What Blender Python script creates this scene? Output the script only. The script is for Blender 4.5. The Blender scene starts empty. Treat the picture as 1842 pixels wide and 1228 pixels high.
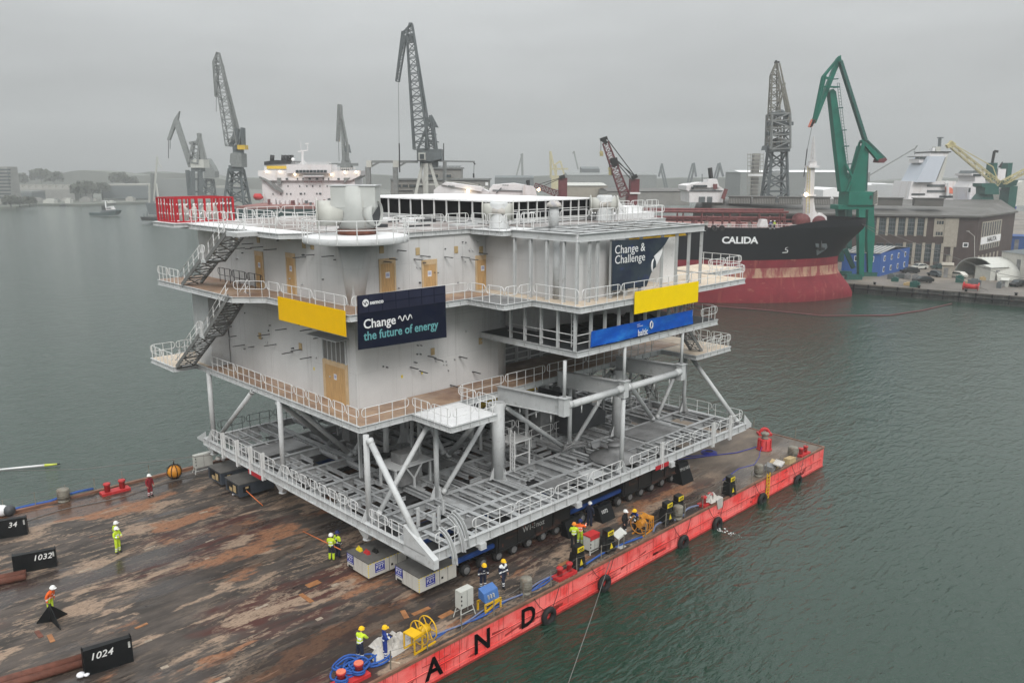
import bpy, bmesh, math, random
from mathutils import Vector, Matrix
R = math.radians
rnd = random.Random(7)
V = Vector
scene = bpy.context.scene
COL = scene.collection

# ------------------------------------------------------------------ camera
CAM = V((0.0, 0.0, 25.0))
YAW, PITCH, FPX = R(45.51), R(11.88), 1454.0
cam_d = bpy.data.cameras.new('camera')
cam_d.sensor_width = 36.0
cam_d.lens = 36.0 * FPX / 1842.0
cam_d.clip_start, cam_d.clip_end = 0.5, 9000.0
cam = bpy.data.objects.new('camera', cam_d)
COL.objects.link(cam)
cam.location = CAM
cam.rotation_euler = (R(90) - PITCH, 0, YAW - R(90))
scene.camera = cam

# ------------------------------------------------------------------ world (overcast), sun, exposure
world = bpy.data.worlds.new('World')
scene.world = world
world.use_nodes = True
nt = world.node_tree
bg = nt.nodes['Background']
SUN_EL, SUN_AZ = R(42), R(238)
sky = nt.nodes.new('ShaderNodeTexSky')
sky.sky_type = 'NISHITA'
sky.sun_disc = False
sky.sun_elevation = SUN_EL
sky.sun_rotation = R(90) - SUN_AZ
sky.air_density, sky.dust_density, sky.ozone_density = 1.2, 6.0, 1.0
hs = nt.nodes.new('ShaderNodeHueSaturation')
hs.inputs['Saturation'].default_value = 0.10
nt.links.new(sky.outputs[0], hs.inputs['Color'])
mx = nt.nodes.new('ShaderNodeMix'); mx.data_type = 'RGBA'
mx.inputs['Factor'].default_value = 0.85
tcw = nt.nodes.new('ShaderNodeTexCoord'); spx = nt.nodes.new('ShaderNodeSeparateXYZ'); rmp = nt.nodes.new('ShaderNodeMapRange')
nt.links.new(tcw.outputs['Generated'], spx.inputs[0]); nt.links.new(spx.outputs['Z'], rmp.inputs['Value'])
rmp.inputs['To Min'].default_value, rmp.inputs['To Max'].default_value = 1.0, 5.4   # overcast sky: brighter overhead than at the horizon
ov = nt.nodes.new('ShaderNodeVectorMath'); ov.operation = 'SCALE'; ov.inputs[0].default_value = (3.2, 3.32, 3.36)
cn = nt.nodes.new('ShaderNodeTexNoise'); cn.inputs['Scale'].default_value = 3.0; cn.inputs['Detail'].default_value = 5.0
cmp_ = nt.nodes.new('ShaderNodeMapping'); cmp_.inputs['Scale'].default_value = (1, 1, 4.5)
nt.links.new(tcw.outputs['Generated'], cmp_.inputs[0]); nt.links.new(cmp_.outputs[0], cn.inputs['Vector'])
cr = nt.nodes.new('ShaderNodeMapRange'); cr.inputs['From Min'].default_value = 0.3; cr.inputs['From Max'].default_value = 0.7; cr.inputs['To Min'].default_value = 0.87; cr.inputs['To Max'].default_value = 1.12
nt.links.new(cn.outputs['Fac'], cr.inputs['Value'])
cm = nt.nodes.new('ShaderNodeMath'); cm.operation = 'MULTIPLY'; nt.links.new(rmp.outputs[0], cm.inputs[0]); nt.links.new(cr.outputs[0], cm.inputs[1])   # faint cloud texture
nt.links.new(cm.outputs[0], ov.inputs['Scale']); nt.links.new(ov.outputs[0], mx.inputs['B'])
nt.links.new(hs.outputs[0], mx.inputs['A'])
nt.links.new(mx.outputs['Result'], bg.inputs['Color'])
bg.inputs['Strength'].default_value = 0.1
sun_d = bpy.data.lights.new('sun', 'SUN')
sun_d.energy, sun_d.angle, sun_d.color = 1.5, R(22), (1.0, 0.97, 0.93)
sun = bpy.data.objects.new('sun', sun_d)
COL.objects.link(sun)
sun.location = (0, 0, 200)
sdir = V((math.cos(SUN_AZ) * math.cos(SUN_EL), math.sin(SUN_AZ) * math.cos(SUN_EL), math.sin(SUN_EL)))
sun.rotation_euler = sdir.to_track_quat('Z', 'Y').to_euler()
scene.view_settings.view_transform = 'Standard'
scene.view_settings.look = 'None'
scene.view_settings.exposure = 0.15
scene.view_settings.gamma = 1.0
scene.cycles.max_bounces = 5
scene.cycles.diffuse_bounces = 1
scene.cycles.glossy_bounces = 2
scene.cycles.transmission_bounces = 2
scene.cycles.volume_bounces = 3
scene.cycles.caustics_reflective = False
scene.cycles.caustics_refractive = False

# ------------------------------------------------------------------ survey helpers (photo point -> place in the world)
FW = V((math.cos(YAW) * math.cos(PITCH), math.sin(YAW) * math.cos(PITCH), -math.sin(PITCH)))
RT = V((math.sin(YAW), -math.cos(YAW), 0))
DN = FW.cross(RT)
HF = V((math.cos(YAW), math.sin(YAW), 0))                  # level forward direction

def ray(px, py): return RT * (px - 921) + DN * (py - 614) + FW * FPX
def G(px, py, z=0.0):                                      # on the level z
    r = ray(px, py); return CAM + r * ((z - CAM.z) / r.z)
def W(px, py, d):                                          # at level distance d ahead of the camera
    r = ray(px, py); return CAM + r * (d / r.dot(HF))

# ------------------------------------------------------------------ mesh builder
def frame_of(d, up=None):
    d = d.normalized()
    up = V(up) if up is not None else V((0, 0, 1))
    if abs(d.dot(up)) > 0.98: up = V((1, 0, 0)) if abs(d.x) < 0.9 else V((0, 1, 0))
    s = d.cross(up).normalized()
    return d, s, s.cross(d).normalized()

class MB:
    def __init__(self): self.v, self.f, self.m, self.s = [], [], [], []
    def add(self, vs, fs, m=0, smooth=False):
        n = len(self.v)
        self.v += [tuple(p) for p in vs]
        for k, f in enumerate(fs):
            self.f.append(tuple(i + n for i in f)); self.m.append(m)
            self.s.append(smooth[k] if isinstance(smooth, list) else smooth)
        return self
    def hexa(self, p, m=0):                                # 8 corners: bottom ring 0-3, top ring 4-7
        return self.add(p, [(3, 2, 1, 0), (4, 5, 6, 7), (0, 1, 5, 4), (1, 2, 6, 5), (2, 3, 7, 6), (3, 0, 4, 7)], m)
    def box(self, x0, y0, z0, x1, y1, z1, m=0):
        return self.hexa([(x0, y0, z0), (x1, y0, z0), (x1, y1, z0), (x0, y1, z0), (x0, y0, z1), (x1, y0, z1), (x1, y1, z1), (x0, y1, z1)], m)
    def obox(self, c, a, b, e, m=0):                       # centre and three half vectors
        c, a, b, e = V(c), V(a), V(b), V(e)
        return self.hexa([c - a - b - e, c + a - b - e, c + a + b - e, c - a + b - e, c - a - b + e, c + a - b + e, c + a + b + e, c - a + b + e], m)
    def bar(self, p, q, w, h=None, m=0, up=None):
        p, q = V(p), V(q); h = w if h is None else h
        d, s, u = frame_of(q - p, up)
        return self.obox((p + q) / 2, s * (w / 2), (q - p) / 2, u * (h / 2), m)
    def tube(self, p, q, r, r2=None, n=8, m=0, caps=True):
        p, q = V(p), V(q); r2 = r if r2 is None else r2
        d, s, u = frame_of(q - p)
        vs = []
        for c, rr in ((p, r), (q, r2)):
            for k in range(n):
                a = 2 * math.pi * k / n
                vs.append(c + (s * math.cos(a) + u * math.sin(a)) * rr)
        fs = [(k, (k + 1) % n, n + (k + 1) % n, n + k) for k in range(n)]
        sm = [True] * n
        if caps: fs += [tuple(range(n - 1, -1, -1)), tuple(range(n, 2 * n))]; sm += [False, False]
        return self.add(vs, fs, m, sm)
    def path(self, pts, r, n=5, m=0, closed=False):
        pts = [V(p) for p in pts]; N = len(pts); vs = []
        rr = r if isinstance(r, (list, tuple)) else [r] * N
        s0 = None
        for i, p in enumerate(pts):
            a = pts[(i - 1) % N] if (closed or i > 0) else p
            b = pts[(i + 1) % N] if (closed or i < N - 1) else p
            d, s, u = frame_of((b - a) if (b - a).length > 1e-9 else V((0, 0, 1)))
            if s0 is not None:
                s = (s0 - d * s0.dot(d))
                s = s.normalized() if s.length > 1e-6 else frame_of(d)[1]
                u = s.cross(d)
            s0 = s
            for k in range(n):
                t = 2 * math.pi * k / n
                vs.append(p + (s * math.cos(t) + u * math.sin(t)) * rr[i])
        fs = []
        for i in range(N if closed else N - 1):
            j = (i + 1) % N
            for k in range(n):
                fs.append((i * n + k, i * n + (k + 1) % n, j * n + (k + 1) % n, j * n + k))
        sm = [True] * len(fs)
        if not closed:
            fs += [tuple(range(n - 1, -1, -1)), tuple(range((N - 1) * n, N * n))]; sm += [False, False]
        return self.add(vs, fs, m, sm)
    def extrude(self, pts, vec, m=0, smooth=False):        # flat outline swept along vec
        pts = [V(p) for p in pts]; n = len(pts); vec = V(vec)
        fs = [tuple(range(n - 1, -1, -1)), tuple(range(n, 2 * n))] + [(k, (k + 1) % n, n + (k + 1) % n, n + k) for k in range(n)]
        return self.add(pts + [p + vec for p in pts], fs, m, [False, False] + [smooth] * n)
    def prism(self, poly, z0, z1, m=0): return self.extrude([(x, y, z0) for x, y in poly], (0, 0, z1 - z0), m)
    def lathe(self, c, prof, n=16, m=0, axis=(0, 0, 1)):
        c = V(c); a = V(axis).normalized(); _, s, u = frame_of(a)
        vs = []
        for r, z in prof:
            for k in range(n):
                t = 2 * math.pi * k / n
                vs.append(c + a * z + (s * math.cos(t) + u * math.sin(t)) * r)
        fs = [(i * n + k, i * n + (k + 1) % n, (i + 1) * n + (k + 1) % n, (i + 1) * n + k) for i in range(len(prof) - 1) for k in range(n)]
        sm = [True] * len(fs)
        fs += [tuple(range(n - 1, -1, -1)), tuple(range((len(prof) - 1) * n, len(prof) * n))]; sm += [False, False]
        return self.add(vs, fs, m, sm)
    def ball(self, c, r, m=0, n=10, sz=1.0):
        pr = [(max(r * math.sin(math.pi * k / 6), 0.001), -r * sz * math.cos(math.pi * k / 6)) for k in range(7)]
        return self.lathe(c, pr, n, m)
    def torus(self, c, axis, Rr, r, n=20, k=8, m=0):
        c = V(c); _, s, u = frame_of(V(axis))
        return self.path([c + (s * math.cos(2 * math.pi * i / n) + u * math.sin(2 * math.pi * i / n)) * Rr for i in range(n)], r, k, m, True)
    def ibeam(self, p, q, h, w, t=0.03, m=0, up=None):     # H section between two points on its axis
        p, q = V(p), V(q); d, s, u = frame_of(q - p, up)
        self.obox((p + q) / 2 + u * (h / 2 - t / 2), s * (w / 2), (q - p) / 2, u * (t / 2), m)
        self.obox((p + q) / 2 - u * (h / 2 - t / 2), s * (w / 2), (q - p) / 2, u * (t / 2), m)
        return self.obox((p + q) / 2, s * (t / 2), (q - p) / 2, u * (h / 2 - t), m)
    def lattice(self, p, q, w0, w1, n, r=0.12, m=0, up=None, d0=None, d1=None, rb=None):   # four chord boom
        p, q = V(p), V(q); d, s, u = frame_of(q - p, up)
        d0 = w0 if d0 is None else d0; d1 = w1 if d1 is None else d1; rb = r * 0.6 if rb is None else rb
        def ring(t):
            c = p.lerp(q, t); a = (w0 + (w1 - w0) * t) / 2; b = (d0 + (d1 - d0) * t) / 2
            return [c + s * a + u * b, c - s * a + u * b, c - s * a - u * b, c + s * a - u * b]
        A = [ring(i / n) for i in range(n + 1)]
        for k in range(4): self.bar(A[0][k], A[n][k], r * 2, None, m)
        for i in range(n + 1):
            for k in range(4): self.bar(A[i][k], A[i][(k + 1) % 4], rb * 2, None, m)
        for i in range(n):
            for k in range(4):
                if (i + k) % 2: self.bar(A[i][k], A[i + 1][(k + 1) % 4], rb * 2, None, m)
                else: self.bar(A[i][(k + 1) % 4], A[i + 1][k], rb * 2, None, m)
        return self
    def build(self, name, mats, parent=None, label=None, loc=None):
        me = bpy.data.meshes.new(name)
        o = V((0, 0, 0))
        if parent is not None:
            q = parent
            while q is not None: o = o + q.location; q = q.parent
        elif loc is not None: o = V(loc)
        me.from_pydata([(x - o.x, y - o.y, z - o.z) for x, y, z in self.v], [], self.f)
        for mm in (mats if isinstance(mats, (list, tuple)) else [mats]): me.materials.append(mm)
        me.polygons.foreach_set('material_index', self.m)
        me.polygons.foreach_set('use_smooth', self.s)
        me.update()
        ob = bpy.data.objects.new(name, me)
        COL.objects.link(ob)
        if parent is not None: ob.parent = parent
        elif loc is not None: ob.location = loc
        if label: ob['label'] = label
        return ob

def tag(o, label, cat, group=None):
    o['label'] = label; o['category'] = cat
    if group: o['group'] = group
    return o
def thing(name, label, cat, loc=(0, 0, 0), group=None, rz=0.0):
    o = bpy.data.objects.new(name, None); COL.objects.link(o)
    o.empty_display_size = 0.3
    o.location = loc; o.rotation_euler = (0, 0, rz)
    return tag(o, label, cat, group)
def structure(o): o['kind'] = 'structure'; return o
def copy_thing(src, loc, rz=0.0, label=None, group=None):
    def rec(o, par):
        c = o.copy(); COL.objects.link(c); c.parent = par
        for ch in o.children: rec(ch, c)
        return c
    r = rec(src, None); r.location = loc; r.rotation_euler = (0, 0, rz)
    if label: r['label'] = label
    if group: r['group'] = group
    return r
def text(name, body, loc, right, up, size, mat, parent=None, depth=0.01, align='CENTER', bold=0.0, spacing=1.0, label=None, shear=0.0, xs=1.0):
    cu = bpy.data.curves.new(name, 'FONT')
    cu.body = body; cu.size = size; cu.align_x = align; cu.align_y = 'CENTER'
    cu.extrude = depth; cu.offset = bold; cu.space_character = spacing; cu.shear = shear
    cu.resolution_u = 3
    tmp = bpy.data.objects.new(name, cu)
    me = tmp.to_mesh().copy(); tmp.to_mesh_clear()
    bpy.data.objects.remove(tmp); bpy.data.curves.remove(cu)
    me.materials.clear(); me.materials.append(mat)
    o = bpy.data.objects.new(name, me); COL.objects.link(o)
    r, u = V(right).normalized(), V(up).normalized(); n = r.cross(u)
    off = V((0, 0, 0)); q = parent
    while q is not None: off = off + q.location; q = q.parent
    o.matrix_local = Matrix.Translation(V(loc) - off) @ Matrix(((r.x * xs, u.x, n.x, 0), (r.y * xs, u.y, n.y, 0), (r.z * xs, u.z, n.z, 0), (0, 0, 0, 1)))
    if parent is not None: o.parent = parent
    if label: o['label'] = label
    return o

# ------------------------------------------------------------------ materials
def mat(name, col, rough=0.6, metal=0.0, var=0.12, scale=1.5, stretch=(1, 1, 1), col2=None, mix=0.0, scale2=0.6, edge=0.08, bump=0.0, stretch2=None, spec=0.4, rvar=0.0, drips=None, dripcol=None, plates=None):
    m = bpy.data.materials.new(name); m.use_nodes = True
    t = m.node_tree; N, L = t.nodes, t.links
    b = N['Principled BSDF']
    b.inputs['Roughness'].default_value = rough; b.inputs['Metallic'].default_value = metal
    b.inputs['Specular IOR Level'].default_value = spec
    tc = N.new('ShaderNodeTexCoord')
    def mapped(st):
        mp = N.new('ShaderNodeMapping'); mp.inputs['Scale'].default_value = st
        L.new(tc.outputs['Object'], mp.inputs['Vector']); return mp.outputs[0]
    def noise(st, sc, det=5.0, ro=0.6):
        n = N.new('ShaderNodeTexNoise'); n.inputs['Scale'].default_value = sc
        n.inputs['Detail'].default_value = det; n.inputs['Roughness'].default_value = ro
        L.new(mapped(st), n.inputs['Vector']); return n.outputs['Fac']
    def ramp(src, lo, hi):
        r = N.new('ShaderNodeMapRange'); r.inputs['From Min'].default_value = lo; r.inputs['From Max'].default_value = hi
        r.inputs['To Min'].default_value = 0.0; r.inputs['To Max'].default_value = 1.0
        L.new(src, r.inputs['Value']); return r.outputs[0]
    def mixc(fac, a, bb):
        x = N.new('ShaderNodeMix'); x.data_type = 'RGBA'
        L.new(fac, x.inputs['Factor'])
        for s, val in (('A', a), ('B', bb)):
            if isinstance(val, tuple): x.inputs[s].default_value = (*val[:3], 1)
            else: L.new(val, x.inputs[s])
        return x.outputs['Result']
    n1 = noise(stretch, scale)
    lo = tuple(max(c * (1 - var), 0) for c in col); hi = tuple(min(c * (1 + var), 1) for c in col)
    c = mixc(ramp(n1, 0.3, 0.7), lo, hi)
    if col2 is not None:
        n2 = noise(stretch2 or stretch, scale2, 8.0, 0.65)
        th = 0.5 + (0.5 - mix) * 0.45
        c = mixc(ramp(n2, th - edge, th + edge), c, col2)
    if drips:
        n3 = noise(drips, 1.0, 4.0, 0.6)
        c = mixc(ramp(n3, 0.56, 0.74), c, dripcol)
    if plates:                                              # welded plating: each plate a shade of its own, darker seams
        w, h, amt = plates
        sp = N.new('ShaderNodeSeparateXYZ'); L.new(tc.outputs['Object'], sp.inputs[0])
        ad = N.new('ShaderNodeMath'); L.new(sp.outputs['X'], ad.inputs[0]); L.new(sp.outputs['Y'], ad.inputs[1])
        cb = N.new('ShaderNodeCombineXYZ'); L.new(ad.outputs[0], cb.inputs['X']); L.new(sp.outputs['Z'], cb.inputs['Y'])
        bt = N.new('ShaderNodeTexBrick'); L.new(cb.outputs[0], bt.inputs['Vector']); bt.inputs['Scale'].default_value = 1.0
        bt.inputs['Brick Width'].default_value = w; bt.inputs['Row Height'].default_value = h; bt.inputs['Mortar Size'].default_value = 0.018; bt.inputs['Mortar Smooth'].default_value = 0.3
        bt.inputs['Color1'].default_value = (1, 1, 1, 1); g = 1 - amt; bt.inputs['Color2'].default_value = (g, g, g, 1); g = 1 - 2.6 * amt; bt.inputs['Mortar'].default_value = (g, g, g, 1)
        ml = N.new('ShaderNodeMix'); ml.data_type = 'RGBA'; ml.blend_type = 'MULTIPLY'; ml.inputs['Factor'].default_value = 1.0
        L.new(c, ml.inputs['A']); L.new(bt.outputs['Color'], ml.inputs['B']); c = ml.outputs['Result']
    L.new(c, b.inputs['Base Color'])
    if rvar:
        r = N.new('ShaderNodeMapRange'); r.inputs['To Min'].default_value = max(rough - rvar, 0.03); r.inputs['To Max'].default_value = min(rough + rvar, 1)
        r.inputs['From Min'].default_value = 0.35; r.inputs['From Max'].default_value = 0.65
        L.new(noise(stretch, scale * 0.45), r.inputs['Value']); L.new(r.outputs[0], b.inputs['Roughness'])
    if bump:
        bn = N.new('ShaderNodeBump'); bn.inputs['Strength'].default_value = bump; bn.inputs['Distance'].default_value = 0.05
        L.new(noise(stretch, scale * 3), bn.inputs['Height']); L.new(bn.outputs[0], b.inputs['Normal'])
    return m
def emis(name, col, strength):
    m = bpy.data.materials.new(name); m.use_nodes = True
    b = m.node_tree.nodes['Principled BSDF']
    b.inputs['Base Color'].default_value = (*col, 1)
    b.inputs['Emission Color'].default_value = (*col, 1); b.inputs['Emission Strength'].default_value = strength
    return m

M = {}
M['grey'] = mat('grey_paint', (0.52, 0.53, 0.53), 0.5, var=0.10, scale=0.9, col2=(0.30, 0.29, 0.27), mix=0.10, scale2=2.2, edge=0.12)
M['wall'] = mat('wall_paint', (0.64, 0.635, 0.63), 0.55, plates=(3.1, 2.35, .055), var=0.09, scale=0.28, drips=(2.2, 2.2, 0.10), dripcol=(0.50, 0.49, 0.48))
M['stair'] = mat('stair_steel', (0.17, 0.17, 0.165), 0.55, var=0.25)
M['rail'] = mat('rail_paint', (0.72, 0.72, 0.71), 0.45, var=0.06)
M['steel_dark'] = mat('dark_steel', (0.045, 0.048, 0.052), 0.5, var=0.25)
M['beam'] = mat('shade_toned_beam_paint', (0.40, 0.41, 0.415), 0.5, var=0.28, scale=0.5, col2=(0.24, 0.235, 0.23), mix=0.22, scale2=1.3, edge=0.12)  # deck beam grey, lowered to stand in for shade under the decks
M['pan'] = mat('shade_dark_pan', (0.03, 0.03, 0.031), 0.5, var=0.4, scale=0.8, rvar=0.2)  # bottom pans: near-black colour stands in for shade below the open beams
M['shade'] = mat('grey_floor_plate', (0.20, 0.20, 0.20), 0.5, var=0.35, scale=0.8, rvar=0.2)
M['plywood'] = mat('wet_plywood', (0.40, 0.27, 0.18), 0.5, var=0.2, scale=0.9, col2=(0.20, 0.11, 0.08), mix=0.35, scale2=0.35, edge=0.15, rvar=0.2)
M['plypale'] = mat('pale_plywood', (0.60, 0.50, 0.39), 0.6, var=0.12, scale=1.2, col2=(0.42, 0.30, 0.2), mix=0.2, scale2=0.5)
M['door'] = mat('bare_wood', (0.52, 0.32, 0.14), 0.6, var=0.22, scale=3, stretch=(6, 6, 0.4))
M['doorframe'] = mat('pale_wood', (0.58, 0.42, 0.25), 0.6, var=0.12, scale=2)
M['paper'] = mat('white_paper', (0.75, 0.75, 0.78), 0.7, var=0.03)
M['ink'] = mat('blue_ink', (0.10, 0.13, 0.42), 0.7, var=0.05)
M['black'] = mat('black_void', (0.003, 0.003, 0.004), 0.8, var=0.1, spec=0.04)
M['snow'] = mat('white_sheet', (0.80, 0.80, 0.80), 0.6, var=0.05, col2=(0.5, 0.5, 0.5), mix=0.15, scale2=1.2)
M['roof'] = mat('wet_roof', (0.25, 0.215, 0.20), 0.6, var=0.3, scale=0.5, col2=(0.60, 0.60, 0.60), mix=0.35, scale2=0.25, edge=0.10, rvar=0.15, spec=.25)
M['yellow'] = mat('yellow_board', (0.86, 0.50, 0.0), 0.8, var=0.03, spec=.08)
M['yellow2'] = mat('yellow_board_bright', (0.90, 0.63, 0.0), 0.8, var=0.03, spec=.08)
M['craneyellow'] = mat('yellow_steel', (0.62, 0.40, 0.02), 0.5)
M['navy'] = mat('navy_banner', (0.004, 0.007, 0.022), spec=.08, rough=0.8, var=0.15, scale=0.8)
M['navy2'] = mat('navy_banner_top', (0.016, 0.019, 0.042), spec=.12, rough=0.7, var=0.2, scale=0.6)
M['white'] = mat('white_paint', (0.78, 0.78, 0.78), 0.5, var=0.04)
M['teal'] = mat('teal_print', (0.13, 0.36, 0.38), 0.6, var=0.03)
M['bluebanner'] = mat('blue_banner', (0.002, 0.085, 0.46), spec=.15, rough=0.6, var=0.2, scale=0.6, stretch=(1, 1, 2.5), col2=(0.03, 0.24, 0.62), mix=0.2, scale2=0.5, edge=0.15)
M['art'] = mat('dark_blue_print', (0.012, 0.018, 0.048), spec=.1, rough=0.75, var=0.3, scale=0.5, col2=(0.055, 0.075, 0.075), mix=0.42, scale2=0.33, edge=0.2, drips=(0.3, 0.3, 0.45), dripcol=(0.03, 0.05, 0.26))
M['redpaint'] = mat('red_paint', (0.42, 0.012, 0.022), 0.5, var=0.15)
M['rust'] = mat('rust_brown', (0.13, 0.045, 0.028), 0.7, var=0.35, scale=2)
M['girder'] = mat('dark_rusty_girder', (0.012, 0.012, 0.012), 0.55, var=0.3, col2=(0.12, 0.05, 0.03), mix=0.2, scale2=0.8, stretch2=(0.5, 1, 2.5))
M['rubber'] = mat('black_rubber', (0.014, 0.014, 0.014), 0.75, var=0.3)
M['hub'] = mat('grey_hub', (0.17, 0.17, 0.17), 0.45, var=0.25, scale=6)
M['trailerblue'] = mat('blue_trailer_paint', (0.012, 0.055, 0.22), 0.4, var=0.2)
M['packwhite'] = mat('power_pack_white', (0.56, 0.54, 0.49), 0.5, var=0.06, drips=(3, 3, 0.3), dripcol=(0.4, 0.37, 0.32))
M['packdark'] = mat('power_pack_dark', (0.045, 0.055, 0.07), 0.45, var=0.25)
M['logo'] = mat('logo_blue', (0.02, 0.03, 0.28), 0.5, var=0.05)
M['hulltop'] = mat('barge_red', plates=(3.0, .95, .14), col=(0.88, 0.06, 0.055), rough=0.6, spec=.2, var=0.14, scale=0.5, col2=(0.95, 0.21, 0.19), mix=0.58, scale2=0.45, edge=0.10, stretch2=(1, 1, 1.6), drips=(1.9, 1.9, 0.45), dripcol=(0.42, 0.010, 0.012))
M['hullline'] = mat('barge_dark_red', (0.30, 0.03, 0.025), 0.6, var=0.3, scale=1.5)
M['drum'] = mat('weathered_grey_steel', (0.22, 0.205, 0.17), 0.7, var=0.25, scale=3, col2=(0.12, 0.08, 0.05), mix=0.3, scale2=2.0)
M['bitt'] = mat('bollard_red', (0.48, 0.028, 0.030), 0.55, var=0.15, scale=2)
M['bittpale'] = mat('bollard_top_coral', (0.66, 0.17, 0.10), 0.6, var=0.15, scale=4)
M['rope'] = mat('blue_rope', (0.02, 0.085, 0.33), 0.7, var=0.25, scale=8)
M['ropegrey'] = mat('grey_blue_rope', (0.16, 0.19, 0.30), 0.7, var=0.2, scale=6)
M['wire'] = mat('steel_wire', (0.16, 0.15, 0.14), 0.6)
M['tarp'] = mat('white_tarpaulin', (0.50, 0.47, 0.43), 0.6, var=0.18, scale=1.5, col2=(0.30, 0.30, 0.34), mix=0.25, scale2=1.4)
M['hose'] = mat('tan_hose', (0.36, 0.20, 0.10), 0.6)
M['orangerod'] = mat('orange_rod', (0.62, 0.16, 0.04), 0.5)
M['cabinet'] = mat('cabinet_grey', (0.50, 0.50, 0.46), 0.5, var=0.08)
M['bluebox'] = mat('blue_box', (0.06, 0.15, 0.38), 0.5, var=0.12)
M['reelyellow'] = mat('reel_yellow', (0.72, 0.42, 0.01), 0.45, var=0.1)
M['reelorange'] = mat('reel_orange', (0.60, 0.24, 0.02), 0.5, var=0.15)
M['machine'] = mat('black_machine', (0.008, 0.008, 0.008), 0.45, var=0.4)
M['hazyellow'] = mat('warning_yellow', (0.75, 0.58, 0.02), 0.5, var=0.08)
M['wedge'] = mat('black_wedge', (0.005, 0.006, 0.007), spec=.25, rough=0.5, var=0.4, scale=1.2, rvar=0.15)
M['chalk'] = mat('white_chalk', (0.72, 0.72, 0.70), 0.8, var=0.1, scale=6)
M['chalkdim'] = mat('worn_chalk', (0.42, 0.42, 0.40), 0.8, var=0.3, scale=4)
M['tan'] = mat('tan_panel', (0.45, 0.33, 0.17), 0.6, var=0.15, scale=4)
M['louvre'] = mat('louvre_grey', (0.16, 0.155, 0.15), 0.5, var=0.2)

# ================================================================== SETTING: water, barge
WZ = -1.9                                                  # water level; the barge deck is z = 0
def water_material():
    m = bpy.data.materials.new('harbour_water'); m.use_nodes = True
    t = m.node_tree; N, L = t.nodes, t.links; b = N['Principled BSDF']
    b.inputs['Roughness'].default_value = 0.10; b.inputs['IOR'].default_value = 1.48
    tc = N.new('ShaderNodeTexCoord')
    def noise(st, rot, sc, det):
        mp = N.new('ShaderNodeMapping'); mp.inputs['Scale'].default_value = st; mp.inputs['Rotation'].default_value = (0, 0, rot)
        L.new(tc.outputs['Object'], mp.inputs['Vector'])
        n = N.new('ShaderNodeTexNoise'); n.inputs['Scale'].default_value = sc; n.inputs['Detail'].default_value = det; n.inputs['Roughness'].default_value = 0.55
        n.inputs['Distortion'].default_value = 0.6
        L.new(mp.outputs[0], n.inputs['Vector']); return n.outputs['Fac']
    a = noise((1.0, 2.8, 1), R(-38), 0.75, 3.0)
    c = noise((1.0, 2.0, 1), R(-15), 0.22, 3.0)
    e = noise((1.0, 2.2, 1), R(-50), 2.2, 3.0)
    ad = N.new('ShaderNodeMath'); ad.operation = 'MULTIPLY_ADD'; ad.inputs[1].default_value = 1.6
    L.new(c, ad.inputs[0]); L.new(a, ad.inputs[2])
    ad2 = N.new('ShaderNodeMath'); ad2.operation = 'MULTIPLY_ADD'; ad2.inputs[1].default_value = 0.30
    L.new(e, ad2.inputs[0]); L.new(ad.outputs[0], ad2.inputs[2])
    bn = N.new('ShaderNodeBump'); bn.inputs['Strength'].default_value = 0.8; bn.inputs['Distance'].default_value = 0.175
    L.new(ad2.outputs[0], bn.inputs['Height']); L.new(bn.outputs[0], b.inputs['Normal'])
    r = N.new('ShaderNodeMix'); r.data_type = 'RGBA'
    r.inputs['A'].default_value = (0.010, 0.031, 0.020, 1); r.inputs['B'].default_value = (0.019, 0.045, 0.030, 1)
    L.new(noise((1, 1, 1), 0, 0.02, 3.0), r.inputs['Factor']); L.new(r.outputs['Result'], b.inputs['Base Color'])
    return m
mb = MB(); mb.add([(-1400, -1400, WZ), (1400, -1400, WZ), (1400, 1400, WZ), (-1400, 1400, WZ)], [(0, 1, 2, 3)])
structure(mb.build('water', water_material()))

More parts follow.
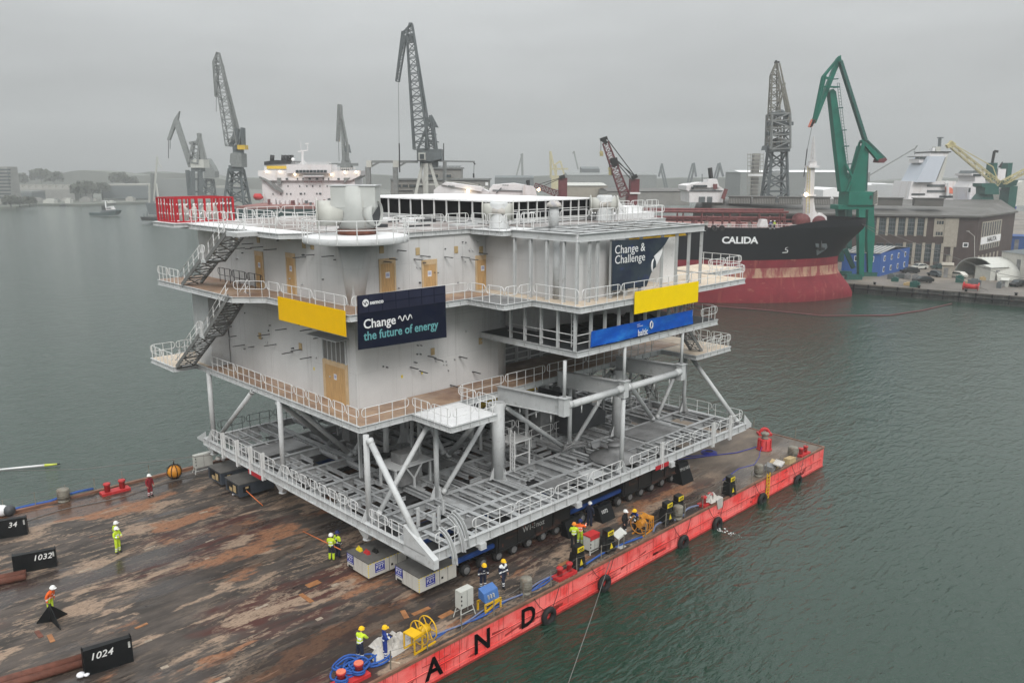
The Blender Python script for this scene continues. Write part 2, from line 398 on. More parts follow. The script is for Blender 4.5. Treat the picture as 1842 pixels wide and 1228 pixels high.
def deck_material():
    m = bpy.data.materials.new('barge_deck_steel'); m.use_nodes = True
    t = m.node_tree; N, L = t.nodes, t.links; b = N['Principled BSDF']
    tc = N.new('ShaderNodeTexCoord')
    def noise(st, sc, det=6.0, ro=0.6, off=(0, 0, 0), dist=0.0):
        mp = N.new('ShaderNodeMapping'); mp.inputs['Scale'].default_value = st; mp.inputs['Location'].default_value = off
        L.new(tc.outputs['Object'], mp.inputs['Vector'])
        n = N.new('ShaderNodeTexNoise'); n.inputs['Scale'].default_value = sc; n.inputs['Detail'].default_value = det
        n.inputs['Roughness'].default_value = ro; n.inputs['Distortion'].default_value = dist
        L.new(mp.outputs[0], n.inputs['Vector']); return n.outputs['Fac']
    def ramp(src, lo, hi, a=0.0, z=1.0):
        r = N.new('ShaderNodeMapRange'); r.inputs['From Min'].default_value = lo; r.inputs['From Max'].default_value = hi
        r.inputs['To Min'].default_value = a; r.inputs['To Max'].default_value = z
        L.new(src, r.inputs['Value']); return r.outputs[0]
    def mul(a, c):
        x = N.new('ShaderNodeMath'); x.operation = 'MULTIPLY'; L.new(a, x.inputs[0]); L.new(c, x.inputs[1]); return x.outputs[0]
    def mixc(f, a, c):
        x = N.new('ShaderNodeMix'); x.data_type = 'RGBA'; L.new(f, x.inputs['Factor'])
        for s, val in (('A', a), ('B', c)):
            if isinstance(val, tuple): x.inputs[s].default_value = (*val, 1)
            else: L.new(val, x.inputs[s])
        return x.outputs['Result']
    big = noise((0.6, 1, 1), 0.075, 3.0)
    fine = ramp(noise((0.55, 1, 1), 7.0, 5.0, 0.7), 0.42, 0.52)
    holes = ramp(noise((0.5, 1, 1), 2.6, 7.0, 0.7), 0.37, 0.44)
    c = mixc(ramp(noise((0.4, 1, 1), 0.9, 7.0, 0.65), 0.38, 0.62), (0.042, 0.035, 0.030), (0.094, 0.076, 0.065))
    c = mixc(ramp(noise((0.5, 1, 1), 0.14, 5.0, off=(7, 3, 0)), 0.55, 0.62), c, (0.070, 0.026, 0.021))                # oxblood paint
    dark = ramp(noise((0.14, 1, 1), 1.7, 7.0, 0.62, off=(9, 1, 0)), 0.54, 0.58)
    c = mixc(mul(dark, ramp(big, 0.3, 0.6, 0.35, 1.0)), c, (0.034, 0.028, 0.025))                                     # wet track lines
    streak = ramp(noise((0.24, 1.0, 1), 1.9, 9.0, 0.68, dist=0.25), 0.515, 0.55)
    c = mixc(mul(mul(streak, fine), ramp(big, 0.34, 0.52)), c, (0.225, 0.165, 0.12))                                  # worn pale streaks
    patch = ramp(noise((0.38, 1, 1), 0.50, 9.0, 0.62, off=(3, 11, 0), dist=0.3), 0.55, 0.585)
    c = mixc(mul(patch, holes), c, mixc(fine, (0.22, 0.155, 0.11), (0.30, 0.215, 0.155)))                             # big worn plates
    rust = ramp(noise((0.38, 1, 1), 0.34, 8.0, 0.62, off=(21, 5, 0)), 0.56, 0.60)
    c = mixc(mul(rust, holes), c, mixc(fine, (0.19, 0.082, 0.042), (0.27, 0.135, 0.075)))
    wet = ramp(noise((0.22, 1, 1), 0.30, 6.0, 0.6, off=(2, 17, 0)), 0.525, 0.58)
    c = mixc(ramp(wet, 0, 1, 0, 0.7), c, (0.036, 0.028, 0.025))
    sx = N.new('ShaderNodeSeparateXYZ'); L.new(tc.outputs['Object'], sx.inputs[0])
    far = ramp(sx.outputs['X'], 22.0, 30.0)                                                                           # dusty plating at the far end
    c = mixc(far, c, mixc(ramp(noise((0.5, 1, 1), 0.35, 7.0, 0.6), 0.38, 0.66), (0.075, 0.060, 0.050), (0.215, 0.170, 0.130)))
    b.inputs['Specular IOR Level'].default_value = 0.3
    L.new(c, b.inputs['Base Color'])
    rg = N.new('ShaderNodeMapRange'); rg.inputs['To Min'].default_value = 0.7; rg.inputs['To Max'].default_value = 0.2
    L.new(wet, rg.inputs['Value']); L.new(rg.outputs[0], b.inputs['Roughness'])
    bn = N.new('ShaderNodeBump'); bn.inputs['Strength'].default_value = 0.35; bn.inputs['Distance'].default_value = 0.02
    L.new(noise((0.5, 1, 1), 2.5, 6.0), bn.inputs['Height']); L.new(bn.outputs[0], b.inputs['Normal'])
    return m
M['deck'] = deck_material()
YB, YF, XE = 30.6, 65.6, 70.6                              # barge side, far side, end
barge = thing('barge', 'red flat deck barge with rust streaked brown deck carrying the grey steel platform', 'barge', (30, 48, WZ))
mb = MB()
hull = [(-6, YB), (XE, YB), (XE + 0.9, YF), (-6, YF + 1.2)]
mb.prism(hull, WZ - 1.2, -0.012)
# plating seams, doubler strakes and dents on the side that shows
mb.box(-6, YB - 0.05, -1.05, XE - 0.4, YB, -0.97); mb.box(-6, YB - 0.03, -1.62, XE - 0.5, YB, -1.56)
mb.build('hull', M['hulltop'], barge)
mb = MB()
for x in range(8, 70, 3): mb.box(x - 0.012, YB - 0.008, -1.88, x + 0.012, YB + 0.01, -0.1)
mb.box(-6, YB - 0.085, -1.0, XE - 0.6, YB - 0.052, -0.985)
for i in range(46):
    x = rnd.uniform(12, 69); z = rnd.uniform(-1.5, -0.25); l = rnd.uniform(0.2, 1.3)
    mb.obox((x, YB - 0.004, z), (l / 2, 0, rnd.uniform(-.04, .05)), (0, 0.008, 0), (0, 0, rnd.uniform(0.01, 0.03)))
mb.box(-6, YB - 0.06, WZ - 0.1, XE, YB + 0.01, WZ + 0.10)
for i in range(110):
    x = rnd.uniform(17, 70); h = rnd.uniform(.15, 1.3); w = rnd.uniform(.012, .05); z = rnd.choice((-.1, -.1, -.1, -1.06))
    h = min(h, .75) if z < -1 else h
    mb.hexa([(x, YB - .004, z - h), (x + w * .3, YB - .004, z - h), (x + w * .3, YB + .01, z - h), (x, YB + .01, z - h), (x, YB - .004, z), (x + w, YB - .004, z), (x + w, YB + .01, z), (x, YB + .01, z)])
for i in range(26):
    x = rnd.uniform(20, 69); z = rnd.uniform(-1.55, -.9); l = rnd.uniform(.3, 1.6); mb.obox((x, YB - .003, z), (l / 2, 0, rnd.uniform(-.08, .12)), (0, .006, 0), (.02, 0, rnd.uniform(.03, .10)))
mb.build('hull_scuffs', M['hullline'], barge)
mb = MB(); mb.prism([(-6, YB - 0.04), (XE + 0.05, YB - 0.04), (XE + 0.95, YF), (-6, YF + 1.2)], -0.010, 0.0); mb.build('deck_plate', M['deck'], barge)
mb = MB()
mb.box(-6, YB - 0.06, -0.10, XE + 0.04, YB + 0.10, 0.055)
mb.bar((XE + 0.02, YB, 0), (XE + 0.9, YF, 0), 0.14, 0.12)
mb.bar((-6, YF + 1.15, 0.06), (XE + 0.9, YF, 0.06), 0.3, 0.25)
mb.build('deck_edge', mat('rusty_edge', (0.20, 0.10, 0.065), 0.6, var=0.35, scale=2.5, stretch=(0.5, 1, 1)), barge)
# letters on the side: the photo shows  L A N D
for ch, x, z in (('L', 19.9, -1.0), ('A', 24.15, -0.99), ('N', 27.65, -0.98), ('D', 31.35, -0.97)):
    text('hull_letter', ch, (x, YB - 0.075, z), (1, 0, 0), (0, 0, 1), 1.72, M['black'], barge, 0.012, bold=0.035)
# steps in the deck edge: stanchions with wire, both sides
def post(p, q): MB().bar(p, q, 0.05).build('stanchion', M['drum'], barge)
for i in range(21):
    x = 21.6 + i * 2.42
    post((x, YB + 0.28, 0), (x + rnd.uniform(-.05, .05), YB + 0.28, 1.05))
for i in range(16):
    x = 4.0 + i * 2.1; y = YF + 1.1 - (x + 6) * 0.0155
    post((x, y, 0.1), (x, y, 1.25))
for i in range(8): post((XE + 0.1 + i * .1, 33.5 + i * 4.4, 0), (XE + 0.1 + i * .1, 33.5 + i * 4.4, 1.2))
for z in (0.55, 1.02):
    pts = []
    for i in range(61):
        u = i / 60 * 20; k = u % 1
        pts.append((21.6 + u * 2.42, YB + 0.28, z - 0.16 * 4 * k * (1 - k)))
    MB().path(pts, 0.011, 4).build('guard_wire', M['wire'], barge)
    pts = []
    for i in range(46):
        u = i / 45 * 15; k = u % 1; x = 4.0 + u * 2.1
        pts.append((x, YF + 1.1 - (x + 6) * 0.0155, z + 0.2 - 0.1 * 4 * k * (1 - k)))
    MB().path(pts, 0.014, 4).build('guard_wire', M['wire'], barge)
mb = MB()                                                   # ladder down the side
for s in (-0.22, 0.22): mb.bar((60.0 + s, YB - 0.12, -2.0), (60.0 + s, YB - 0.12, 0.35), 0.07)
for i in range(8): mb.bar((59.78, YB - 0.12, -1.85 + i * 0.28), (60.22, YB - 0.12, -1.85 + i * 0.28), 0.045)
mb.build('boarding_ladder', M['reelyellow'], barge)
PALE = mat('scraped_plate', (0.30, 0.245, 0.19), .7, var=.35, scale=5)
for i in range(12):
    x, y, a, l, w = rnd.uniform(10, 27), rnd.uniform(33, 58), rnd.uniform(-.12, .2), rnd.uniform(.3, .8), rnd.uniform(.12, .3)
    MB().obox((x, y, 0.005), (math.cos(a) * l / 2, math.sin(a) * l / 2, 0), (-math.sin(a) * w / 2, math.cos(a) * w / 2, 0), (0, 0, 0.005)).build('deck_patch', PALE, barge)
PATCH = mat('rust_orange_plate', (0.30, 0.13, 0.05), 0.6, var=0.3, scale=3)   # plates welded on the deck
for x, y, a, l, w in ((27.0, 32.9, 0.02, 1.0, 0.35), (25.3, 34.6, 1.2, 0.9, 0.3), (26.2, 34.2, -0.05, 1.2, 0.3), (10.0, 46.2, 1.5, .9, .25), (14, 44, 0.1, .7, .2), (23.4, 41.4, .02, .9, .5), (22.2, 40.2, 1.57, 1.3, .28), (36.5, 32.3, 0, 1, .3)):
    MB().obox((x, y, 0.012), (math.cos(a) * l / 2, math.sin(a) * l / 2, 0), (-math.sin(a) * w / 2, math.cos(a) * w / 2, 0), (0, 0, 0.012)).build('deck_patch', PATCH, barge)

# haze: one closed box of even air round everything
mb = MB(); mb.box(-1500, -1500, -6.0, 1500, 1500, 110.0)
me = bpy.data.meshes.new('haze')
me.from_pydata(mb.v, [], mb.f); me.update()
hz = bpy.data.objects.new('haze', me); COL.objects.link(hz); hz['kind'] = 'stuff'
hm = bpy.data.materials.new('haze_air'); hm.use_nodes = True
hn = hm.node_tree; hn.nodes.remove(hn.nodes['Principled BSDF'])
pv = hn.nodes.new('ShaderNodeVolumePrincipled')
pv.inputs['Color'].default_value = (0.88, 0.89, 0.895, 1); pv.inputs['Density'].default_value = 0.0005; pv.inputs['Anisotropy'].default_value = 0.35
hn.links.new(pv.outputs[0], hn.nodes['Material Output'].inputs['Volume'])
me.materials.append(hm)

# ================================================================== THE STEEL PLATFORM ON THE BARGE
def PY(px, py, y): r = ray(px, py); return CAM + r * ((y - CAM.y) / r.y)
def PX(px, py, x): r = ray(px, py); return CAM + r * ((x - CAM.x) / r.x)
sub = thing('offshore_substation', 'tall light grey steel offshore platform with decks, stairs and banners on the barge', 'offshore platform', (44, 50, 0))
def S(name, mb, m, label=None): return mb.build(name, m, sub, label)
Z1, Z2, Z3, Z4 = 3.25, 9.35, 16.35, 20.95                  # floor levels
UP = V((0, 0, 1))

def rail(pts, h=1.1, base=-0.3, gap=0.07, panel=2.7, name='handrail', m='rail', parent=None):
    mb = MB()
    for a, b in zip(pts[:-1], pts[1:]):
        a, b = V(a), V(b); L = (b - a).length; n = max(1, round(L / panel)); d = (b - a) / L
        for i in range(n):
            s0, s1 = L * i / n + gap, L * (i + 1) / n - gap
            r = min(0.22, (s1 - s0) * 0.3)
            lo, hi = h * 0.48, h
            out = []
            for cs, cz, a0 in ((s0 + r, hi - r, 180), (s1 - r, hi - r, 90), (s1 - r, lo + r, 0), (s0 + r, lo + r, -90)):
                for k in range(4):
                    t = R(a0 - 30 * k); out.append(a + d * (cs + math.cos(t) * r) + UP * (cz + math.sin(t) * r))
            mb.path(out, 0.025, 5, closed=True)
            k = max(2, round((s1 - s0) / 1.2) + 1) if s1 - s0 > 0.9 else 2
            for j in range(k):
                s = s0 + 0.28 + (s1 - s0 - 0.56) * j / (k - 1)
                mb.bar(a + d * s + UP * base, a + d * s + UP * h, 0.055, 0.03, up=d)
    return mb.build(name, M[m], parent or sub)

def deck(name, poly, z, depth=0.45, top='plywood', rib=1.1, inset=0.08, fascia='grey', sheet=True):
    mb = MB(); z0 = z - depth
    mb.prism(poly, z0, z - 0.03)
    n = len(poly); cx = sum(p[0] for p in poly) / n; cy = sum(p[1] for p in poly) / n
    for i in range(n):
        a, b = V((*poly[i], 0)), V((*poly[(i + 1) % n], 0)); L = (b - a).length
        d = (b - a) / L; nn = V((d.y, -d.x, 0))
        if nn.dot(V((cx, cy, 0)) - a) > 0: nn = -nn
        for zz in (z0 + 0.012, z - 0.045): mb.obox((a + b) / 2 + nn * 0.045 + UP * zz, d * (L / 2), nn * 0.045, UP * 0.014)
        k = max(1, int(L / rib))
        for j in range(1, k): mb.obox(a + d * (L * j / k) + nn * 0.035 + UP * ((z + z0) / 2), d * 0.012, nn * 0.034, UP * (depth / 2 - 0.06))
    o = S(name, mb, M[fascia])
    if sheet:
        mb = MB(); mb.prism([(x + (cx - x) * inset / max(abs(cx - x), .3), y + (cy - y) * inset / max(abs(cy - y), .3)) for x, y in poly], z - 0.03, z)
        mb.build('floor_sheet', M[top], o)
    return o

# ---- lower deck: edge girders, primary and secondary beams open to below
X0, X1, Y0, Y1 = 26.85, 62.6, 34.35, 64.0
def edge_girder(p, q, nrm):
    p, q, nrm = V(p), V(q), V(nrm); mb = MB(); L = (q - p).length; d = (q - p) / L
    mb.ibeam(p, q, 0.60, 0.30, 0.035)
    k = int(L / 1.15)
    for j in range(k + 1): mb.obox(p + d * (L * j / k), d * 0.012, nrm * 0.145, UP * 0.265)
    return S('edge_girder', mb, M['grey'])
zc = Z1 - 0.30
edge_girder((X0, Y0, zc), (X0, Y1, zc), (1, 0, 0)); edge_girder((X0 + 0.2, Y0, zc - 0.003), (X1, Y0, zc - 0.003), (0, 1, 0))
edge_girder((X1, Y0 + .2, zc), (X1, Y1, zc), (1, 0, 0)); edge_girder((X0 + .2, Y1, zc - .003), (X1, Y1, zc - .003), (0, 1, 0))
PXL = [X0, 32.7, 38.1, 42.4, 46.4, 52.0, 57.5, X1]
PYL = [Y0, 37.4, 40.6, 44.2, 47.8, 51.5, 55.3, 59.4, Y1]
mb = MB()
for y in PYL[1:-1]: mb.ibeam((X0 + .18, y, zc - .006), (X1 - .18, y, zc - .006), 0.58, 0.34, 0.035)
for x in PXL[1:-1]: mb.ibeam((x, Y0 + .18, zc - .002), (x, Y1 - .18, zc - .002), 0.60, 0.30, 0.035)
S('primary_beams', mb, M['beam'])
mb = MB(); PANS = []
for yi in range(len(PYL) - 1):
    y0, y1 = PYL[yi] + 0.18, PYL[yi + 1] - 0.18
    for xi in range(len(PXL) - 1):
        xa, xb = PXL[xi] + 0.3, PXL[xi + 1] - 0.3
        n = max(3, round((xb - xa) / (0.82 if yi < 2 else 0.95)))
        kind = rnd.random()
        for k in range(n + 1):
            x = xa + (xb - xa) * k / n + rnd.uniform(-.06, .06)
            if rnd.random() < 0.10: continue
            w = rnd.choice((0.14, 0.2, 0.2, 0.32, 0.42)) if yi < 2 else rnd.choice((0.12, 0.16, 0.2))
            ya, yb = y0, y1
            if rnd.random() < 0.18: ya = y0 + (y1 - y0) * rnd.uniform(.2, .5)
            zz = zc + 0.13 - rnd.choice((0, 0, 0.05, 0.12))
            mb.ibeam((x, ya, zz), (x, yb, zz), 0.30, w, 0.025)
        for k in range(rnd.randint(1, 3)):                 # cross ties
            y = rnd.uniform(y0 + .4, y1 - .4); x = rnd.uniform(xa, xb - 1.2)
            mb.ibeam((x, y, zc + 0.10), (min(x + rnd.uniform(1.0, 2.4), xb), y, zc + 0.10), 0.24, 0.14, 0.025)
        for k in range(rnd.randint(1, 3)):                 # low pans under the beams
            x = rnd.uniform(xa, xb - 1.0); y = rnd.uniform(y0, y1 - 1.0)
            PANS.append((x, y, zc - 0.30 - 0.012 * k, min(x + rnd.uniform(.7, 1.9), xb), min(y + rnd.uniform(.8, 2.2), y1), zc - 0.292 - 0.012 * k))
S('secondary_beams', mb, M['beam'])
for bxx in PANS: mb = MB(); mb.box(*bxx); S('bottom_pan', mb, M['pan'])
for (x, y, lx, ly, m) in ((40.2, 36.4, 2.2, 1.5, 'shade'), (50.2, 38.4, 3.0, 2.2, 'shade'), (36.4, 45.6, 2.8, 2.2, 'shade'), (31.5, 35.9, 1.7, 1.2, 'shade'), (43.6, 35.9, 1.7, 1.5, 'grey'), (54.6, 38.9, 4.6, 3.0, 'shade'),
                          (29.7, 57.3, 4.6, 2.6, 'shade'), (34.5, 50.0, 4.0, 0.9, 'steel_dark')):
    mb = MB(); mb.box(x - lx / 2, y - ly / 2, Z1 + 0.004, x + lx / 2, y + ly / 2, Z1 + 0.03); S('floor_plate', mb, M[m])

# ---- columns and braces
def column(x, y, r, z0, z1, gus=True, n=14):
    mb = MB(); mb.tube((x, y, z0), (x, y, z1), r, None, n)
    if gus:
        for a in range(4):
            d = V((math.cos(a * math.pi / 2), math.sin(a * math.pi / 2), 0)); s = V((-d.y, d.x, 0))
            mb.extrude([V((x, y, z0)) + d * (r - 0.02) - s * 0.012, V((x, y, z0)) + d * (r + 0.45) - s * 0.012, V((x, y, z0 + 0.9)) + d * (r - 0.02) - s * 0.012], s * 0.024)
    return S('column', mb, M['grey'])
for x, y, r, z1 in ((27.25, 40.75, .19, 8.9), (32.7, 40.6, .18, 8.9), (38.2, 40.3, .47, 8.9), (46.3, 40.6, .17, 8.9), (52.0, 40.3, .45, 8.9), (61.9, 40.3, .17, 8.9),
                    (27.2, 51.5, .19, 8.9), (27.2, 63.0, .20, 8.9), (38.2, 51.5, .36, 8.9), (46.3, 51.5, .2, 8.9), (52.0, 51.5, .36, 8.9), (61.9, 51.5, .2, 8.9),
                    (38.2, 63.0, .36, 8.9), (52.0, 63.0, .36, 8.9), (61.9, 63.0, .2, 8.9)):
    column(x, y, r, Z1 - 0.02, z1)
column(45.55, 34.8, .17, Z1 - .02, 9.2)
def brace(p, q, r=0.16):
    mb = MB(); p, q = V(p), V(q); d = (q - p).normalized()
    mb.tube(p, q, r, None, 12)
    mb.tube(p, p + d * 0.35, r * 1.25, r * 1.02, 12); mb.tube(q - d * 0.35, q, r * 1.02, r * 1.25, 12)
    return S('brace', mb, M['grey'])
brace((27.25, 40.4, 8.7), (27.0, 34.75, 3.2), .20)
brace((27.8, 40.6, 3.4), (32.3, 40.6, 8.8), .17); brace((33.1, 40.5, 3.4), (37.8, 40.4, 8.6), .17)
brace((38.7, 40.4, 8.6), (45.8, 40.6, 3.5), .18); brace((46.7, 40.6, 3.5), (51.6, 40.4, 8.4), .17)
brace((52.5, 40.4, 8.6), (57.3, 40.4, 3.4), .19); brace((57.8, 40.4, 3.4), (61.6, 40.4, 8.6), .17)
brace((61.95, 40.1, 8.8), (62.5, 35.0, 3.2), .19)
brace((27.2, 62.4, 3.4), (27.2, 55.4, 8.9), .18)
for a, b in (((28, 51.5, 8.7), (33, 51.5, 3.4)), ((33.2, 51.5, 3.4), (37.9, 51.5, 8.7)), ((38.7, 51.5, 8.6), (45.9, 51.5, 3.4)), ((46.7, 51.5, 3.4), (51.6, 51.5, 8.6)),
             ((38.2, 41, 8.6), (38.2, 46, 3.4)), ((38.2, 46.4, 3.4), (38.2, 51, 8.6)), ((52, 41, 8.6), (52, 46, 3.4)), ((27.4, 52, 8.7), (33.5, 55.5, 3.4))):
    brace(a, b, .2)
for x, y in ((26.95, 40.75), (26.95, 51.5), (27.0, 63.0)):
    mb = MB(); mb.hexa([(x - .05, y - .16, 2.02), (x + .3, y - .16, 2.02), (x + .3, y + .16, 2.02), (x - .05, y + .16, 2.02), (x - .2, y - .7, 2.66), (x + .5, y - .7, 2.66), (x + .5, y + .7, 2.66), (x - .2, y + .7, 2.66)])
    mb.tube((x + .1, y, 1.98), (x + .1, y, 2.03), .3, None, 10); S('support_pad', mb, M['grey'])
for x in (31.0, 40.0, 51.2): mb = MB(); mb.box(x - .25, Y0 - .3, 2.36, x + .25, Y0 + .3, 2.65); mb.bar((x, Y0 - .34, 2.3), (x, Y0 - .1, 2.3), .5, .06); S('support_pad', mb, M['grey'])
mb = MB(); mb.extrude([(X1 - .2, Y0 - .02, 2.66), (X1 + 1.1, Y0 - .02, 2.66), (X1 + 1.1, Y0 - .02, 3.0), (X1 - .2, Y0 - .02, 4.1)], (0, .05, 0))
S('end_gusset', mb, M['grey'])
mb = MB(); mb.extrude([(27.0, 64.1, 2.66), (27.0, 65.9, 2.66), (27.0, 65.9, 2.8), (27.0, 64.1, 3.7)], (.04, 0, 0)); S('end_gusset', mb, M['grey'])
# skid nose and arched rail guides at the near corner
mb = MB(); mb.hexa([(26.70, 33.55, 2.62), (27.06, 33.55, 2.62), (27.06, 36.4, 2.62), (26.70, 36.4, 2.62), (26.70, 33.55, 3.2), (27.06, 33.55, 3.2), (27.06, 36.4, 4.5), (26.70, 36.4, 4.5)]); S('skid_nose', mb, M['grey'])
for x, y in ((27.9, 34.0), (29.3, 34.9), (29.9, 35.2)):
    mb = MB(); out = []
    for k in range(9):
        t = R(90 * k / 8)
        out.append((x, y - 1.0 + 1.35 * (1 - math.cos(t)), 2.75 + 1.8 * math.sin(t)))
    for k in range(8):
        mb.bar(out[k], out[k + 1], 0.30, 0.03, up=(0, 1, 1)); mb.bar(V(out[k]) + V((0, .2, -.06)), V(out[k + 1]) + V((0, .2, -.06)), 0.30, 0.03, up=(0, 1, 1))
        mb.bar(V(out[k]) + V((0, .1, -.03)), V(out[k + 1]) + V((0, .1, -.03)), 0.03, 0.2, up=(0, 1, 1))
    S('rail_guide', mb, M['grey'])
for x, y in ((29.2, 36.6), (29.9, 37.0), (30.7, 36.4), (28.9, 37.8), (31.2, 38.1)):
    mb = MB(); mb.ibeam((x, y, Z1), (x, y, Z1 + rnd.uniform(.9, 1.5)), .18, .14, .03, up=(1, 0, 0)); S('stub_post', mb, M['grey'])
# equipment under the deck
mb = MB(); mb.box(31.0, 43.0, 4.85, 34.4, 45.2, 4.95)
for x, y in ((31.2, 43.2), (34.2, 43.2), (31.2, 45.0), (34.2, 45.0)): mb.bar((x, y, Z1), (x, y, 4.85), .14)
for x, y in ((32.7, 43.1),): mb.bar((x, y, 3.9), (x - .7, y, 4.85), .1); mb.bar((x, y, 3.9), (x + .7, y, 4.85), .1); mb.bar((x, y, Z1), (x, y, 4.0), .14)
S('work_table', mb, M['grey'])
for i in range(33):
    mb = MB(); x = rnd.uniform(30, 58); y = rnd.uniform(43.5, 57)
    if i % 3 == 0:
        for k in range(4): mb.bar((x, y, 7.6 - k * .32), (x + 5, y, 7.6 - k * .32), .25, .05)
        mb.bar((x + .3, y, 5.6), (x + .3, y, 8.9), .1); mb.bar((x + 4.6, y, 5.6), (x + 4.6, y, 8.9), .1)
    elif i % 3 == 1: mb.tube((x, y, 8.2), (x, y + 6, 8.2), .22, None, 10); mb.tube((x, y, 8.2), (x, y, 5), .22, None, 10)
    else: mb.box(x, y, Z1 + .1, x + 1.6, y + 1.1, Z1 + rnd.uniform(1.0, 2.6))
    S(('cable_ladder', 'pipe_run', 'equipment_box')[i % 3], mb, M[('shade', 'grey', 'shade')[i % 3]])
for x, y in ((34.3, 44.5), (36.0, 47.6), (41.2, 45.5), (43.8, 47.0), (44.8, 43.9), (49.3, 44.2), (55.2, 44.4), (56.8, 47.2), (31.0, 47.2), (59.4, 44.6)):
    mb = MB(); mb.ibeam((x, y, Z1), (x, y, 8.8), .2, .18, .03, up=(1, 0, 0)); mb.bar((x, y, rnd.uniform(5, 7)), (x + 1.4, y, rnd.uniform(5, 7)), .1); S('slim_post', mb, M['grey'])
mb = MB(); mb.ibeam((39.0, 43.2, 7.9), (45.2, 43.2, 8.2), .45, .3, .04); S('crane_beam', mb, M['craneyellow'])
mb = MB(); mb.ibeam((28.5, 44.2, 8.55), (34.5, 44.2, 8.55), .3, .2, .04); S('crane_beam', mb, M['craneyellow'])
mb = MB()                                                   # machinery bay, coloured black to imitate deep shade in the lower storey
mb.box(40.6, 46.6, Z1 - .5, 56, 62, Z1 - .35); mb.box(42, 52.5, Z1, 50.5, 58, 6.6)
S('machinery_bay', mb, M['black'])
mb = MB(); mb.hexa([(48.7, 43.0, 3.3), (53.8, 43.0, 3.3), (53.8, 46.2, 3.3), (48.7, 46.2, 3.3), (48.7, 43.0, 6.9), (53.8, 43.0, 4.4), (53.8, 46.2, 4.4), (48.7, 46.2, 6.9)]); S('machinery_cover', mb, M['steel_dark'])
mb = MB(); mb.lathe((47.3, 36.9, Z1 + .03), [(1.9, 0), (1.9, .12), (.75, .5), (.45, .62), (.45, 1.05), (.55, 1.05), (.55, 1.15), (.02, 1.2)], 20); S('hatch_cone', mb, M['shade'])
# small access tower with ladder beside the thick column
mb = MB()
for x, y in ((40.0, 40.7), (41.8, 40.7), (40.0, 42.2), (41.8, 42.2)): mb.bar((x, y, Z1), (x, y, 5.2), .12)
mb.box(39.9, 40.6, 5.2, 41.9, 42.3, 5.3)
for z in (4.2,): mb.bar((40, 40.7, z), (41.8, 40.7, z), .07)
S('access_tower', mb, M['rail'])
rail([(40.0, 40.7, 5.3), (40.0, 42.2, 5.3), (41.8, 42.2, 5.3), (41.8, 40.7, 5.3)], base=0)
mb = MB()
for s in (0, .45): mb.bar((39.75, 40.2 + s, Z1), (39.75, 40.2 + s, 6.4), .06)
for k in range(10): mb.bar((39.75, 40.2, Z1 + .25 + k * .3), (39.75, 40.65, Z1 + .25 + k * .3), .04)
S('access_ladder', mb, M['rail'])
mb = MB()                                                   # hose bundle over the brace joint
for k in range(7):
    a = V((45.3 + rnd.uniform(-.5, .2), 40.2, 3.6 + rnd.uniform(-.2, .4))); b = V((47.6 + rnd.uniform(-.3, .6), 39.9, 3.6 + rnd.uniform(-.3, .4)))
    mb.path([a, a.lerp(b, .3) + V((0, -.2, .35)), a.lerp(b, .7) + V((0, -.2, .2)), b, b + V((.1, -.1, -.6))], .05, 6)
S('hose_bundle', mb, M['shade'])
# lower deck rails
rail([(X0, 40.2, Z1), (X0, 36.0, Z1)], base=-.55); rail([(X0, 51.2, Z1), (X0, 41.3, Z1)], panel=1.25, base=-.55); rail([(X0, 62.6, Z1), (X0, 52.0, Z1)], panel=2.2, base=-.55)
rail([(30.3, Y0, Z1), (45.2, Y0, Z1)], panel=3.7, base=-.55); rail([(45.9, Y0, Z1), (49.6, Y0, Z1)], panel=3.6, base=-.55); rail([(50.4, Y0, Z1), (62.0, Y0, Z1)], panel=3.6, base=-.55)
rail([(27.4, Y0, Z1), (29.3, Y0, Z1)], base=-.55, panel=1.9)
rail([(X1, 34.6, Z1), (X1, 44, Z1)], base=-.5); rail([(28, Y1, Z1), (46, Y1, Z1)], m='steel_dark'); rail([(42, 43.9, Z1), (51, 43.9, Z1)]); rail([(56.5, 44, Z1), (62, 44, Z1)])
for x, y in ((49.9, Y0 - .12), (57.2, Y0 - .12), (59.9, Y0 - .12), (X0 - .12, 53.7), (X0 - .12, 57.8), (X0 - .12, 60.3), (X0 - .12, 55.6)):
    mb = MB(); mb.ibeam((x, y, 2.4), (x, y, 4.55), .26, .22, .03, up=(1, 0, 0)); S('tall_post', mb, M['rail'])
for a, b in (((49.05, Y0 - .17, 2.35), (50.75, Y0 - .17, 2.62)), ((X0 - .17, 54.0, 2.2), (X0 - .17, 56.0, 2.45))):
    mb = MB(); mb.box(min(a[0], b[0]) - .03, min(a[1], b[1]) - .03, a[2] + .15, max(a[0], b[0]), max(a[1], b[1]), b[2] + .22); S('marker_board', mb, M['redpaint'])

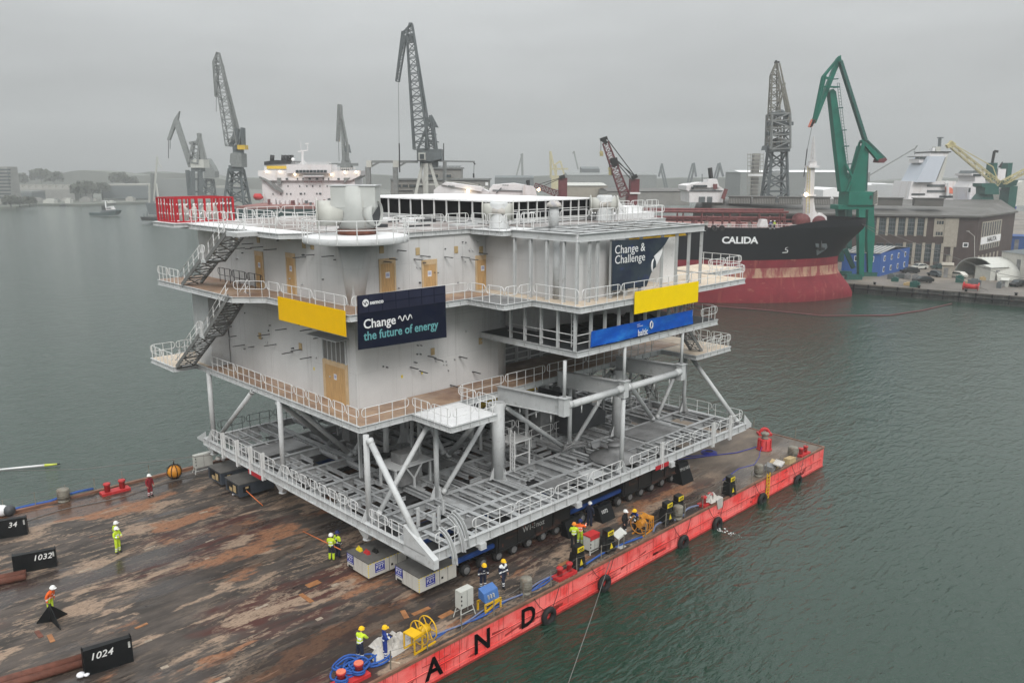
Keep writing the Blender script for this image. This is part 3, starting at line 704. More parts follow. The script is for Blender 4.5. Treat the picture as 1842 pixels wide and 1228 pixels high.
# ---- second deck walkway round the block
EX, EY = 27.2, 41.3
deck('mid_deck', [(EX, EY), (62.3, EY), (62.3, 63.6), (EX, 63.6)], Z2, 0.45)
deck('landing_deck', [(31.3, 37.3), (35.3, 37.3), (35.3, EY - .1), (31.3, EY - .1)], Z2 - 0.02, 0.42, 'snow', rib=.8)
deck('stair_landing', [(25.3, 65.2), (29.6, 65.2), (29.6, 70.0), (25.3, 70.0)], Z2, 0.42, 'plypale')
deck('stair_landing', [(27.2, 63.62), (29.6, 63.62), (29.6, 65.18), (27.2, 65.18)], Z2, 0.42, 'plypale')
rail([(EX, 62.5, Z2), (EX, 49.3, Z2)], panel=4.5); rail([(EX, 49.3, Z2), (EX, 41.3, Z2)], panel=1.75)
rail([(EX + .1, EY, Z2), (31.1, EY, Z2)], panel=4.0)
rail([(31.3, EY, Z2), (31.3, 37.3, Z2)], panel=2.0); rail([(31.4, 37.3, Z2), (35.2, 37.3, Z2)], panel=1.9); rail([(35.3, 37.4, Z2), (35.3, EY, Z2)], panel=1.9)
rail([(35.4, EY, Z2), (44.2, EY, Z2)], panel=4.4); rail([(44.3, EY, Z2), (58.3, EY, Z2)], panel=4.6)
rail([(27.0, 65.2, Z2), (25.3, 65.2, Z2), (25.3, 70, Z2), (29.6, 70, Z2)], panel=2.6)
mb = MB()
for x in range(29, 62, 3): mb.ibeam((x, EY + .2, 8.78), (x, 63.3, 8.78), .22, .2, .03)
S('floor_joists', mb, M['shade'])
# girders reaching out to the front tube line
for x in (39.1, 45.55, 52.85):
    mb = MB(); mb.extrude([(x - .02, EY - .02, 8.55), (x - .02, 34.95, 8.95), (x - .02, 34.95, 10.05), (x - .02, EY - .02, 9.75)], (.04, 0, 0))
    mb.bar((x, EY - .02, 9.76), (x, 34.95, 10.06), .42, .03); mb.bar((x, EY - .02, 8.55), (x, 34.95, 8.95), .42, .03)
    S('cantilever_girder', mb, M['grey'])
    mb = MB(); mb.box(x - .28, 34.55, 8.9, x + .28, 35.05, 10.15); mb.box(x - .36, 34.45, 10.15, x + .36, 35.15, 10.2); S('node_box', mb, M['grey'])
    mb = MB(); mb.tube((x, 34.8, 10.2), (x, 34.8, 12.7), .12, None, 10); S('hanger_post', mb, M['grey'])
for a, b in ((39.35, 45.3), (45.8, 52.6)):
    mb = MB(); mb.tube((a, 34.8, 9.62), (a + .5, 34.8, 9.55), .34, .25, 14); mb.tube((a + .45, 34.8, 9.55), (b - .45, 34.8, 9.55), .25, None, 14); mb.tube((b - .5, 34.8, 9.55), (b, 34.8, 9.62), .25, .34, 14); S('front_tube', mb, M['grey'])
mb = MB()
for x, y in ((41, EY - .05), (43, EY - .05), (47.5, EY - .05), (49.5, EY - .05), (51.2, EY - .05), (54.7, EY - .05), (56.6, EY - .05)): mb.tube((x, y, 8.0), (x, y, 8.9), .045, None, 6)
for x in (40.9, 42.6, 44.2, 47.4, 49.3, 51.3): mb.tube((x, 34.8, 8.75), (x, 34.8, 9.4), .045, None, 6)
for y in (36, 37.4, 39): mb.tube((39.1, y, 8.2), (39.1, y, 8.7), .04, None, 6)
S('hanger_pins', mb, M['rail'])

# ---- enclosed block
BX, BY, BY1 = 29.2, 44.5, 67.6
mb = MB(); mb.box(BX, BY, Z2, 43.0, BY1, Z4 - .3); S('block_walls', mb, M['wall'])
mb = MB()
for z in (14.75, 15.0): mb.box(BX - .004, BY - .004, z, 42.2, BY, z + .012)
mb.box(BX - .006, BY, 14.75, BX, BY1, 14.765)
for x in (33.8, 37.9, 41.2): mb.box(x, BY - .003, Z2, x + .012, BY, Z4 - .3)
for y in (50.2, 55.8, 61): mb.box(BX - .003, y, Z2, BX, y + .012, Z4 - .3)
S('weld_seams', mb, mat('weld_line', (0.36, 0.35, 0.35), 0.6))
mb = MB(); mb.tube((42.6, 45.0, Z2), (42.6, 45.0, 20.4), .62, None, 20); S('corner_tube', mb, M['grey'])
mb = MB()
for z in (12.2, 15.2): mb.tube((42.6, 45.0, z), (42.6, 45.0, z + .06), .66, None, 20)
mb.box(41.2, 43.9, 12.95, 43.4, 45, 13.05); S('collar_plates', mb, M['grey'])
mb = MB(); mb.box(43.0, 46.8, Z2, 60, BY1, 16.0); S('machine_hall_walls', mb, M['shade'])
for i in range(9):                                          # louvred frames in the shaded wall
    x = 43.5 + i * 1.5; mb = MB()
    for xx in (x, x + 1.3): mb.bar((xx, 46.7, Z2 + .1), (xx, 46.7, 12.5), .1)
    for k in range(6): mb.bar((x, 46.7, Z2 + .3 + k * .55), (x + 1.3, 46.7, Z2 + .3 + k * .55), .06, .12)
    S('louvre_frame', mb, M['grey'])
mb = MB(); mb.box(43.1, EY + .02, 13.2, 60, 62, 16.1); mb.box(46.5, EY, 16.3, 60.0, 62, 20.4); mb.box(40.95, 35.6, 16.3, 46.5, BY - .02, 20.4); S('annex_walls', mb, M['wall'])
mb = MB(); mb.box(53.0, 37.0, Z3, 54.7, EY - .02, 20.35); S('end_panel', mb, M['snow'])
mb = MB(); mb.tube((41.1, PX(1001, 470, 40.95).y, 16.35), (41.1, PX(1001, 470, 40.95).y, 20.4), .32, None, 18); S('annex_tube', mb, M['grey'])

def door(c, right, nrm, w, h, frame=.14, tr=0.35, lab=None):
    c, right, nrm = V(c), V(right), V(nrm); mb = MB()
    W2 = w / 2
    def slab(a, b, z0, z1, t0, t1, mm): mb.obox(c + right * ((a + b) / 2) + nrm * ((t0 + t1) / 2) + UP * ((z0 + z1) / 2), right * (abs(b - a) / 2), nrm * ((t1 - t0) / 2), UP * ((z1 - z0) / 2), mm)
    slab(-W2, -W2 + frame, 0, h, .002, .07, 1); slab(W2 - frame, W2, 0, h, .002, .07, 1); slab(-W2 + frame, W2 - frame, h - tr, h, .002, .065, 1)
    slab(-W2 + frame, W2 - frame, 0, h - tr, .002, .04, 0)
    o = mb.build('door', [M['door'], M['doorframe']], sub, lab)
    mb = MB(); q = c + UP * (h * .62) + nrm * .047
    mb.obox(q, right * .17, nrm * .004, UP * .2, 0)
    n = mb.build('notice', M['paper'], o)
    return o, n
def notice_lines(n, q, right, nrm):
    mb = MB()
    for k in range(3): mb.obox(V(q) + UP * (.09 - k * .075), V(right) * .12, V(nrm) * .0025, UP * .018)
    return mb
for (c, r, nn, w, h) in (((31.95, BY, Z3), (1, 0, 0), (0, -1, 0), 1.35, 2.95), ((35.55, BY, Z3), (1, 0, 0), (0, -1, 0), 1.35, 2.6), ((40.6, BY, Z3), (1, 0, 0), (0, -1, 0), 1.4, 2.55),
                         ((BX, 57.0, Z3), (0, -1, 0), (-1, 0, 0), 1.3, 2.75), ((BX, 52.3, Z3), (0, -1, 0), (-1, 0, 0), 1.3, 2.95), ((BX, 47.05, Z2), (0, -1, 0), (-1, 0, 0), 3.1, 2.9)):
    o, n = door(c, r, nn, w, h, .14 if w < 2 else .3, .35)
    q = V(c) + UP * (h * .62) + V(nn) * .0535
    mb = notice_lines(n, q, r, nn); mb.build('printed_lines', M['ink'], n)
mb = MB()                                                   # louvre panel above the double door
for k in range(5): mb.box(BX - .07, 45.75 + k * .54, 12.3, BX - .002, 46.19 + k * .54, 13.75)
o = S('louvre', mb, M['louvre'])
mb = MB(); mb.box(BX - .09, 45.55, 12.22, BX - .003, 45.7, 13.9); mb.box(BX - .09, 48.45, 12.22, BX - .003, 48.6, 13.9)
for k in range(4): mb.box(BX - .085, 46.2 + k * .54, 12.22, BX - .003, 46.28 + k * .54, 13.9)
mb.build('louvre_frame', M['grey'], o)
mb = MB(); mb.obox((BX - .5, 47.1, 14.05), (.55, 0, .04), (0, 1.9, 0), (0, 0, .03)); S('rain_hood', mb, M['grey'])
# bracket stubs standing out of the walls
for px, py in ((485, 601), (515, 591), (497, 619), (527, 633), (543, 628), (560, 642), (440, 620), (457, 623), (425, 604), (560, 592), (575, 607), (455, 438), (473, 444), (440, 446), (430, 440), (452, 447), (550, 462), (565, 458), (600, 460), (497, 448)):
    p = PX(px, py, BX); mb = MB(); l = rnd.choice((.5, .9, .9, 1.0)); mb.bar(p, p - V((l, 0, 0)), .10, .05); S('wall_bracket', mb, M['steel_dark'])
for px, py in ((745, 651), (782, 645), (826, 641), (738, 660), (755, 667), (770, 640), (716, 450), (745, 466), (757, 460), (800, 462), (845, 466), (862, 455), (690, 470), (700, 465), (830, 462), (880, 460), (760, 472), (810, 692), (850, 668)):
    p = PY(px, py, BY)
    if p.x > 42: continue
    mb = MB(); l = rnd.choice((.35, .9, .9)); mb.bar(p, p - V((0, l, 0)), .10, .05); S('wall_bracket', mb, M['steel_dark'])
q9 = random.Random(77)
for i in range(60):                                         # small studs, lugs and stub pipes on the plating
    mb = MB(); l = q9.uniform(.06, .22); r = q9.uniform(.025, .06)
    if i % 2:
        x, z = q9.uniform(30, 42), q9.choice((q9.uniform(10.4, 14.4), q9.uniform(16.8, 20.2))); mb.tube((x, BY, z), (x, BY - l, z), r, None, 7)
        if i % 3 == 0: mb.tube((x + .3, BY, z - .05), (x + .3, BY - l, z - .05), r, None, 7)
    else:
        y, z = q9.uniform(46, 66), q9.choice((q9.uniform(10.4, 14.4), q9.uniform(16.8, 20.2))); mb.tube((BX, y, z), (BX - l, y, z), r, None, 7)
    S('wall_stud', mb, M[q9.choice(('steel_dark', 'stair', 'grey'))])
for px, py in ((820, 449), (751, 452), (686, 449), (778, 632), (864, 613), (865, 449)):
    p = PY(px, py, BY); mb = MB(); mb.box(p.x - .17, BY - .05, p.z - .25, p.x + .17, BY - .002, p.z + .25); S('blanking_plate', mb, M['tan'])
for px, py in ((465, 431), (427, 434), (520, 426), (547, 440), (562, 442), (541, 623), (468, 604)):
    p = PX(px, py, BX); mb = MB(); mb.box(BX - .05, p.y - .2, p.z - .25, BX - .002, p.y + .2, p.z + .25); S('blanking_plate', mb, M['tan'])
for px, py in ((565, 663), (723, 677), (759, 670)):
    p = PY(px, py, BY) if px > 650 else PX(px, py, BX); mb = MB()
    if px > 650: mb.box(p.x - .07, BY - .01, p.z - .11, p.x + .07, BY - .002, p.z + .11)
    else: mb.box(BX - .01, p.y - .07, p.z - .11, BX - .002, p.y + .07, p.z + .11)
    S('yellow_tag', mb, M['hazyellow'])

# ---- third deck
TX, TY = 27.25, 42.0
deck('upper_walkway', [(TX, TY), (39.6, TY), (39.6, BY - .01), (BX - .01, BY - .01), (BX - .01, 67.4), (25.5, 67.4), (25.5, 54.2), (TX, 52.4)], Z3, 0.45)
deck('annex_deck', [(39.65, 34.0), (60.5, 34.0), (60.5, 41.2), (44.9, 41.2), (44.9, BY - .01), (39.65, BY - .01)], Z3, 0.45, 'plypale')
deck('hatch_deck', [(37.0, 38.4), (39.62, 38.4), (39.62, TY - .02), (37.0, TY - .02)], Z3 - .04, 0.42, 'shade', rib=.7)
deck('rear_landing', [(60.55, 37.6), (66.2, 37.6), (66.2, 42), (60.55, 42)], Z3 + .1, 0.4, 'plypale')
rail([(TX, 50.4, Z3), (TX, 42.2, Z3)], panel=4.1); rail([(25.6, 54.2, Z3), (TX, 52.4, Z3), (TX, 50.5, Z3)], panel=2.3)
rail([(TX + .1, TY, Z3), (37.0, TY, Z3)], panel=4.4)
rail([(37.0, TY, Z3), (37.0, 38.4, Z3), (39.6, 38.4, Z3)], panel=1.6)
rail([(39.65, 38.3, Z3), (39.65, 34.1, Z3)], panel=4.4); rail([(39.75, 34.0, Z3), (60.4, 34.0, Z3)], panel=4.3); rail([(60.5, 34.1, Z3), (60.5, 37.5, Z3)], panel=3)
rail([(60.5, 37.6, Z3 + .1), (66.1, 37.6, Z3 + .1), (66.2, 42, Z3 + .1)], panel=3.0)
rail([(25.5, 67.4, Z3), (25.5, 63.0, Z3)], panel=2.2); rail([(28.6, 63, Z3), (28.6, 55.5, Z3)], panel=2.5, m='steel_dark')
rail([(47, 40.6, Z3), (59, 40.6, Z3)], panel=3)
# annex frame: posts on two storeys, open beam roof
def post(x, y, z0, z1, w=.18):
    mb = MB(); mb.ibeam((x, y, z0), (x, y, z1), w, w, .025, up=(1, 0, 0)); S('frame_post', mb, M['grey'])
for px in (1038.5, 1060, 1074.5, 1099.5, 1127, 1152, 1190, 1216, 1238, 1260): post(PY(px, 470, 34.85).x, 34.85, Z3, 20.45)
for px in (1015, 984, 955, 926): post(40.25, PX(px, 470, 40.25).y, Z3, 20.45)
for px in (1035, 1063, 1088, 1113, 1136, 1160, 1184, 1202, 1215, 1224): post(PY(px, 580, 34.85).x, 34.85, 13.15, 15.88)
for px in (1004, 974, 944.5, 919): post(40.35, PX(px, 570, 40.35).y, 13.15, 15.88)
mb = MB()
mb.ibeam((40.25, 34.8, 20.72), (55.2, 34.8, 20.72), .54, .3, .04); mb.ibeam((40.25, 34.95, 20.715), (40.25, 41.0, 20.715), .53, .3, .04); mb.ibeam((55.05, 34.95, 20.715), (55.05, 41.2, 20.715), .53, .3, .04)
for x in (42.6, 45.1, 47.6, 50.1, 52.6): mb.ibeam((x, 34.97, 20.78), (x, 41.2, 20.78), .36, .2, .03)
for y in (36.4, 38.0, 39.6): mb.ibeam((40.4, y, 20.80), (54.9, y, 20.80), .30, .2, .03)
S('annex_roof_beams', mb, M['grey'])
mb = MB(); mb.ibeam((41.3, 36.1, 20.2), (54.6, 36.1, 20.2), .26, .22, .04); mb.box(41.0, 36.0, 19.9, 41.5, 36.3, 20.35); S('crane_beam', mb, M['craneyellow'])
# middle annex deck behind the blue banner
deck('service_deck', [(40.3, 34.75), (57.8, 34.75), (57.8, BY - .05), (40.3, BY - .05)], 13.15, 0.45, 'steel_dark')
mb = MB()
for z in (13.65, 14.2): 
    mb.tube((40.35, 35, z), (40.35, 41.5, z), .03, None, 5); mb.tube((40.4, 34.85, z), (45, 34.85, z), .03, None, 5)
S('guard_bars', mb, M['rail'])
mb = MB()
for s in (0, .4): mb.bar((41.1 + s, 36, 13.15), (41.1 + s, 36, 15.9), .05)
for k in range(8): mb.bar((41.1, 36, 13.3 + k * .32), (41.5, 36, 13.3 + k * .32), .035)
S('inner_ladder', mb, M['rail'])
for i in range(5):
    mb = MB(); x = 42.5 + i * 2.2; y = 37.2 + (i % 2)
    pts = [(x + rnd.uniform(-1, 1.6), y + rnd.uniform(-.8, .8), 13.2 + (.12 if k % 2 else .05)) for k in range(7)]
    mb.path(pts, .05, 5); S('loose_cable', mb, M['shade'])
for i, (x, y, a, b, h) in enumerate(((44, 38.6, 2.4, 1.6, .5), (47.8, 38.2, 3.2, 2.0, .7), (51.8, 38.4, 2.6, 1.6, .5))):
    mb = MB(); mb.hexa([(x, y, 13.16), (x + a, y, 13.16), (x + a, y + b, 13.16), (x, y + b, 13.16), (x + .3, y + .2, 13.16 + h), (x + a - .4, y + .3, 13.16 + h * .7), (x + a - .3, y + b - .2, 13.16 + h), (x + .3, y + b - .2, 13.16 + h * 1.2)]); S('covered_equipment', mb, M['black'])
for px in (1030, 1060): 
    p = PY(px, 560, EY); mb = MB(); mb.torus((p.x, EY - .02, p.z), (0, 1, 0), .5, .02, 20, 5); S('pipe_collar', mb, M['grey'])
rail([(57.8, 35.0, 13.15), (57.8, 40, 13.15)], panel=2.4); rail([(55.2, 34.75, 13.15), (57.7, 34.75, 13.15)], panel=2.4)
# right end landing and stair
deck('end_landing', [(59.4, 37.6), (65.0, 37.6), (65.0, 44), (62.35, 44), (62.35, 41.25), (59.4, 41.25)], Z2, 0.42, 'plypale')
rail([(60.8, 37.6, Z2), (65, 37.6, Z2), (65, 44, Z2)], panel=2.2); rail([(61.0, 38.2, Z2), (64.6, 38.2, Z2)], panel=1.8)

def stair(a, b, wv, tread=.25, name='stair', rails=True, m='stair'):
    """flight from the upper edge a to the lower edge b; wv is the width vector from a"""
    a, b, wv = V(a), V(b), V(wv); d = b - a; hd = V((d.x, d.y, 0)).normalized(); n = max(3, round(-d.z / tread)); w = wv.normalized()
    mb = MB()
    for o in (V((0, 0, 0)), wv): mb.bar(a + o, b + o, .06, .30, up=UP)
    for k in range(n):
        c = a.lerp(b, (k + .5) / n) + wv / 2; mb.obox(c, wv / 2, hd * .13, UP * .02)
    for k in range(3):
        p, q = a.lerp(b, k / 3) - UP * .14, a.lerp(b, (k + 1) / 3) - UP * .14
        mb.bar(p, q + wv, .06); mb.bar(p + wv, q, .06); mb.bar(q, q + wv, .07)
    o = S(name, mb, M[m])
    if rails:
        mb = MB()
        for s in (V((0, 0, 0)), wv):
            for h in (.55, 1.05): mb.path([a + s + UP * h, b + s + UP * h], .028, 5)
            for k in range(4): p = a.lerp(b, (k + .35) / 4) + s; mb.bar(p, p + UP * 1.05, .05)
        mb.build('stair_rail', M['rail'], o)
    return o
WV = V((1.5, 0, 0))
def flight(y0, z0, ym, zm, y1, z1, x=25.45):
    stair((x, y0, z0), (x, ym, zm), WV); stair((x, ym + .9, zm), (x, y1, z1), WV)
    mb = MB(); mb.box(x, ym, zm - .2, x + 1.5, ym + .9, zm); S('stair_rest', mb, M['grey']); rail([(x, ym, zm), (x, ym + .9, zm)], panel=1, base=0)
flight(54.2, Z4 - .1, 57.9, 18.6, 62.6, Z3); flight(54.6, Z3, 59.2, 12.75, 65.1, Z2)
mb = MB(); mb.box(25.4, 52.6, Z4 - .35, 27.0, 54.2, Z4 - .05); S('stair_head', mb, M['grey'])
stair((57.4, 38.2, 13.15), (61.2, 38.2, Z2), (0, 1.2, 0)); stair((60.2, 44.2, Z2 - .1), (63.4, 44.2, Z1), (0, 1.1, 0))
mb = MB(); mb.box(27.6, 63.0, 9.35, 29.1, 66, 16); S('stair_support_wall', mb, M['grey'])

# ---- roof
deck('roof_deck', [(BX - .1, BY - .08), (43.2, BY - .08), (43.2, 42.2), (60.6, 42.2), (60.6, BY1), (BX - .1, BY1)], Z4, 0.35, 'roof', inset=.05)
deck('roof_walkway', [(27.0, 49.8), (BX - .15, 48.6), (BX - .15, BY1), (27.0, BY1)], Z4 - .01, 0.4, 'snow')
deck('roof_outlook', [(39.4, 41.0), (42.8, 41.0), (42.8, BY - .12), (39.4, BY - .12)], Z4 - .02, 0.38, 'snow', rib=.6)
deck('cage_deck', [(25.9, 64.2), (31.5, 64.2), (31.5, 68.4), (25.9, 68.4)], Z4 + .05, 0.35, 'snow')
rail([(27.0, 63.9, Z4), (27.0, 54.4, Z4)], panel=2.9); rail([(27.1, 52.4, Z4), (27.0, 49.8, Z4), (BX - .1, 48.6, Z4)], panel=2.6)
rail([(32.4, BY - .06, Z4), (39.3, BY - .06, Z4)], panel=2.3); rail([(39.4, BY - .1, Z4), (39.4, 41.0, Z4), (42.8, 41.0, Z4), (42.8, BY - .2, Z4)], panel=1.8)
rail([(43.2, 42.25, Z4), (60.5, 42.25, Z4)], panel=3.2); rail([(60.6, 42.3, Z4), (60.6, 62, Z4)], panel=3.4); rail([(30.5, 50.5, Z4), (30.5, 63, Z4)], panel=3.0); rail([(31.6, 64, Z4), (42, 64, Z4)], panel=3)
rail([(52.0, 42.7, Z4 + .5), (60.2, 42.7, Z4 + .5)], panel=2.0, base=-.5); rail([(55.0, 47, Z4 + .4), (60.2, 47, Z4 + .4)], panel=2.4)
mb = MB(); mb.box(54.5, 43.2, Z4, 60.3, 50, Z4 + .5); mb.box(57.6, 44.4, Z4 + .5, 60.0, 47, Z4 + 1.0); S('roof_plinth', mb, M['snow'])
mb = MB(); mb.bar((57.2, 44, Z4 + .5), (55.4, 44, Z4 + 1.9), .08, .3); mb.bar((57.2, 44.7, Z4 + .5), (55.4, 44.7, Z4 + 1.9), .08, .3)
for k in range(6): mb.obox((56.9 - k * .3, 44.35, Z4 + .7 + k * .22), (.12, 0, 0), (0, .33, 0), (0, 0, .015))
S('roof_steps', mb, M['rail'])
# round outlook with its cone, and the wide flanged stack
PC = V((29.4, 44.2, 0)); PR = 3.35
mb = MB(); mb.lathe((PC.x, PC.y, Z4 - .38), [(PR - .02, 0), (PR, .02), (PR, .36), (PR - .05, .38)], 48); o = S('round_deck', mb, M['grey'])
mb = MB(); mb.lathe((PC.x, PC.y, Z4 - .004), [(PR - .1, 0), (PR - .1, .03)], 48); mb.build('floor_sheet', M['snow'], o)
mb = MB(); mb.lathe((29.75, 45.0, Z3), [(.55, 0), (1.12, Z4 - .4 - Z3)], 28); S('round_deck_cone', mb, M['wall'])
mb = MB()
def arc(rad, z, a0, a1, n=30): return [(PC.x + rad * math.cos(R(a0 + (a1 - a0) * k / n)), PC.y + rad * math.sin(R(a0 + (a1 - a0) * k / n)), z) for k in range(n + 1)]
for h in (.55, 1.1): mb.path(arc(PR - .03, Z4 + h, 92, 362), .030, 5)
for k in range(14):
    a = R(92 + 270 * k / 13); p = V((PC.x + PR * math.cos(a), PC.y + PR * math.sin(a), Z4 - .3)); mb.bar(p, p + UP * 1.4, .05)
S('round_handrail', mb, M['rail'])
def ringduct(c, ax, r, l, t=.06):
    mb.lathe(c, [(r - t, -.05), (r, -.05), (r, l), (r - t, l), (r - t, -.02)], 24, axis=ax)
TC = V((30.1, 45.1, 0)); er = V((math.cos(R(-62)), math.sin(R(-62)), 0)); el = V((math.cos(R(150)), math.sin(R(150)), 0))
mb = MB(); mb.lathe((TC.x, TC.y, Z4 + .03), [(1.28, 0), (1.28, .35)], 24); o1 = S('stack_base', mb, M['rust'])
mb = MB(); mb.lathe((TC.x, TC.y, Z4 + .38), [(1.17, 0), (1.17, 2.75)], 28)
fr = V((RT.x, RT.y, 0)); bk = HF
mb.obox(V((TC.x, TC.y, Z4 + 2.45)) , fr * 1.42, bk * 1.05, UP * .66)
q_ = V((TC.x, TC.y, 0)); mb.hexa([q_ + fr * a * 1.05 + bk * b * .8 + UP * 22.0 for a, b in ((-1, -1), (1, -1), (1, 1), (-1, 1))] + [q_ + fr * a * 1.415 + bk * b * 1.045 + UP * 22.75 for a, b in ((-1, -1), (1, -1), (1, 1), (-1, 1))])
ringduct(V((TC.x, TC.y, 22.35)) + er * .9, er, .83, .62)
stack = S('exhaust_stack', mb, mat('stack_paint', (0.47, 0.48, 0.46), 0.55, var=0.08, scale=.8, drips=(2.5, 2.5, 0.2), dripcol=(0.36, 0.33, 0.28)))
mb = MB(); mb.obox(V((TC.x, TC.y, Z4 + 3.16)), fr * 1.5, bk * 1.12, UP * .04); mb.build('stack_flange', M['grey'], stack)
mb = MB(); mb.tube(V((TC.x, TC.y, 22.35)) + er * 1.2, V((TC.x, TC.y, 22.35)) + er * 1.35, .75, None, 24); mb.build('duct_opening', M['steel_dark'], stack)
mb = MB(); c = V((TC.x, TC.y, 22.35)); mb.tube(c + el * .9, c + el * 2.5, .82, None, 24); mb.tube(c + el * 2.5, c + el * 2.56, .98, None, 24); mb.build('side_duct', M['cabinet'], stack)
def tee(x, y, z0=Z4, r=.72, ang=135, tall=1.9, cov='tarp'):
    mb = MB(); mb.lathe((x, y, z0), [(r + .12, 0), (r + .12, .08), (r, .1), (r, tall - .2), (r * .8, tall)], 20)
    o = S('vent_tee', mb, M['grey']); d = V((math.cos(R(ang)), math.sin(R(ang)), 0)); c = V((x, y, z0 + tall * .62))
    mb = MB(); mb.tube(c - d * 1.0, c + d * 1.15, r * .85, None, 20); mb.tube(c + d * 1.15, c + d * 1.22, r * 1.12, None, 20); mb.tube(c - d * 1.08, c - d * 1.0, r * 1.1, None, 20); mb.build('vent_arm', M['cabinet'], o)
    mb = MB(); mb.lathe((x, y, z0 + tall * .55), [(r + .12, 0), (r + .10, tall * .15), (r * .75, tall * .38), (r * .3, tall * .46)], 7); mb.build('tarp_cover', M['tarp'], o)
tee(41.0, 43.1); tee(53.6, 43.5, tall=2.1)
mb = MB(); mb.lathe((45.3, 41.6, Z4), [(.36, 0), (.36, 1.5), (.3, 1.55)], 14); o = S('vent_pipe', mb, M['grey'])
mb = MB(); mb.lathe((45.3, 41.6, Z4 + 1.45), [(.62, 0), (.5, .3), (.42, .32), (.3, .42)], 9); mb.build('vent_cowl', M['tarp'], o)
# cooler enclosure: black bays between light posts under a white lid
EX0, EX1, EYN, EY1 = 42.9, 54.0, 44.95, 64.0
mb = MB(); mb.box(EX0 + .12, EYN + .12, Z4, EX1 - .12, EY1, 22.68); enc = S('cooler_enclosure', mb, M['black'])
mb = MB(); mb.box(EX0 - .12, EYN - .12, 22.68, EX1 + .12, EY1 + .1, 22.80); mb.build('enclosure_lid', M['snow'], enc)
mb = MB()
for z in (21.0, 21.18): mb.box(EX0 + .02, EYN + .02, z, EX1, EYN + .1, z + .14); mb.box(EX0 + .02, EYN + .1, z, EX0 + .1, EY1, z + .14)
mb.build('lower_louvres', M['grey'], enc)
mb = MB(); mb.box(EX0 - .02, EYN - .02, 21.34, EX1 + .02, EYN + .06, 21.40); mb.box(EX0 - .02, EYN + .06, 21.34, EX0 + .06, EY1, 21.40); mb.box(EX0 - .02, EYN - .02, 22.02, EX1 + .02, EYN + .04, 22.07); mb.build('mid_frame', M['rail'], enc)
for k in range(12):
    mb = MB(); x = EX0 + (EX1 - EX0) * k / 11; mb.box(x - .035, EYN - .04, 20.96, x + .035, EYN + .07, 22.68); mb.build('enclosure_post', M['rail'], enc)
for k in range(1, 13):
    mb = MB(); y = EYN + (EY1 - EYN) * k / 12; mb.box(EX0 - .04, y - .04, 20.96, EX0 + .07, y + .04, 22.68); mb.build('enclosure_post', M['rail'], enc)
for i in range(12):
    mb = MB(); x, y = rnd.uniform(32.5, 42), rnd.uniform(46, 60); mb.box(x, y, Z4 + .004, x + rnd.uniform(.5, 2.6), y + rnd.uniform(.2, 1.4), Z4 + rnd.uniform(.06, .3)); S('roof_kerb', mb, M[rnd.choice(('snow', 'grey', 'steel_dark'))])

# ================================================================== things hung on the platform
def board(name, p0, p1, z0, z1, m, label, cat, t=.05):
    p0, p1 = V(p0), V(p1); d = (p1 - p0).normalized(); n = V((-d.y, d.x, 0)); mb = MB()
    mb.obox((p0 + p1) / 2 + UP * ((z0 + z1) / 2), (p1 - p0) / 2, n * (t / 2), UP * ((z1 - z0) / 2))
    return tag(mb.build(name, m, None, None, (p0 + p1) / 2 + UP * z0), label, cat)
board('yellow_board', (TX - .13, 50.62, 0), (TX - .13, 42.3, 0), 14.95, 16.58, M['yellow'], 'plain deep yellow board hung on the walkway left of the navy banner', 'board')
a, b = PY(1142, 525, 33.85), PY(1256.5, 508, 33.85); a2 = PY(1142, 565, 33.85)
board('yellow_board', (a.x, 33.85, 0), (b.x, 33.85, 0), a2.z, a.z, M['yellow2'], 'bright yellow board hung above the blue banner', 'board')
def cloth(name, m, corners, label, cat, nx=14, nz=6, amp=.03, loc=None, group=None):
    """corners TL TR BR BL; a banner with slight ripples and 1 cm thickness"""
    TL, TR, BR, BL = [V(c) for c in corners]; n = (TR - TL).cross(BL - TL).normalized(); mb = MB(); vs = []
    for side in (0, 1):
        for j in range(nz + 1):
            for i in range(nx + 1):
                u, v = i / nx, j / nz; p = TL.lerp(TR, u).lerp(BL.lerp(BR, u), v)
                w = amp * (math.sin(u * 9 + v * 2) + .6 * math.sin(u * 23 + 1 + v * 5)) * (0.25 + v)
                vs.append(p + n * (w + side * .012))
    N = (nx + 1) * (nz + 1); fs = []
    for s in (0, 1):
        for j in range(nz):
            for i in range(nx):
                q = [s * N + j * (nx + 1) + i, s * N + j * (nx + 1) + i + 1, s * N + (j + 1) * (nx + 1) + i + 1, s * N + (j + 1) * (nx + 1) + i]
                fs.append(tuple(q if s == 0 else q[::-1]))
    edge = [j * (nx + 1) for j in range(nz + 1)]
    mb.add(vs, fs, 0, True)
    return tag(mb.build(name, m, None, None, loc or BL), label, cat, group)
y = TY - .12
cs = [PY(642.5, 532, y), PY(801, 513, y), PY(803, 606.5, y), PY(644.5, 629.5, y)]
navy = cloth('banner', M['navy'], cs, 'navy banner with white and teal slogan hung over the walkway rail', 'banner', amp=.02)
mb = MB(); q0, q1 = cs[0] + V((.03, -.05, 0)), cs[1] + V((-.03, -.05, 0)); mb.hexa([q0 - UP * 1.12, q1 - UP * 1.12, q1 - UP * 1.12 + V((0, .008, 0)), q0 - UP * 1.12 + V((0, .008, 0)), q0, q1, q1 + V((0, .008, 0)), q0 + V((0, .008, 0))]); mb.build('banner_top_strip', M['navy2'], navy)
mb = MB(); z = cs[0].z
for k in range(6): x = cs[0].x + .75 + k * 1.05; mb.box(x, y - .062, z - 1.1, x + .05, y - .055, z - .05)
mb.box(cs[0].x + .05, y - .062, z - .62, cs[1].x - .05, y - .0552, z - .57); mb.build('rail_imprint', M['navy'], navy)
bx, bz, yy = cs[0].x, cs[0].z, y - .075
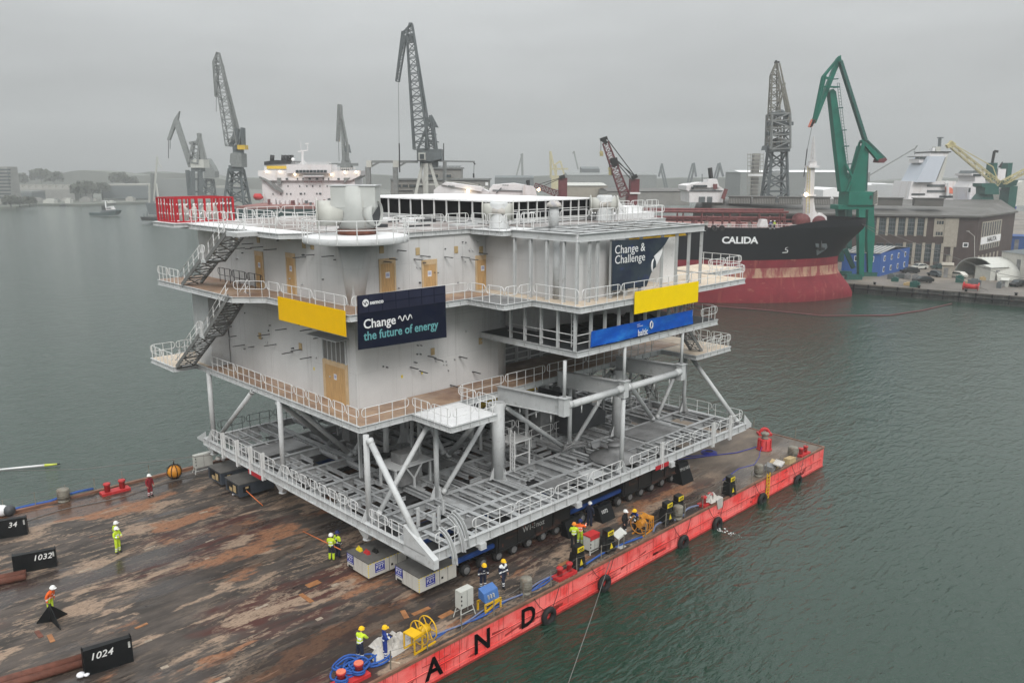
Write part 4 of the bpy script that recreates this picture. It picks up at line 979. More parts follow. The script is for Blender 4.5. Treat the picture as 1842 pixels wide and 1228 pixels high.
text('banner_text', 'Change', (bx + .32, yy, bz - 1.86), (1, 0, 0), UP, .82, M['white'], navy, .004, 'LEFT', bold=.012)
text('banner_text', 'the future of energy', (bx + .32, yy, bz - 2.62), (1, 0, 0), UP, .80, M['teal'], navy, .004, 'LEFT', bold=.012, xs=.92)
text('banner_text', 'semco', (bx + .86, yy, bz - .52), (1, 0, 0), UP, .36, M['white'], navy, .004, 'LEFT', bold=.01, xs=1.1)
mb = MB(); mb.path([(bx + 3.02 + k * .055, yy, bz - 1.82 + .17 * math.sin(k * .82)) for k in range(21)], .035, 5); mb.build('wave_mark', M['white'], navy)
mb = MB(); mb.lathe((bx + .55, yy - .004, bz - .5), [(.24, 0), (.24, .01)], 20, axis=(0, 1, 0)); mb.build('round_logo', M['white'], navy)
mb = MB(); mb.bar((bx + .38, yy - .008, bz - .42), (bx + .52, yy - .008, bz - .62), .05, .006, up=(0, 1, 0)); mb.bar((bx + .52, yy - .008, bz - .62), (bx + .58, yy - .008, bz - .4), .05, .006, up=(0, 1, 0)); mb.bar((bx + .58, yy - .008, bz - .4), (bx + .72, yy - .008, bz - .56), .05, .006, up=(0, 1, 0)); mb.build('logo_stroke', M['navy'], navy)
y = 34.55
cs = [PY(1064, 596, y), PY(1246, 557, y), PY(1246, 582, y), PY(1062.5, 625, y)]
blue = cloth('banner', M['bluebanner'], cs, 'long bright blue banner with white lettering on the service deck', 'banner', nx=24, nz=5, amp=.03)
c = PY(1156, 597.5, y - .1)
text('banner_text', 'baltic', (c.x, y - .13, c.z), (1, 0, 0), UP, .66, M['white'], blue, .004, bold=.008, xs=.86)
c = PY(1171, 584, y - .1); mb = MB(); mb.path([(c.x + .17 * math.sin(R(60 * k)), y - .14, c.z + .27 * math.cos(R(60 * k))) for k in range(6)], .06, 4, closed=True); mb.build('hexagon_logo', M['white'], blue)
for k, (wd, dz) in enumerate(((.5, .62), (1.0, .48))):
    c = PY(1145, 597, y - .1); mb = MB(); mb.box(c.x, y - .14, c.z + dz - .1, c.x + wd * .7, y - .13, c.z + dz - .07); mb.build('small_print', M['white'], blue)
# tall dark banner with its corner folded over
y = 34.6
out = [(1101, 433), (1150, 430), (1204, 426), (1196, 440), (1184, 453), (1176, 461), (1180, 470), (1180, 480), (1174, 485), (1170, 495), (1166, 506), (1163, 515), (1130, 519), (1101, 523)]
pts = [PY(a, b, y) for a, b in out]
mb = MB(); mb.extrude(pts, (0, .012, 0)); art = tag(mb.build('banner', M['art'], None, None, pts[-1]), 'dark blue banner with thin white words and a torn right side', 'banner')
c = PY(1106, 450.5, y - .02)
text('banner_text', 'Change &', (c.x, y - .012, c.z), (1, 0, 0), UP, .84, M['white'], art, .004, 'LEFT', xs=1.05)
c = PY(1106, 468.5, y - .02)
text('banner_text', 'Challenge', (c.x, y - .012, c.z), (1, 0, 0), UP, .84, M['white'], art, .004, 'LEFT', xs=1.05)
pts = [PY(a, b, y + .03) for a, b in ((1177, 460), (1186, 453), (1192, 447), (1190, 458), (1181, 478), (1180, 470))]
mb = MB(); mb.extrude(pts, (0, .012, 0)); mb.build('folded_corner', M['white'], art)
mb = MB(); c = PY(1176, 478, y - .02); mb.path([(c.x + .24 * math.cos(R(a)), y - .02, c.z + .5 * math.sin(R(a))) for a in range(90, 271, 30)], [.02, .05, .07, .08, .07, .05, .02], 5); mb.build('white_stroke', M['white'], art)
# red safety cages on the roof corner
cage = thing('red_safety_cage', 'red steel cage fence with striped tape on the far roof corner', 'cage', (26.2, 64.5, Z4 + .06))
mb = MB(); H0, H1 = Z4 + .12, Z4 + 1.95
cx0, cx1, cy0, cy1 = 26.2, 31.0, 64.5, 68.0
for (p, q, n) in (((cx0, cy0), (cx1, cy0), 8), ((cx0, cy0), (cx0, cy1), 6), ((cx1, cy0), (cx1, cy1), 5), ((cx0, cy1), (cx1, cy1), 6)):
    p, q = V((*p, 0)), V((*q, 0))
    for z in (H0, H1): dd_ = (q - p).normalized() * (.06 if p.x == q.x else -.055); mb.bar(p + dd_ + UP * z, q - dd_ + UP * z, .11)
    for k in range(n + 1):
        a = p.lerp(q, k / n)
        if (p.x == q.x and k in (0, n)): continue
        mb.bar(a + UP * (H0 + .05), a + UP * (H1 - .05), .10 if k % 2 else .15)
mb.build('cage_frame', M['redpaint'], cage)
mb = MB()
for (p, q) in (((cx0, cy0), (cx1, cy0)), ((cx0, cy0), (cx0, cy1)), ((cx1, cy0), (cx1, cy1))):
    p, q = V((*p, 0)), V((*q, 0)); L = (q - p).length
    for z in (.62, 1.35):
        for k in range(int(L / .28)): a = p.lerp(q, (k + .1) * .28 / L); b = p.lerp(q, (k + .65) * .28 / L); mb.bar(a + UP * (H0 + z - .05), b + UP * (H0 + z + .05), .02, .1)
mb.build('striped_tape', M['white'], cage)
for i in range(9):
    mb = MB(); x, y = rnd.uniform(26.8, 30.2), rnd.uniform(65.0, 67.2)
    mb.lathe((x, y, H0), [(.28, 0), (.28, .9), (.1, 1.1), (.1, 1.35)], 10); mb.build('stored_bottle', M['tarp'], cage)

# ================================================================== TRANSPORTERS UNDER THE PLATFORM
M['packtop'] = mat('pack_lid', (0.10, 0.095, 0.088), .6, var=.25)
def zat(px, py, p): r = ray(px, py); h = math.hypot(p[0], p[1]); return CAM.z + r.z / math.hypot(r.x, r.y) * h
def trailer(name, x0, x1, y0, y1, label, pack, px0, body):
    t = thing(name, label, 'trailer', (x0, (y0 + y1) / 2, 0), 'self propelled trailers under the platform')
    mb = MB(); mb.box(x0, y0, 1.12, x1, y1, 1.42); mb.box(x0, y0 + .5, .85, x1, y1 - .5, 1.12); mb.box(x0 + .02, y0 - .03, 1.2, x1 - .02, y0, 1.36)
    bd = mb.build('bed', M['trailerblue'], t)
    mb = MB(); mb.box(x0 + .1, y0 + .12, 1.421, x1 - .1, y1 - .12, 1.44); mb.build('bed_top', M['pan'], bd)
    n = int((x1 - x0) / 1.4)
    for i in range(n):
        for y in (y0 + .02, y1 - .34):
            x = x0 + .8 + i * 1.4; mb = MB()
            for o in (0,): mb.lathe((x, y + .32, .39), [(.22, -.32), (.35, -.31), (.39, -.25), (.39, -.05), (.35, 0), (.22, 0)], 18, axis=(0, 1, 0))
            w = mb.build('wheel', M['rubber'], t)
            mb = MB(); mb.lathe((x, y - .03, .39), [(.05, -.03), (.08, -.025), (.09, .01), (.17, .015), (.23, -.01), (.23, .04)], 14, axis=(0, 1, 0)); mb.build('rim', M['hub'], w)
    mb = MB()
    for i in range(n): x = x0 + .8 + i * 1.4; mb.bar((x, (y0 + y1) / 2, .39), (x - .3, (y0 + y1) / 2, .9), .3, .5); mb.bar((x, y0 + .3, .39), (x, y1 - .3, .39), .12)
    mb.build('axle_beams', M['machine'], t)
    mb = MB(); mb.box(px0, y0 - .03, .34, px0 + 2.9, y1 + .03, 1.30)
    pk = mb.build('power_pack', body, t)
    mb = MB(); mb.box(px0 - .03, y0 - .06, 1.30, px0 + 2.9, y1 + .06, 1.36); mb.build('pack_top', M['packtop'], pk)
    if pack:
        mb = MB()
        for k in range(6): mb.box(px0 - .012, y0 - .042, .4 + k * .15, px0 + .03, y0 + .03, .47 + k * .15)
        for k in range(11): mb.box(px0 + .1 + k * .26, y0 - .045, 1.235, px0 + .22 + k * .26, y0 - .031, 1.297)
        mb.build('warning_edge', M['hazyellow'], pk)
        mb = MB(); mb.box(px0 - .006, y1 - .72, .36, px0 - .002, y1 - .69, 1.28)
        for x in (1.55, 2.2): mb.box(px0 + x, y0 - .036, .36, px0 + x + .03, y0 - .031, 1.28)
        mb.box(px0 + 1.7, y0 - .045, .62, px0 + 1.85, y0 - .031, .76); mb.box(px0 - .015, y1 - .6, .36, px0 - .001, y1 - .1, .5)
        mb.build('panel_gaps', M['machine'], pk)
        for (c, r) in (((px0 - .008, y1 - .33, .98), (0, -1, 0)), ((px0 + .85, y0 - .038, .86), (1, 0, 0))):
            c, r = V(c), V(r); n = r.cross(UP); mb = MB(); mb.obox(c, r * .36, n * .006, UP * .31); lg = mb.build('logo_panel', M['logo'], pk)
            mb = MB()
            for dz in (.235, -.235): mb.obox(c + n * .009 + UP * dz, r * .28, n * .003, UP * .016)
            mb.build('logo_line', M['white'], lg)
            text('logo_text', 'PZT', c + n * .010, r, UP, .36, M['white'], lg, .003, xs=.95)
    else:
        mb = MB(); mb.box(px0 - .02, y0 + .3, .5, px0 + .002, y1 - .3, 1.2); mb.box(px0 + .3, y0 - .05, .6, px0 + .9, y0 - .03, 1.1); mb.build('open_panel', M['machine'], pk)
        mb = MB(); mb.box(px0 - .04, y0 + .5, .55, px0 - .02, y0 + .95, 1.1); mb.build('engine_part', M['tan'], pk); mb = MB(); mb.box(px0 - .04, y0 + 1.15, .5, px0 - .02, y0 + 1.6, .8); mb.build('engine_part', M['tan'], pk); mb = MB(); mb.box(px0 + .5, y0 - .06, .9, px0 + .75, y0 - .05, 1.05); mb.build('engine_part', M['tan'], pk)
    return t
p2 = G(754, 1066, .34); p1 = G(663, 1040, .34)
trailer('platform_trailer', p2.x + 3.0, 54.0, p2.y, p2.y + 2.3, 'blue multi axle trailer nearest the barge side with a white power pack', True, p2.x, M['packwhite'])
trailer('platform_trailer', p1.x + 3.0, 54.0, p1.y, p1.y + 2.3, 'blue multi axle trailer whose white power pack carries yellow and red tools', True, p1.x, M['packwhite'])
p3 = G(431, 894, .34); p4 = G(398.6, 872, .34)
trailer('platform_trailer', p3.x + 2.8, 54.0, p3.y, p3.y + 2.3, 'multi axle trailer with a dark open power pack nearer the middle of the deck', False, p3.x, M['packdark'])
trailer('platform_trailer', p4.x + 2.8, 54.0, p4.y, p4.y + 2.3, 'multi axle trailer with a dark power pack beside the far deck edge', False, p4.x, M['packdark'])
for (x, y, m, lab, nm) in ((p1.x + .5, p1.y + 1.6, 'hazyellow', 'yellow tool case on the white power pack', 'tool_case'), (p1.x + .6, p1.y + .9, 'bitt', 'red tool bag on the white power pack', 'tool_bag'), (p1.x + 1.1, p1.y + .7, 'machine', 'black power tool on the white power pack', 'power_tool')):
    mb = MB(); mb.hexa([(x, y, 1.362), (x + .22, y, 1.362), (x + .22, y + .5, 1.362), (x, y + .5, 1.362), (x + .03, y + .05, 1.55), (x + .19, y + .05, 1.58), (x + .19, y + .42, 1.53), (x + .03, y + .42, 1.52)])
    mb.path([(x + .1, y + .12, 1.53), (x + .1, y + .2, 1.66), (x + .1, y + .32, 1.66), (x + .1, y + .4, 1.52)], .02, 5)
    tag(mb.build(nm, M[m], None, None, (x, y, 1.36)), lab, 'tool')
c = G(389, 829, 1.37); mb = MB(); mb.ball((c.x + .2, c.y, 1.55), .25, sz=.8); mb.ball((c.x + .5, c.y - .25, 1.5), .18); tag(mb.build('plastic_bag', M['tarp'], None, None, (c.x, c.y, 1.37)), 'pale crumpled bag on the dark power pack', 'bag')
# black load girders carried along the near trailer
def load_girder(x0, x1, yf, z0, z1, label, chalk):
    t = thing('load_girder', label, 'girder', ((x0 + x1) / 2, yf + .5, z0), 'black load girders under the platform')
    mb = MB(); mb.box(x0, yf, z0 + .06, x1, yf + .9, z1); mb.box(x0 - .03, yf - .13, z0, x1 + .03, yf + 1.0, z0 + .06)
    for k in range(5): x = x0 + .15 + (x1 - x0 - .3) * k / 4; mb.box(x, yf - .09, z0 + .06, x + .025, yf, z1)
    mb.build('girder_body', M['girder'], t)
    if chalk:
        s, x, z = chalk; text('chalk_mark', s, (x, yf - .012, z), (1, 0, 0), UP, .55, M['chalkdim'], t, .003, 'LEFT')
    mb = MB()
    for k in range(7): x = rnd.uniform(x0, x1); z = rnd.uniform(z0 + .3, z1 - .2); mb.obox((x, yf - .006, z), (.04, 0, 0), (0, .004, 0), (0, 0, rnd.uniform(.05, .16)))
    mb.build('paint_marks', M['rust'], t)
    return t
yw = p2.y - .55
load_girder(33.2, 40.4, yw + .35, .85, 2.62, 'black load girder chalked W1-3 above the wheels', ('W1-3noz', 35.6, 1.62))
load_girder(46.4, 53.6, yw + .35, .85, 2.62, 'black load girder with a rusty lower edge toward the barge end', None)
mb = MB(); x, y = 53.3, yw + .1; mb.hexa([(x, y - .55, .0), (x + 1.6, y - .55, .0), (x + 1.6, y + .5, .0), (x, y + .5, .0), (x, y - .05, 1.7), (x + 1.3, y - .05, 1.7), (x + 1.3, y + .4, 1.7), (x, y + .4, 1.7)])
ep = tag(mb.build('stop_block', M['wedge'], None, None, (x, y, 0)), 'black tapered stop block with worn chalk at the end of the load girder', 'stop block')
text('chalk_mark', 'TP12 N03', (x + .7, y - .22, 1.2), (1, 0, 0), (0, .29, 1), .34, M['chalkdim'], ep, .003)
mb = MB(); x = 43.0; mb.hexa([(x, yw - .5, 0), (x + 1.5, yw - .5, 0), (x + 1.5, yw + .3, 0), (x, yw + .3, 0), (x, yw, 1.05), (x + 1.5, yw, 1.05), (x + 1.5, yw + .3, 1.05), (x, yw + .3, 1.05)])
ep = tag(mb.build('stop_block', M['wedge'], None, None, (x, yw, 0)), 'black stop block with white chalk beside the blue trailer bed', 'stop block')
text('chalk_mark', '1072', (x + .5, yw - .25, .72), (1, 0, 0), (0, .47, 1), .36, M['chalk'], ep, .003)
mb = MB(); x = 39.4; mb.hexa([(x, yw - .45, 0), (x + 1.6, yw - .45, 0), (x + 1.6, yw + .3, 0), (x, yw + .3, 0), (x, yw, 1.1), (x + 1.6, yw, 1.1), (x + 1.6, yw + .3, 1.1), (x, yw + .3, 1.1)])
tag(mb.build('stop_block', M['wedge'], None, None, (x, yw, 0)), 'low black stop block under the chalked load girder', 'stop block')

# ================================================================== GEAR ON THE BARGE DECK
def wedge(num, c_tl, c_tr, bl, br, label):
    b0, b1 = G(*bl), G(*br); z = (zat(*c_tl, b0) + zat(*c_tr, b1)) / 2 ; d = (b1 - b0).normalized(); n = V((-d.y, d.x, 0))
    t = thing('stop_block', label, 'stop block', (b0 + b1) / 2, 'black numbered stop blocks on the deck')
    mb = MB(); mb.extrude([b0, b1, b1 + UP * z, b0 + UP * z], n * .06)
    for q in (b0, b1 - d * .06): mb.extrude([q + n * .06, q + n * .75, q + n * .5 + UP * z, q + n * .06 + UP * z], d * .06)
    mb.extrude([b0 + UP * (z - .03) + n * .06, b1 + UP * (z - .03) + n * .06, b1 + UP * (z - .03) + n * .36, b0 + UP * (z - .03) + n * .36], UP * .03)
    mb.build('block_plates', M['wedge'], t)
    mb = MB(); mb.obox(b1 - d * .14 - n * .004 + UP * (z * .74), d * .05, n * .003, UP * .17); mb.build('grab_slot', M['chalkdim'], t)
    if num: text('chalk_number', num, b0 + d * (b1 - b0).length * (.36 if num == '1024' else .68) - n * .006 + UP * z * .68, d, UP, .52, M['chalk'], t, .003, shear=.25, bold=.006, spacing=1.05)
    return t, b0, b1, d, n
w1 = wedge('1024', (146, 1170), (236, 1147.6), (153, 1217), (241, 1189), 'black steel stop block chalked 1024')
w2 = wedge('1032', (22, 1003), (96, 985), (25, 1033), (103, 1018), 'black steel stop block chalked 1032')
w3 = wedge('34', (-32, 945), (44, 927), (-30, 974), (50, 961), 'black steel stop block at the photo edge chalked 34')
def pipes(a, b, label):
    t = thing('rusty_pipe_pair', label, 'pipes', a); a, b = V(a), V(b); d = (b - a).normalized(); s = V((-d.y, d.x, 0))
    for k, r in ((0, .24), (1, .20)):
        mb = MB(); o = s * (.05 + .46 * k) + UP * (r + .01); mb.tube(a + o, b + o, r, None, 14); mb.build('pipe', M['rust'], t)
pipes(G(148, 1190), G(-120, 1268), 'rusty brown pipes lying behind the block chalked 1024')
pipes(G(48, 1036), G(-120, 1070), 'rusty brown pipes lying beside the block chalked 1032')
for lab, c, s in (('crumpled white rag at the foot of the block chalked 1024', G(146, 1217), .22), ('white scrap on the deck beside the orange rod', G(420, 890), .12)):
    mb = MB(); mb.ball(c + UP * s * .6, s, sz=.6); mb.ball(c + V((s, -s * .6, s * .5)), s * .7, sz=.6); tag(mb.build('rag', M['paper'], None, None, c), lab, 'rag')
# three-plate black anchor shoe
c = G(93, 1117); t = thing('tripod_shoe', 'black three finned steel piece on the deck in front of the orange jacket', 'steel fitting', c)
for px, py in ((66, 1121), (109, 1132), (121, 1104)):
    e = G(px, py); mb = MB(); d = (e - c).normalized(); n = V((-d.y, d.x, 0)); a = c + UP * 1.05
    mb.extrude([c + n * -.02, e - n * .02 , e - n * .02 + UP * .06, a - n * .02], n * .04); mb.build('fin', M['wedge'], t)
mb = MB(); mb.tube(c, c + UP * 1.08, .07, None, 8); mb.build('shaft', M['wedge'], t)
mb = MB(); mb.obox(G(70, 1140) + UP * .015, V((.12, .0, 0)), V((0, .45, 0)), UP * .015); tag(mb.build('steel_strip', M['rust'], None, None, G(70, 1140)), 'short rusty strip lying beside the black three finned piece', 'strip')

def bitts(c, rz, label, cap='bitt', s=1.0):
    t = thing('double_bollard', label, 'bollard', c, 'red double bollards on the barge edge'); c = V(c)
    d = V((math.cos(rz), math.sin(rz), 0)); n = V((-d.y, d.x, 0))
    mb = MB(); mb.obox(c + UP * .10, d * .85 * s, n * .33 * s, UP * .10); mb.build('base', M['bitt'], t)
    for k in (-.45, .45):
        mb = MB(); mb.lathe(c + d * k * s + UP * .2, [(.17 * s, 0), (.17 * s, .42 * s), (.22 * s, .45 * s), (.22 * s, .53 * s)], 16); p = mb.build('bollard_post', M['bitt'], t)
        mb = MB(); mb.lathe(c + d * k * s + UP * (.2 + .53 * s), [(.22 * s, 0), (.20 * s, .03)], 16); mb.build('bollard_cap', M[cap], p)
bitts((35.25, 31.15, 0), 0, 'red double bollard below the dented drum post by the tyre ropes'); bitts((51.5, 31.05, 0), 0, 'red double bollard beside the pale net bundle on the barge side')
bitts((67.2, 31.0, 0), 0, 'red double bollard at the far right barge corner'); bitts((19.9, 65.4, 0), -.02, 'red double bollard with blue rope on the far barge edge', s=1.25)
bitts((19.55, 31.45, 0), 0, 'coral topped double bollard wrapped in blue rope', 'bittpale', s=1.15)
def drumpost(c, label, s=1.0):
    mb = MB(); mb.lathe(c, [(.34 * s, 0), (.34 * s, .14), (.26 * s, .16), (.26 * s, .26), (.36 * s, .3), (.36 * s, .98), (.33 * s, 1.03), (.02, 1.05)], 18)
    for k in range(4): mb.lathe(V(c) + UP * (.42 + .16 * k), [(.362 * s, 0), (.372 * s, .02), (.362 * s, .04)], 18)
    return tag(mb.build('drum_post', M['drum'], None, None, c), label, 'drum post', 'grey drum posts on the barge edge')
drumpost((32.0, 31.35, 0), 'dented grey drum post nearest the camera'); drumpost((47.6, 31.05, 0), 'grey drum post beside the yellow and black machine'); drumpost((59.6, 31.2, 0), 'grey drum post near the yellow boarding ladder')
drumpost((65.8, 31.3, 0), 'grey drum post beside the far corner bollard', 1.2); drumpost((16.4, 66.2, 0), 'grey drum post on the far edge left of the red bollard', 1.25)
# tyres on the side
def tyre(px, py, label):
    c = PY(px, py, YB - .22); c = V((c.x, YB - .25, c.z)); t = thing('tyre_fender', label, 'tyre', c, 'tyre fenders along the barge side')
    mb = MB(); mb.torus(c, (0, 1, 0), .42, .18, 22, 9); mb.build('tyre', M['rubber'], t)
    for s in (-1, 1): mb = MB(); mb.path([c + V((s * .2, -.02, .30)), c + V((s * .75, .1, -c.z * .6)), V((c.x + s * 1.15, YB - .07, .06))], .018, 5); mb.build('hanging_rope', M['rubber'], t)
for px, py, lab in ((987, 1107, 'black tyre fender below the letter D'), (1087, 1048, 'black tyre fender right of the dented drum post'), (1229, 975, 'black tyre fender below the yellow cable reel'),
                    (1290, 942, 'black tyre fender above the white splash'), (1371, 898, 'black tyre fender left of the boarding ladder'), (1435, 865, 'black tyre fender nearest the far barge corner')): tyre(px, py, lab)
# winch and hoop on the far end
t = thing('capstan', 'red drum capstan with grey head on the deck end', 'capstan', (66.1, 34.2, 0))
mb = MB(); mb.lathe((66.1, 34.2, 0), [(.7, 0), (.7, .1), (.58, .14), (.56, 1.0), (.4, 1.05)], 20)
for k in range(8): a = R(45 * k); mb.bar((66.1 + .6 * math.cos(a), 34.2 + .6 * math.sin(a), .1), (66.1 + .6 * math.cos(a), 34.2 + .6 * math.sin(a), 1.0), .07)
mb.build('housing', M['bitt'], t)
mb = MB(); mb.lathe((66.1, 34.2, 1.05), [(.36, 0), (.26, .08), (.26, .3), (.40, .42), (.36, .54), (.02, .57)], 18); mb.build('capstan_head', M['drum'], t)
t = thing('fairlead', 'red hooped fairlead behind the capstan', 'fairlead', (70.3, 36.6, 0)); d = V((RT.x, RT.y, 0)); mb = MB()
mb.path([V((70.0, 36.3, 0)) + d * (.42 * math.cos(R(a))) + UP * (.1 + .5 * math.sin(R(a))) for a in range(0, 181, 20)], .16, 8); mb.obox(V((70.0, 36.3, .1)), d * .65, HF * .4, UP * .12); mb.build('hoop', M['bitt'], t)
# orange ball reel, cabinets
t = thing('orange_buoy', 'orange ribbed buoy on the far barge edge', 'buoy', (24.5, 65.0, 0)); mb = MB(); mb.ball((24.5, 65.0, .62), .60, sz=.95, n=16)
mb.build('buoy_body', M['reelorange'], t); mb = MB()
for k in range(4): mb.torus((24.5, 65.0, .62), (math.cos(R(45 * k)), math.sin(R(45 * k)), 0), .61, .035, 18, 5)
mb.tube((24.5, 65.0, 1.15), (24.5, 65.0, 1.5), .05, None, 6); mb.build('buoy_bands', M['machine'], t)
def cabinet(c, w, dp, h, leg, m, label, name='control_cabinet', rz=0.0, door=True, top=None):
    t = thing(name, label, 'cabinet', c); c = V(c); d = V((math.cos(rz), math.sin(rz), 0)); n = V((-d.y, d.x, 0))
    mb = MB(); mb.obox(c + UP * (leg + h / 2), d * w / 2, n * dp / 2, UP * h / 2); b = mb.build('cabinet_body', M[m], t)
    if top: mb = MB(); mb.obox(c + UP * (leg + h + .05), d * (w / 2 + .03), n * (dp / 2 + .03), UP * .05); mb.obox(c - n * (dp / 2 + .006) + UP * (leg + h * .86), d * w / 2, n * .005, UP * h * .13); mb.build('cabinet_top', M[top], t)
    mb = MB(); mb.obox(c - n * (dp / 2 + .004) + UP * (leg + h / 2), d * .008, n * .004, UP * h * .46)
    for k in range(3): mb.obox(c - n * (dp / 2 + .02) - d * (w / 2 - .05) + UP * (leg + h * (.25 + .25 * k)), d * .03, n * .02, UP * .05)
    mb.build('cabinet_fittings', M['machine'], b)
    for a in (-1, 1):
        for e in (-1, 1):
            mb = MB(); mb.bar(c + d * a * (w / 2 + .08) + n * e * (dp / 2 + .08), c + d * a * (w / 2 - .05) + n * e * (dp / 2 - .05) + UP * leg, .05); mb.build('leg', M['cabinet'], t)
    mb = MB()
    for e in (-1, 1): mb.bar(c - d * w / 2 + n * e * dp / 2 + UP * leg * .5, c + d * w / 2 + n * e * dp / 2 + UP * leg * .5, .035)
    mb.build('cross_bars', M['cabinet'], t)
    return t
cabinet((27.7, 32.1, 0), .95, .5, 1.05, .65, 'cabinet', 'tall pale grey control cabinet on splayed legs by the barge side')
cabinet((26.9, 64.9, 0), 1.5, .5, 1.1, .5, 'cabinet', 'pale panel cabinet on legs at the far barge edge')
cabinet((39.1, 32.2, 0), .95, .6, .95, .25, 'cabinet', 'white cabinet with a red top near the machines', top='bitt')
t = thing('tool_box', 'blue lidded box on a yellow frame by the barge side', 'box', (29.2, 31.75, 0)); mb = MB()
mb.hexa([(28.7, 31.4, .6), (29.8, 31.4, .6), (29.8, 32.0, .75), (28.7, 32.0, .75), (28.7, 31.55, 1.15), (29.8, 31.55, 1.15), (29.8, 32.0, 1.35), (28.7, 32.0, 1.35)]); mb.build('box_body', M['bluebox'], t)
for k in range(3): mb = MB(); mb.obox((28.98 + k * .2, 31.44, .9), (.03, 0, 0), (0, .06, .0), (0, .02, .10)); mb.build('white_mark', M['chalkdim'], t)
for (a, b) in (((28.6, 31.35, .55), (29.9, 31.35, .55)), ((28.6, 32.0, .55), (29.9, 32.0, .55)), ((28.65, 31.35, 0), (28.65, 31.35, .55)), ((29.85, 31.35, 0), (29.85, 31.35, .55)), ((28.65, 32, 0), (28.65, 32, .6)), ((29.85, 32, 0), (29.85, 32, .6)), ((28.65, 31.35, .1), (29.85, 31.35, .5))):
    mb = MB(); mb.bar(a, b, .09); mb.build('frame_bar', M['reelyellow'], t)
# cable reels
def reel(c, rz, m, label, r=.62):
    t = thing('cable_reel', label, 'cable reel', c); c = V(c); d = V((math.cos(rz), math.sin(rz), 0)); n = V((-d.y, d.x, 0)); h = c + UP * (r + .12)
    for k, o in enumerate((-.32, .32)):
        mb = MB(); mb.torus(h + d * o, d, r, .035, 24, 6)
        for j in range(6): a = R(60 * j); mb.bar(h + d * o, h + d * o + n * r * math.cos(a) + UP * r * math.sin(a), .045)
        mb.build('flange', M[m], t)
    mb = MB(); mb.tube(h - d * .32, h + d * .32, .26, None, 14); mb.build('drum', M[m], t)
    for s in (-1, 1):
        mb = MB(); q = -d * .5
        for o in (-.5, -1.05): mb.bar(c + n * s * .4 + d * o, c + n * s * .4 + d * o + UP * (r + .3), .07)
        mb.bar(c + n * s * .4 - d * .5 + UP * (r + .25), c + n * s * .4 - d * 1.05 + UP * (r + .25), .1); mb.bar(c + n * s * .4 + d * .5 + UP * .05, c + n * s * .4 - d * 1.05 + UP * .05, .08); mb.build('stand', M[m], t)
    mb = MB(); mb.obox(c - d * .78 + UP * (r + .34), d * .32, n * .42, UP * .03); mb.bar(h - d * .5, h + d * .36, .06); mb.build('stand_top', M[m], t)
reel((24.25, 31.5, 0), .1, 'reelyellow', 'bright yellow cable reel beside the white tarpaulin', .68); reel((43.7, 31.5, 0), R(188), 'reelorange', 'orange yellow cable reel beside two dark clothed workers', .66)
# black and yellow machines
def machine(px, py, label, s=1.0):
    c = G(px, py); t = thing('welding_machine', label, 'machine', c, 'black and yellow machines along the barge side')
    mb = MB(); mb.hexa([c + V((-.42 * s, -.32 * s, .12)), c + V((.42 * s, -.32 * s, .12)), c + V((.42 * s, .32 * s, .12)), c + V((-.42 * s, .32 * s, .12)), c + V((-.34 * s, -.2 * s, 1.0 * s)), c + V((.34 * s, -.2 * s, 1.0 * s)), c + V((.34 * s, .25 * s, 1.0 * s)), c + V((-.34 * s, .25 * s, 1.0 * s))])
    mb.torus(c + V((.1, .1, .7 * s)), (.4, .3, 1), .4 * s, .05, 16, 6); mb.build('machine_body', M['machine'], t)
    mb = MB(); mb.obox(c + V((0, -.05, 1.22 * s)), (.3 * s, 0, 0), (0, .2 * s, .03), (0, 0, .18 * s)); hd = mb.build('control_head', M['machine'], t)
    mb = MB(); mb.obox(c + V((0, -.257 * s, 1.22 * s)), (.28 * s, 0, 0), (0, .006, 0), (0, 0, .15 * s)); mb.build('yellow_panel', M['hazyellow'], hd)
    mb = MB(); mb.obox(c + V((0, -.275 * s, 1.24 * s)), (.2 * s, 0, .02), (0, .004, 0), (0, 0, .03 * s)); mb.obox(c + V((.06, -.275 * s, 1.15 * s)), (.16 * s, 0, .02), (0, .004, 0), (0, 0, .02 * s)); mb.build('panel_mark', M['machine'], hd)
    mb = MB(); mb.extrude([c + V((-.12, -.31 * s, .3)), c + V((.18, -.31 * s, .3)), c + V((.03, -.28 * s, .62 * s))], (0, -.012, 0)); mb.build('warning_triangle', M['hazyellow'], t)
    for a in (-.3, .3): mb = MB(); mb.lathe(c + V((a * s, -.34 * s, .13)), [(.05, -.03), (.13, -.03), (.13, .03), (.05, .03)], 12, axis=(0, 1, 0)); mb.build('wheel', M['rubber'], t)
for px, py, lab in ((1038, 1020, 'black and yellow machine in front of the white cabinet'), (1092, 990, 'black and yellow machine right of the white and red cabinet'), (1198, 938, 'black and yellow machine beside the grey drum post'), (1218, 925, 'black machine with a yellow head behind the drum post'), (1311, 889, 'tall black machine with a yellow plate standing apart by the guard wire')): machine(px, py, lab, 1.12)
mb = MB(); c = G(1114, 985); mb.obox(c + V((0, 0, 1.05)), V((.45, 0, .1)), V((0, .28, .12)), UP * .015); mb.bar(c + V((0, .1, 0)), c + V((0, 0, 1.04)), .05); mb.obox(c + V((.2, 0, .02)), (.3, 0, 0), (0, .2, 0), (0, 0, .02)); tag(mb.build('tilted_stand', M['cabinet'], None, None, c), 'tilted grey plate on a post near the barge side', 'stand')
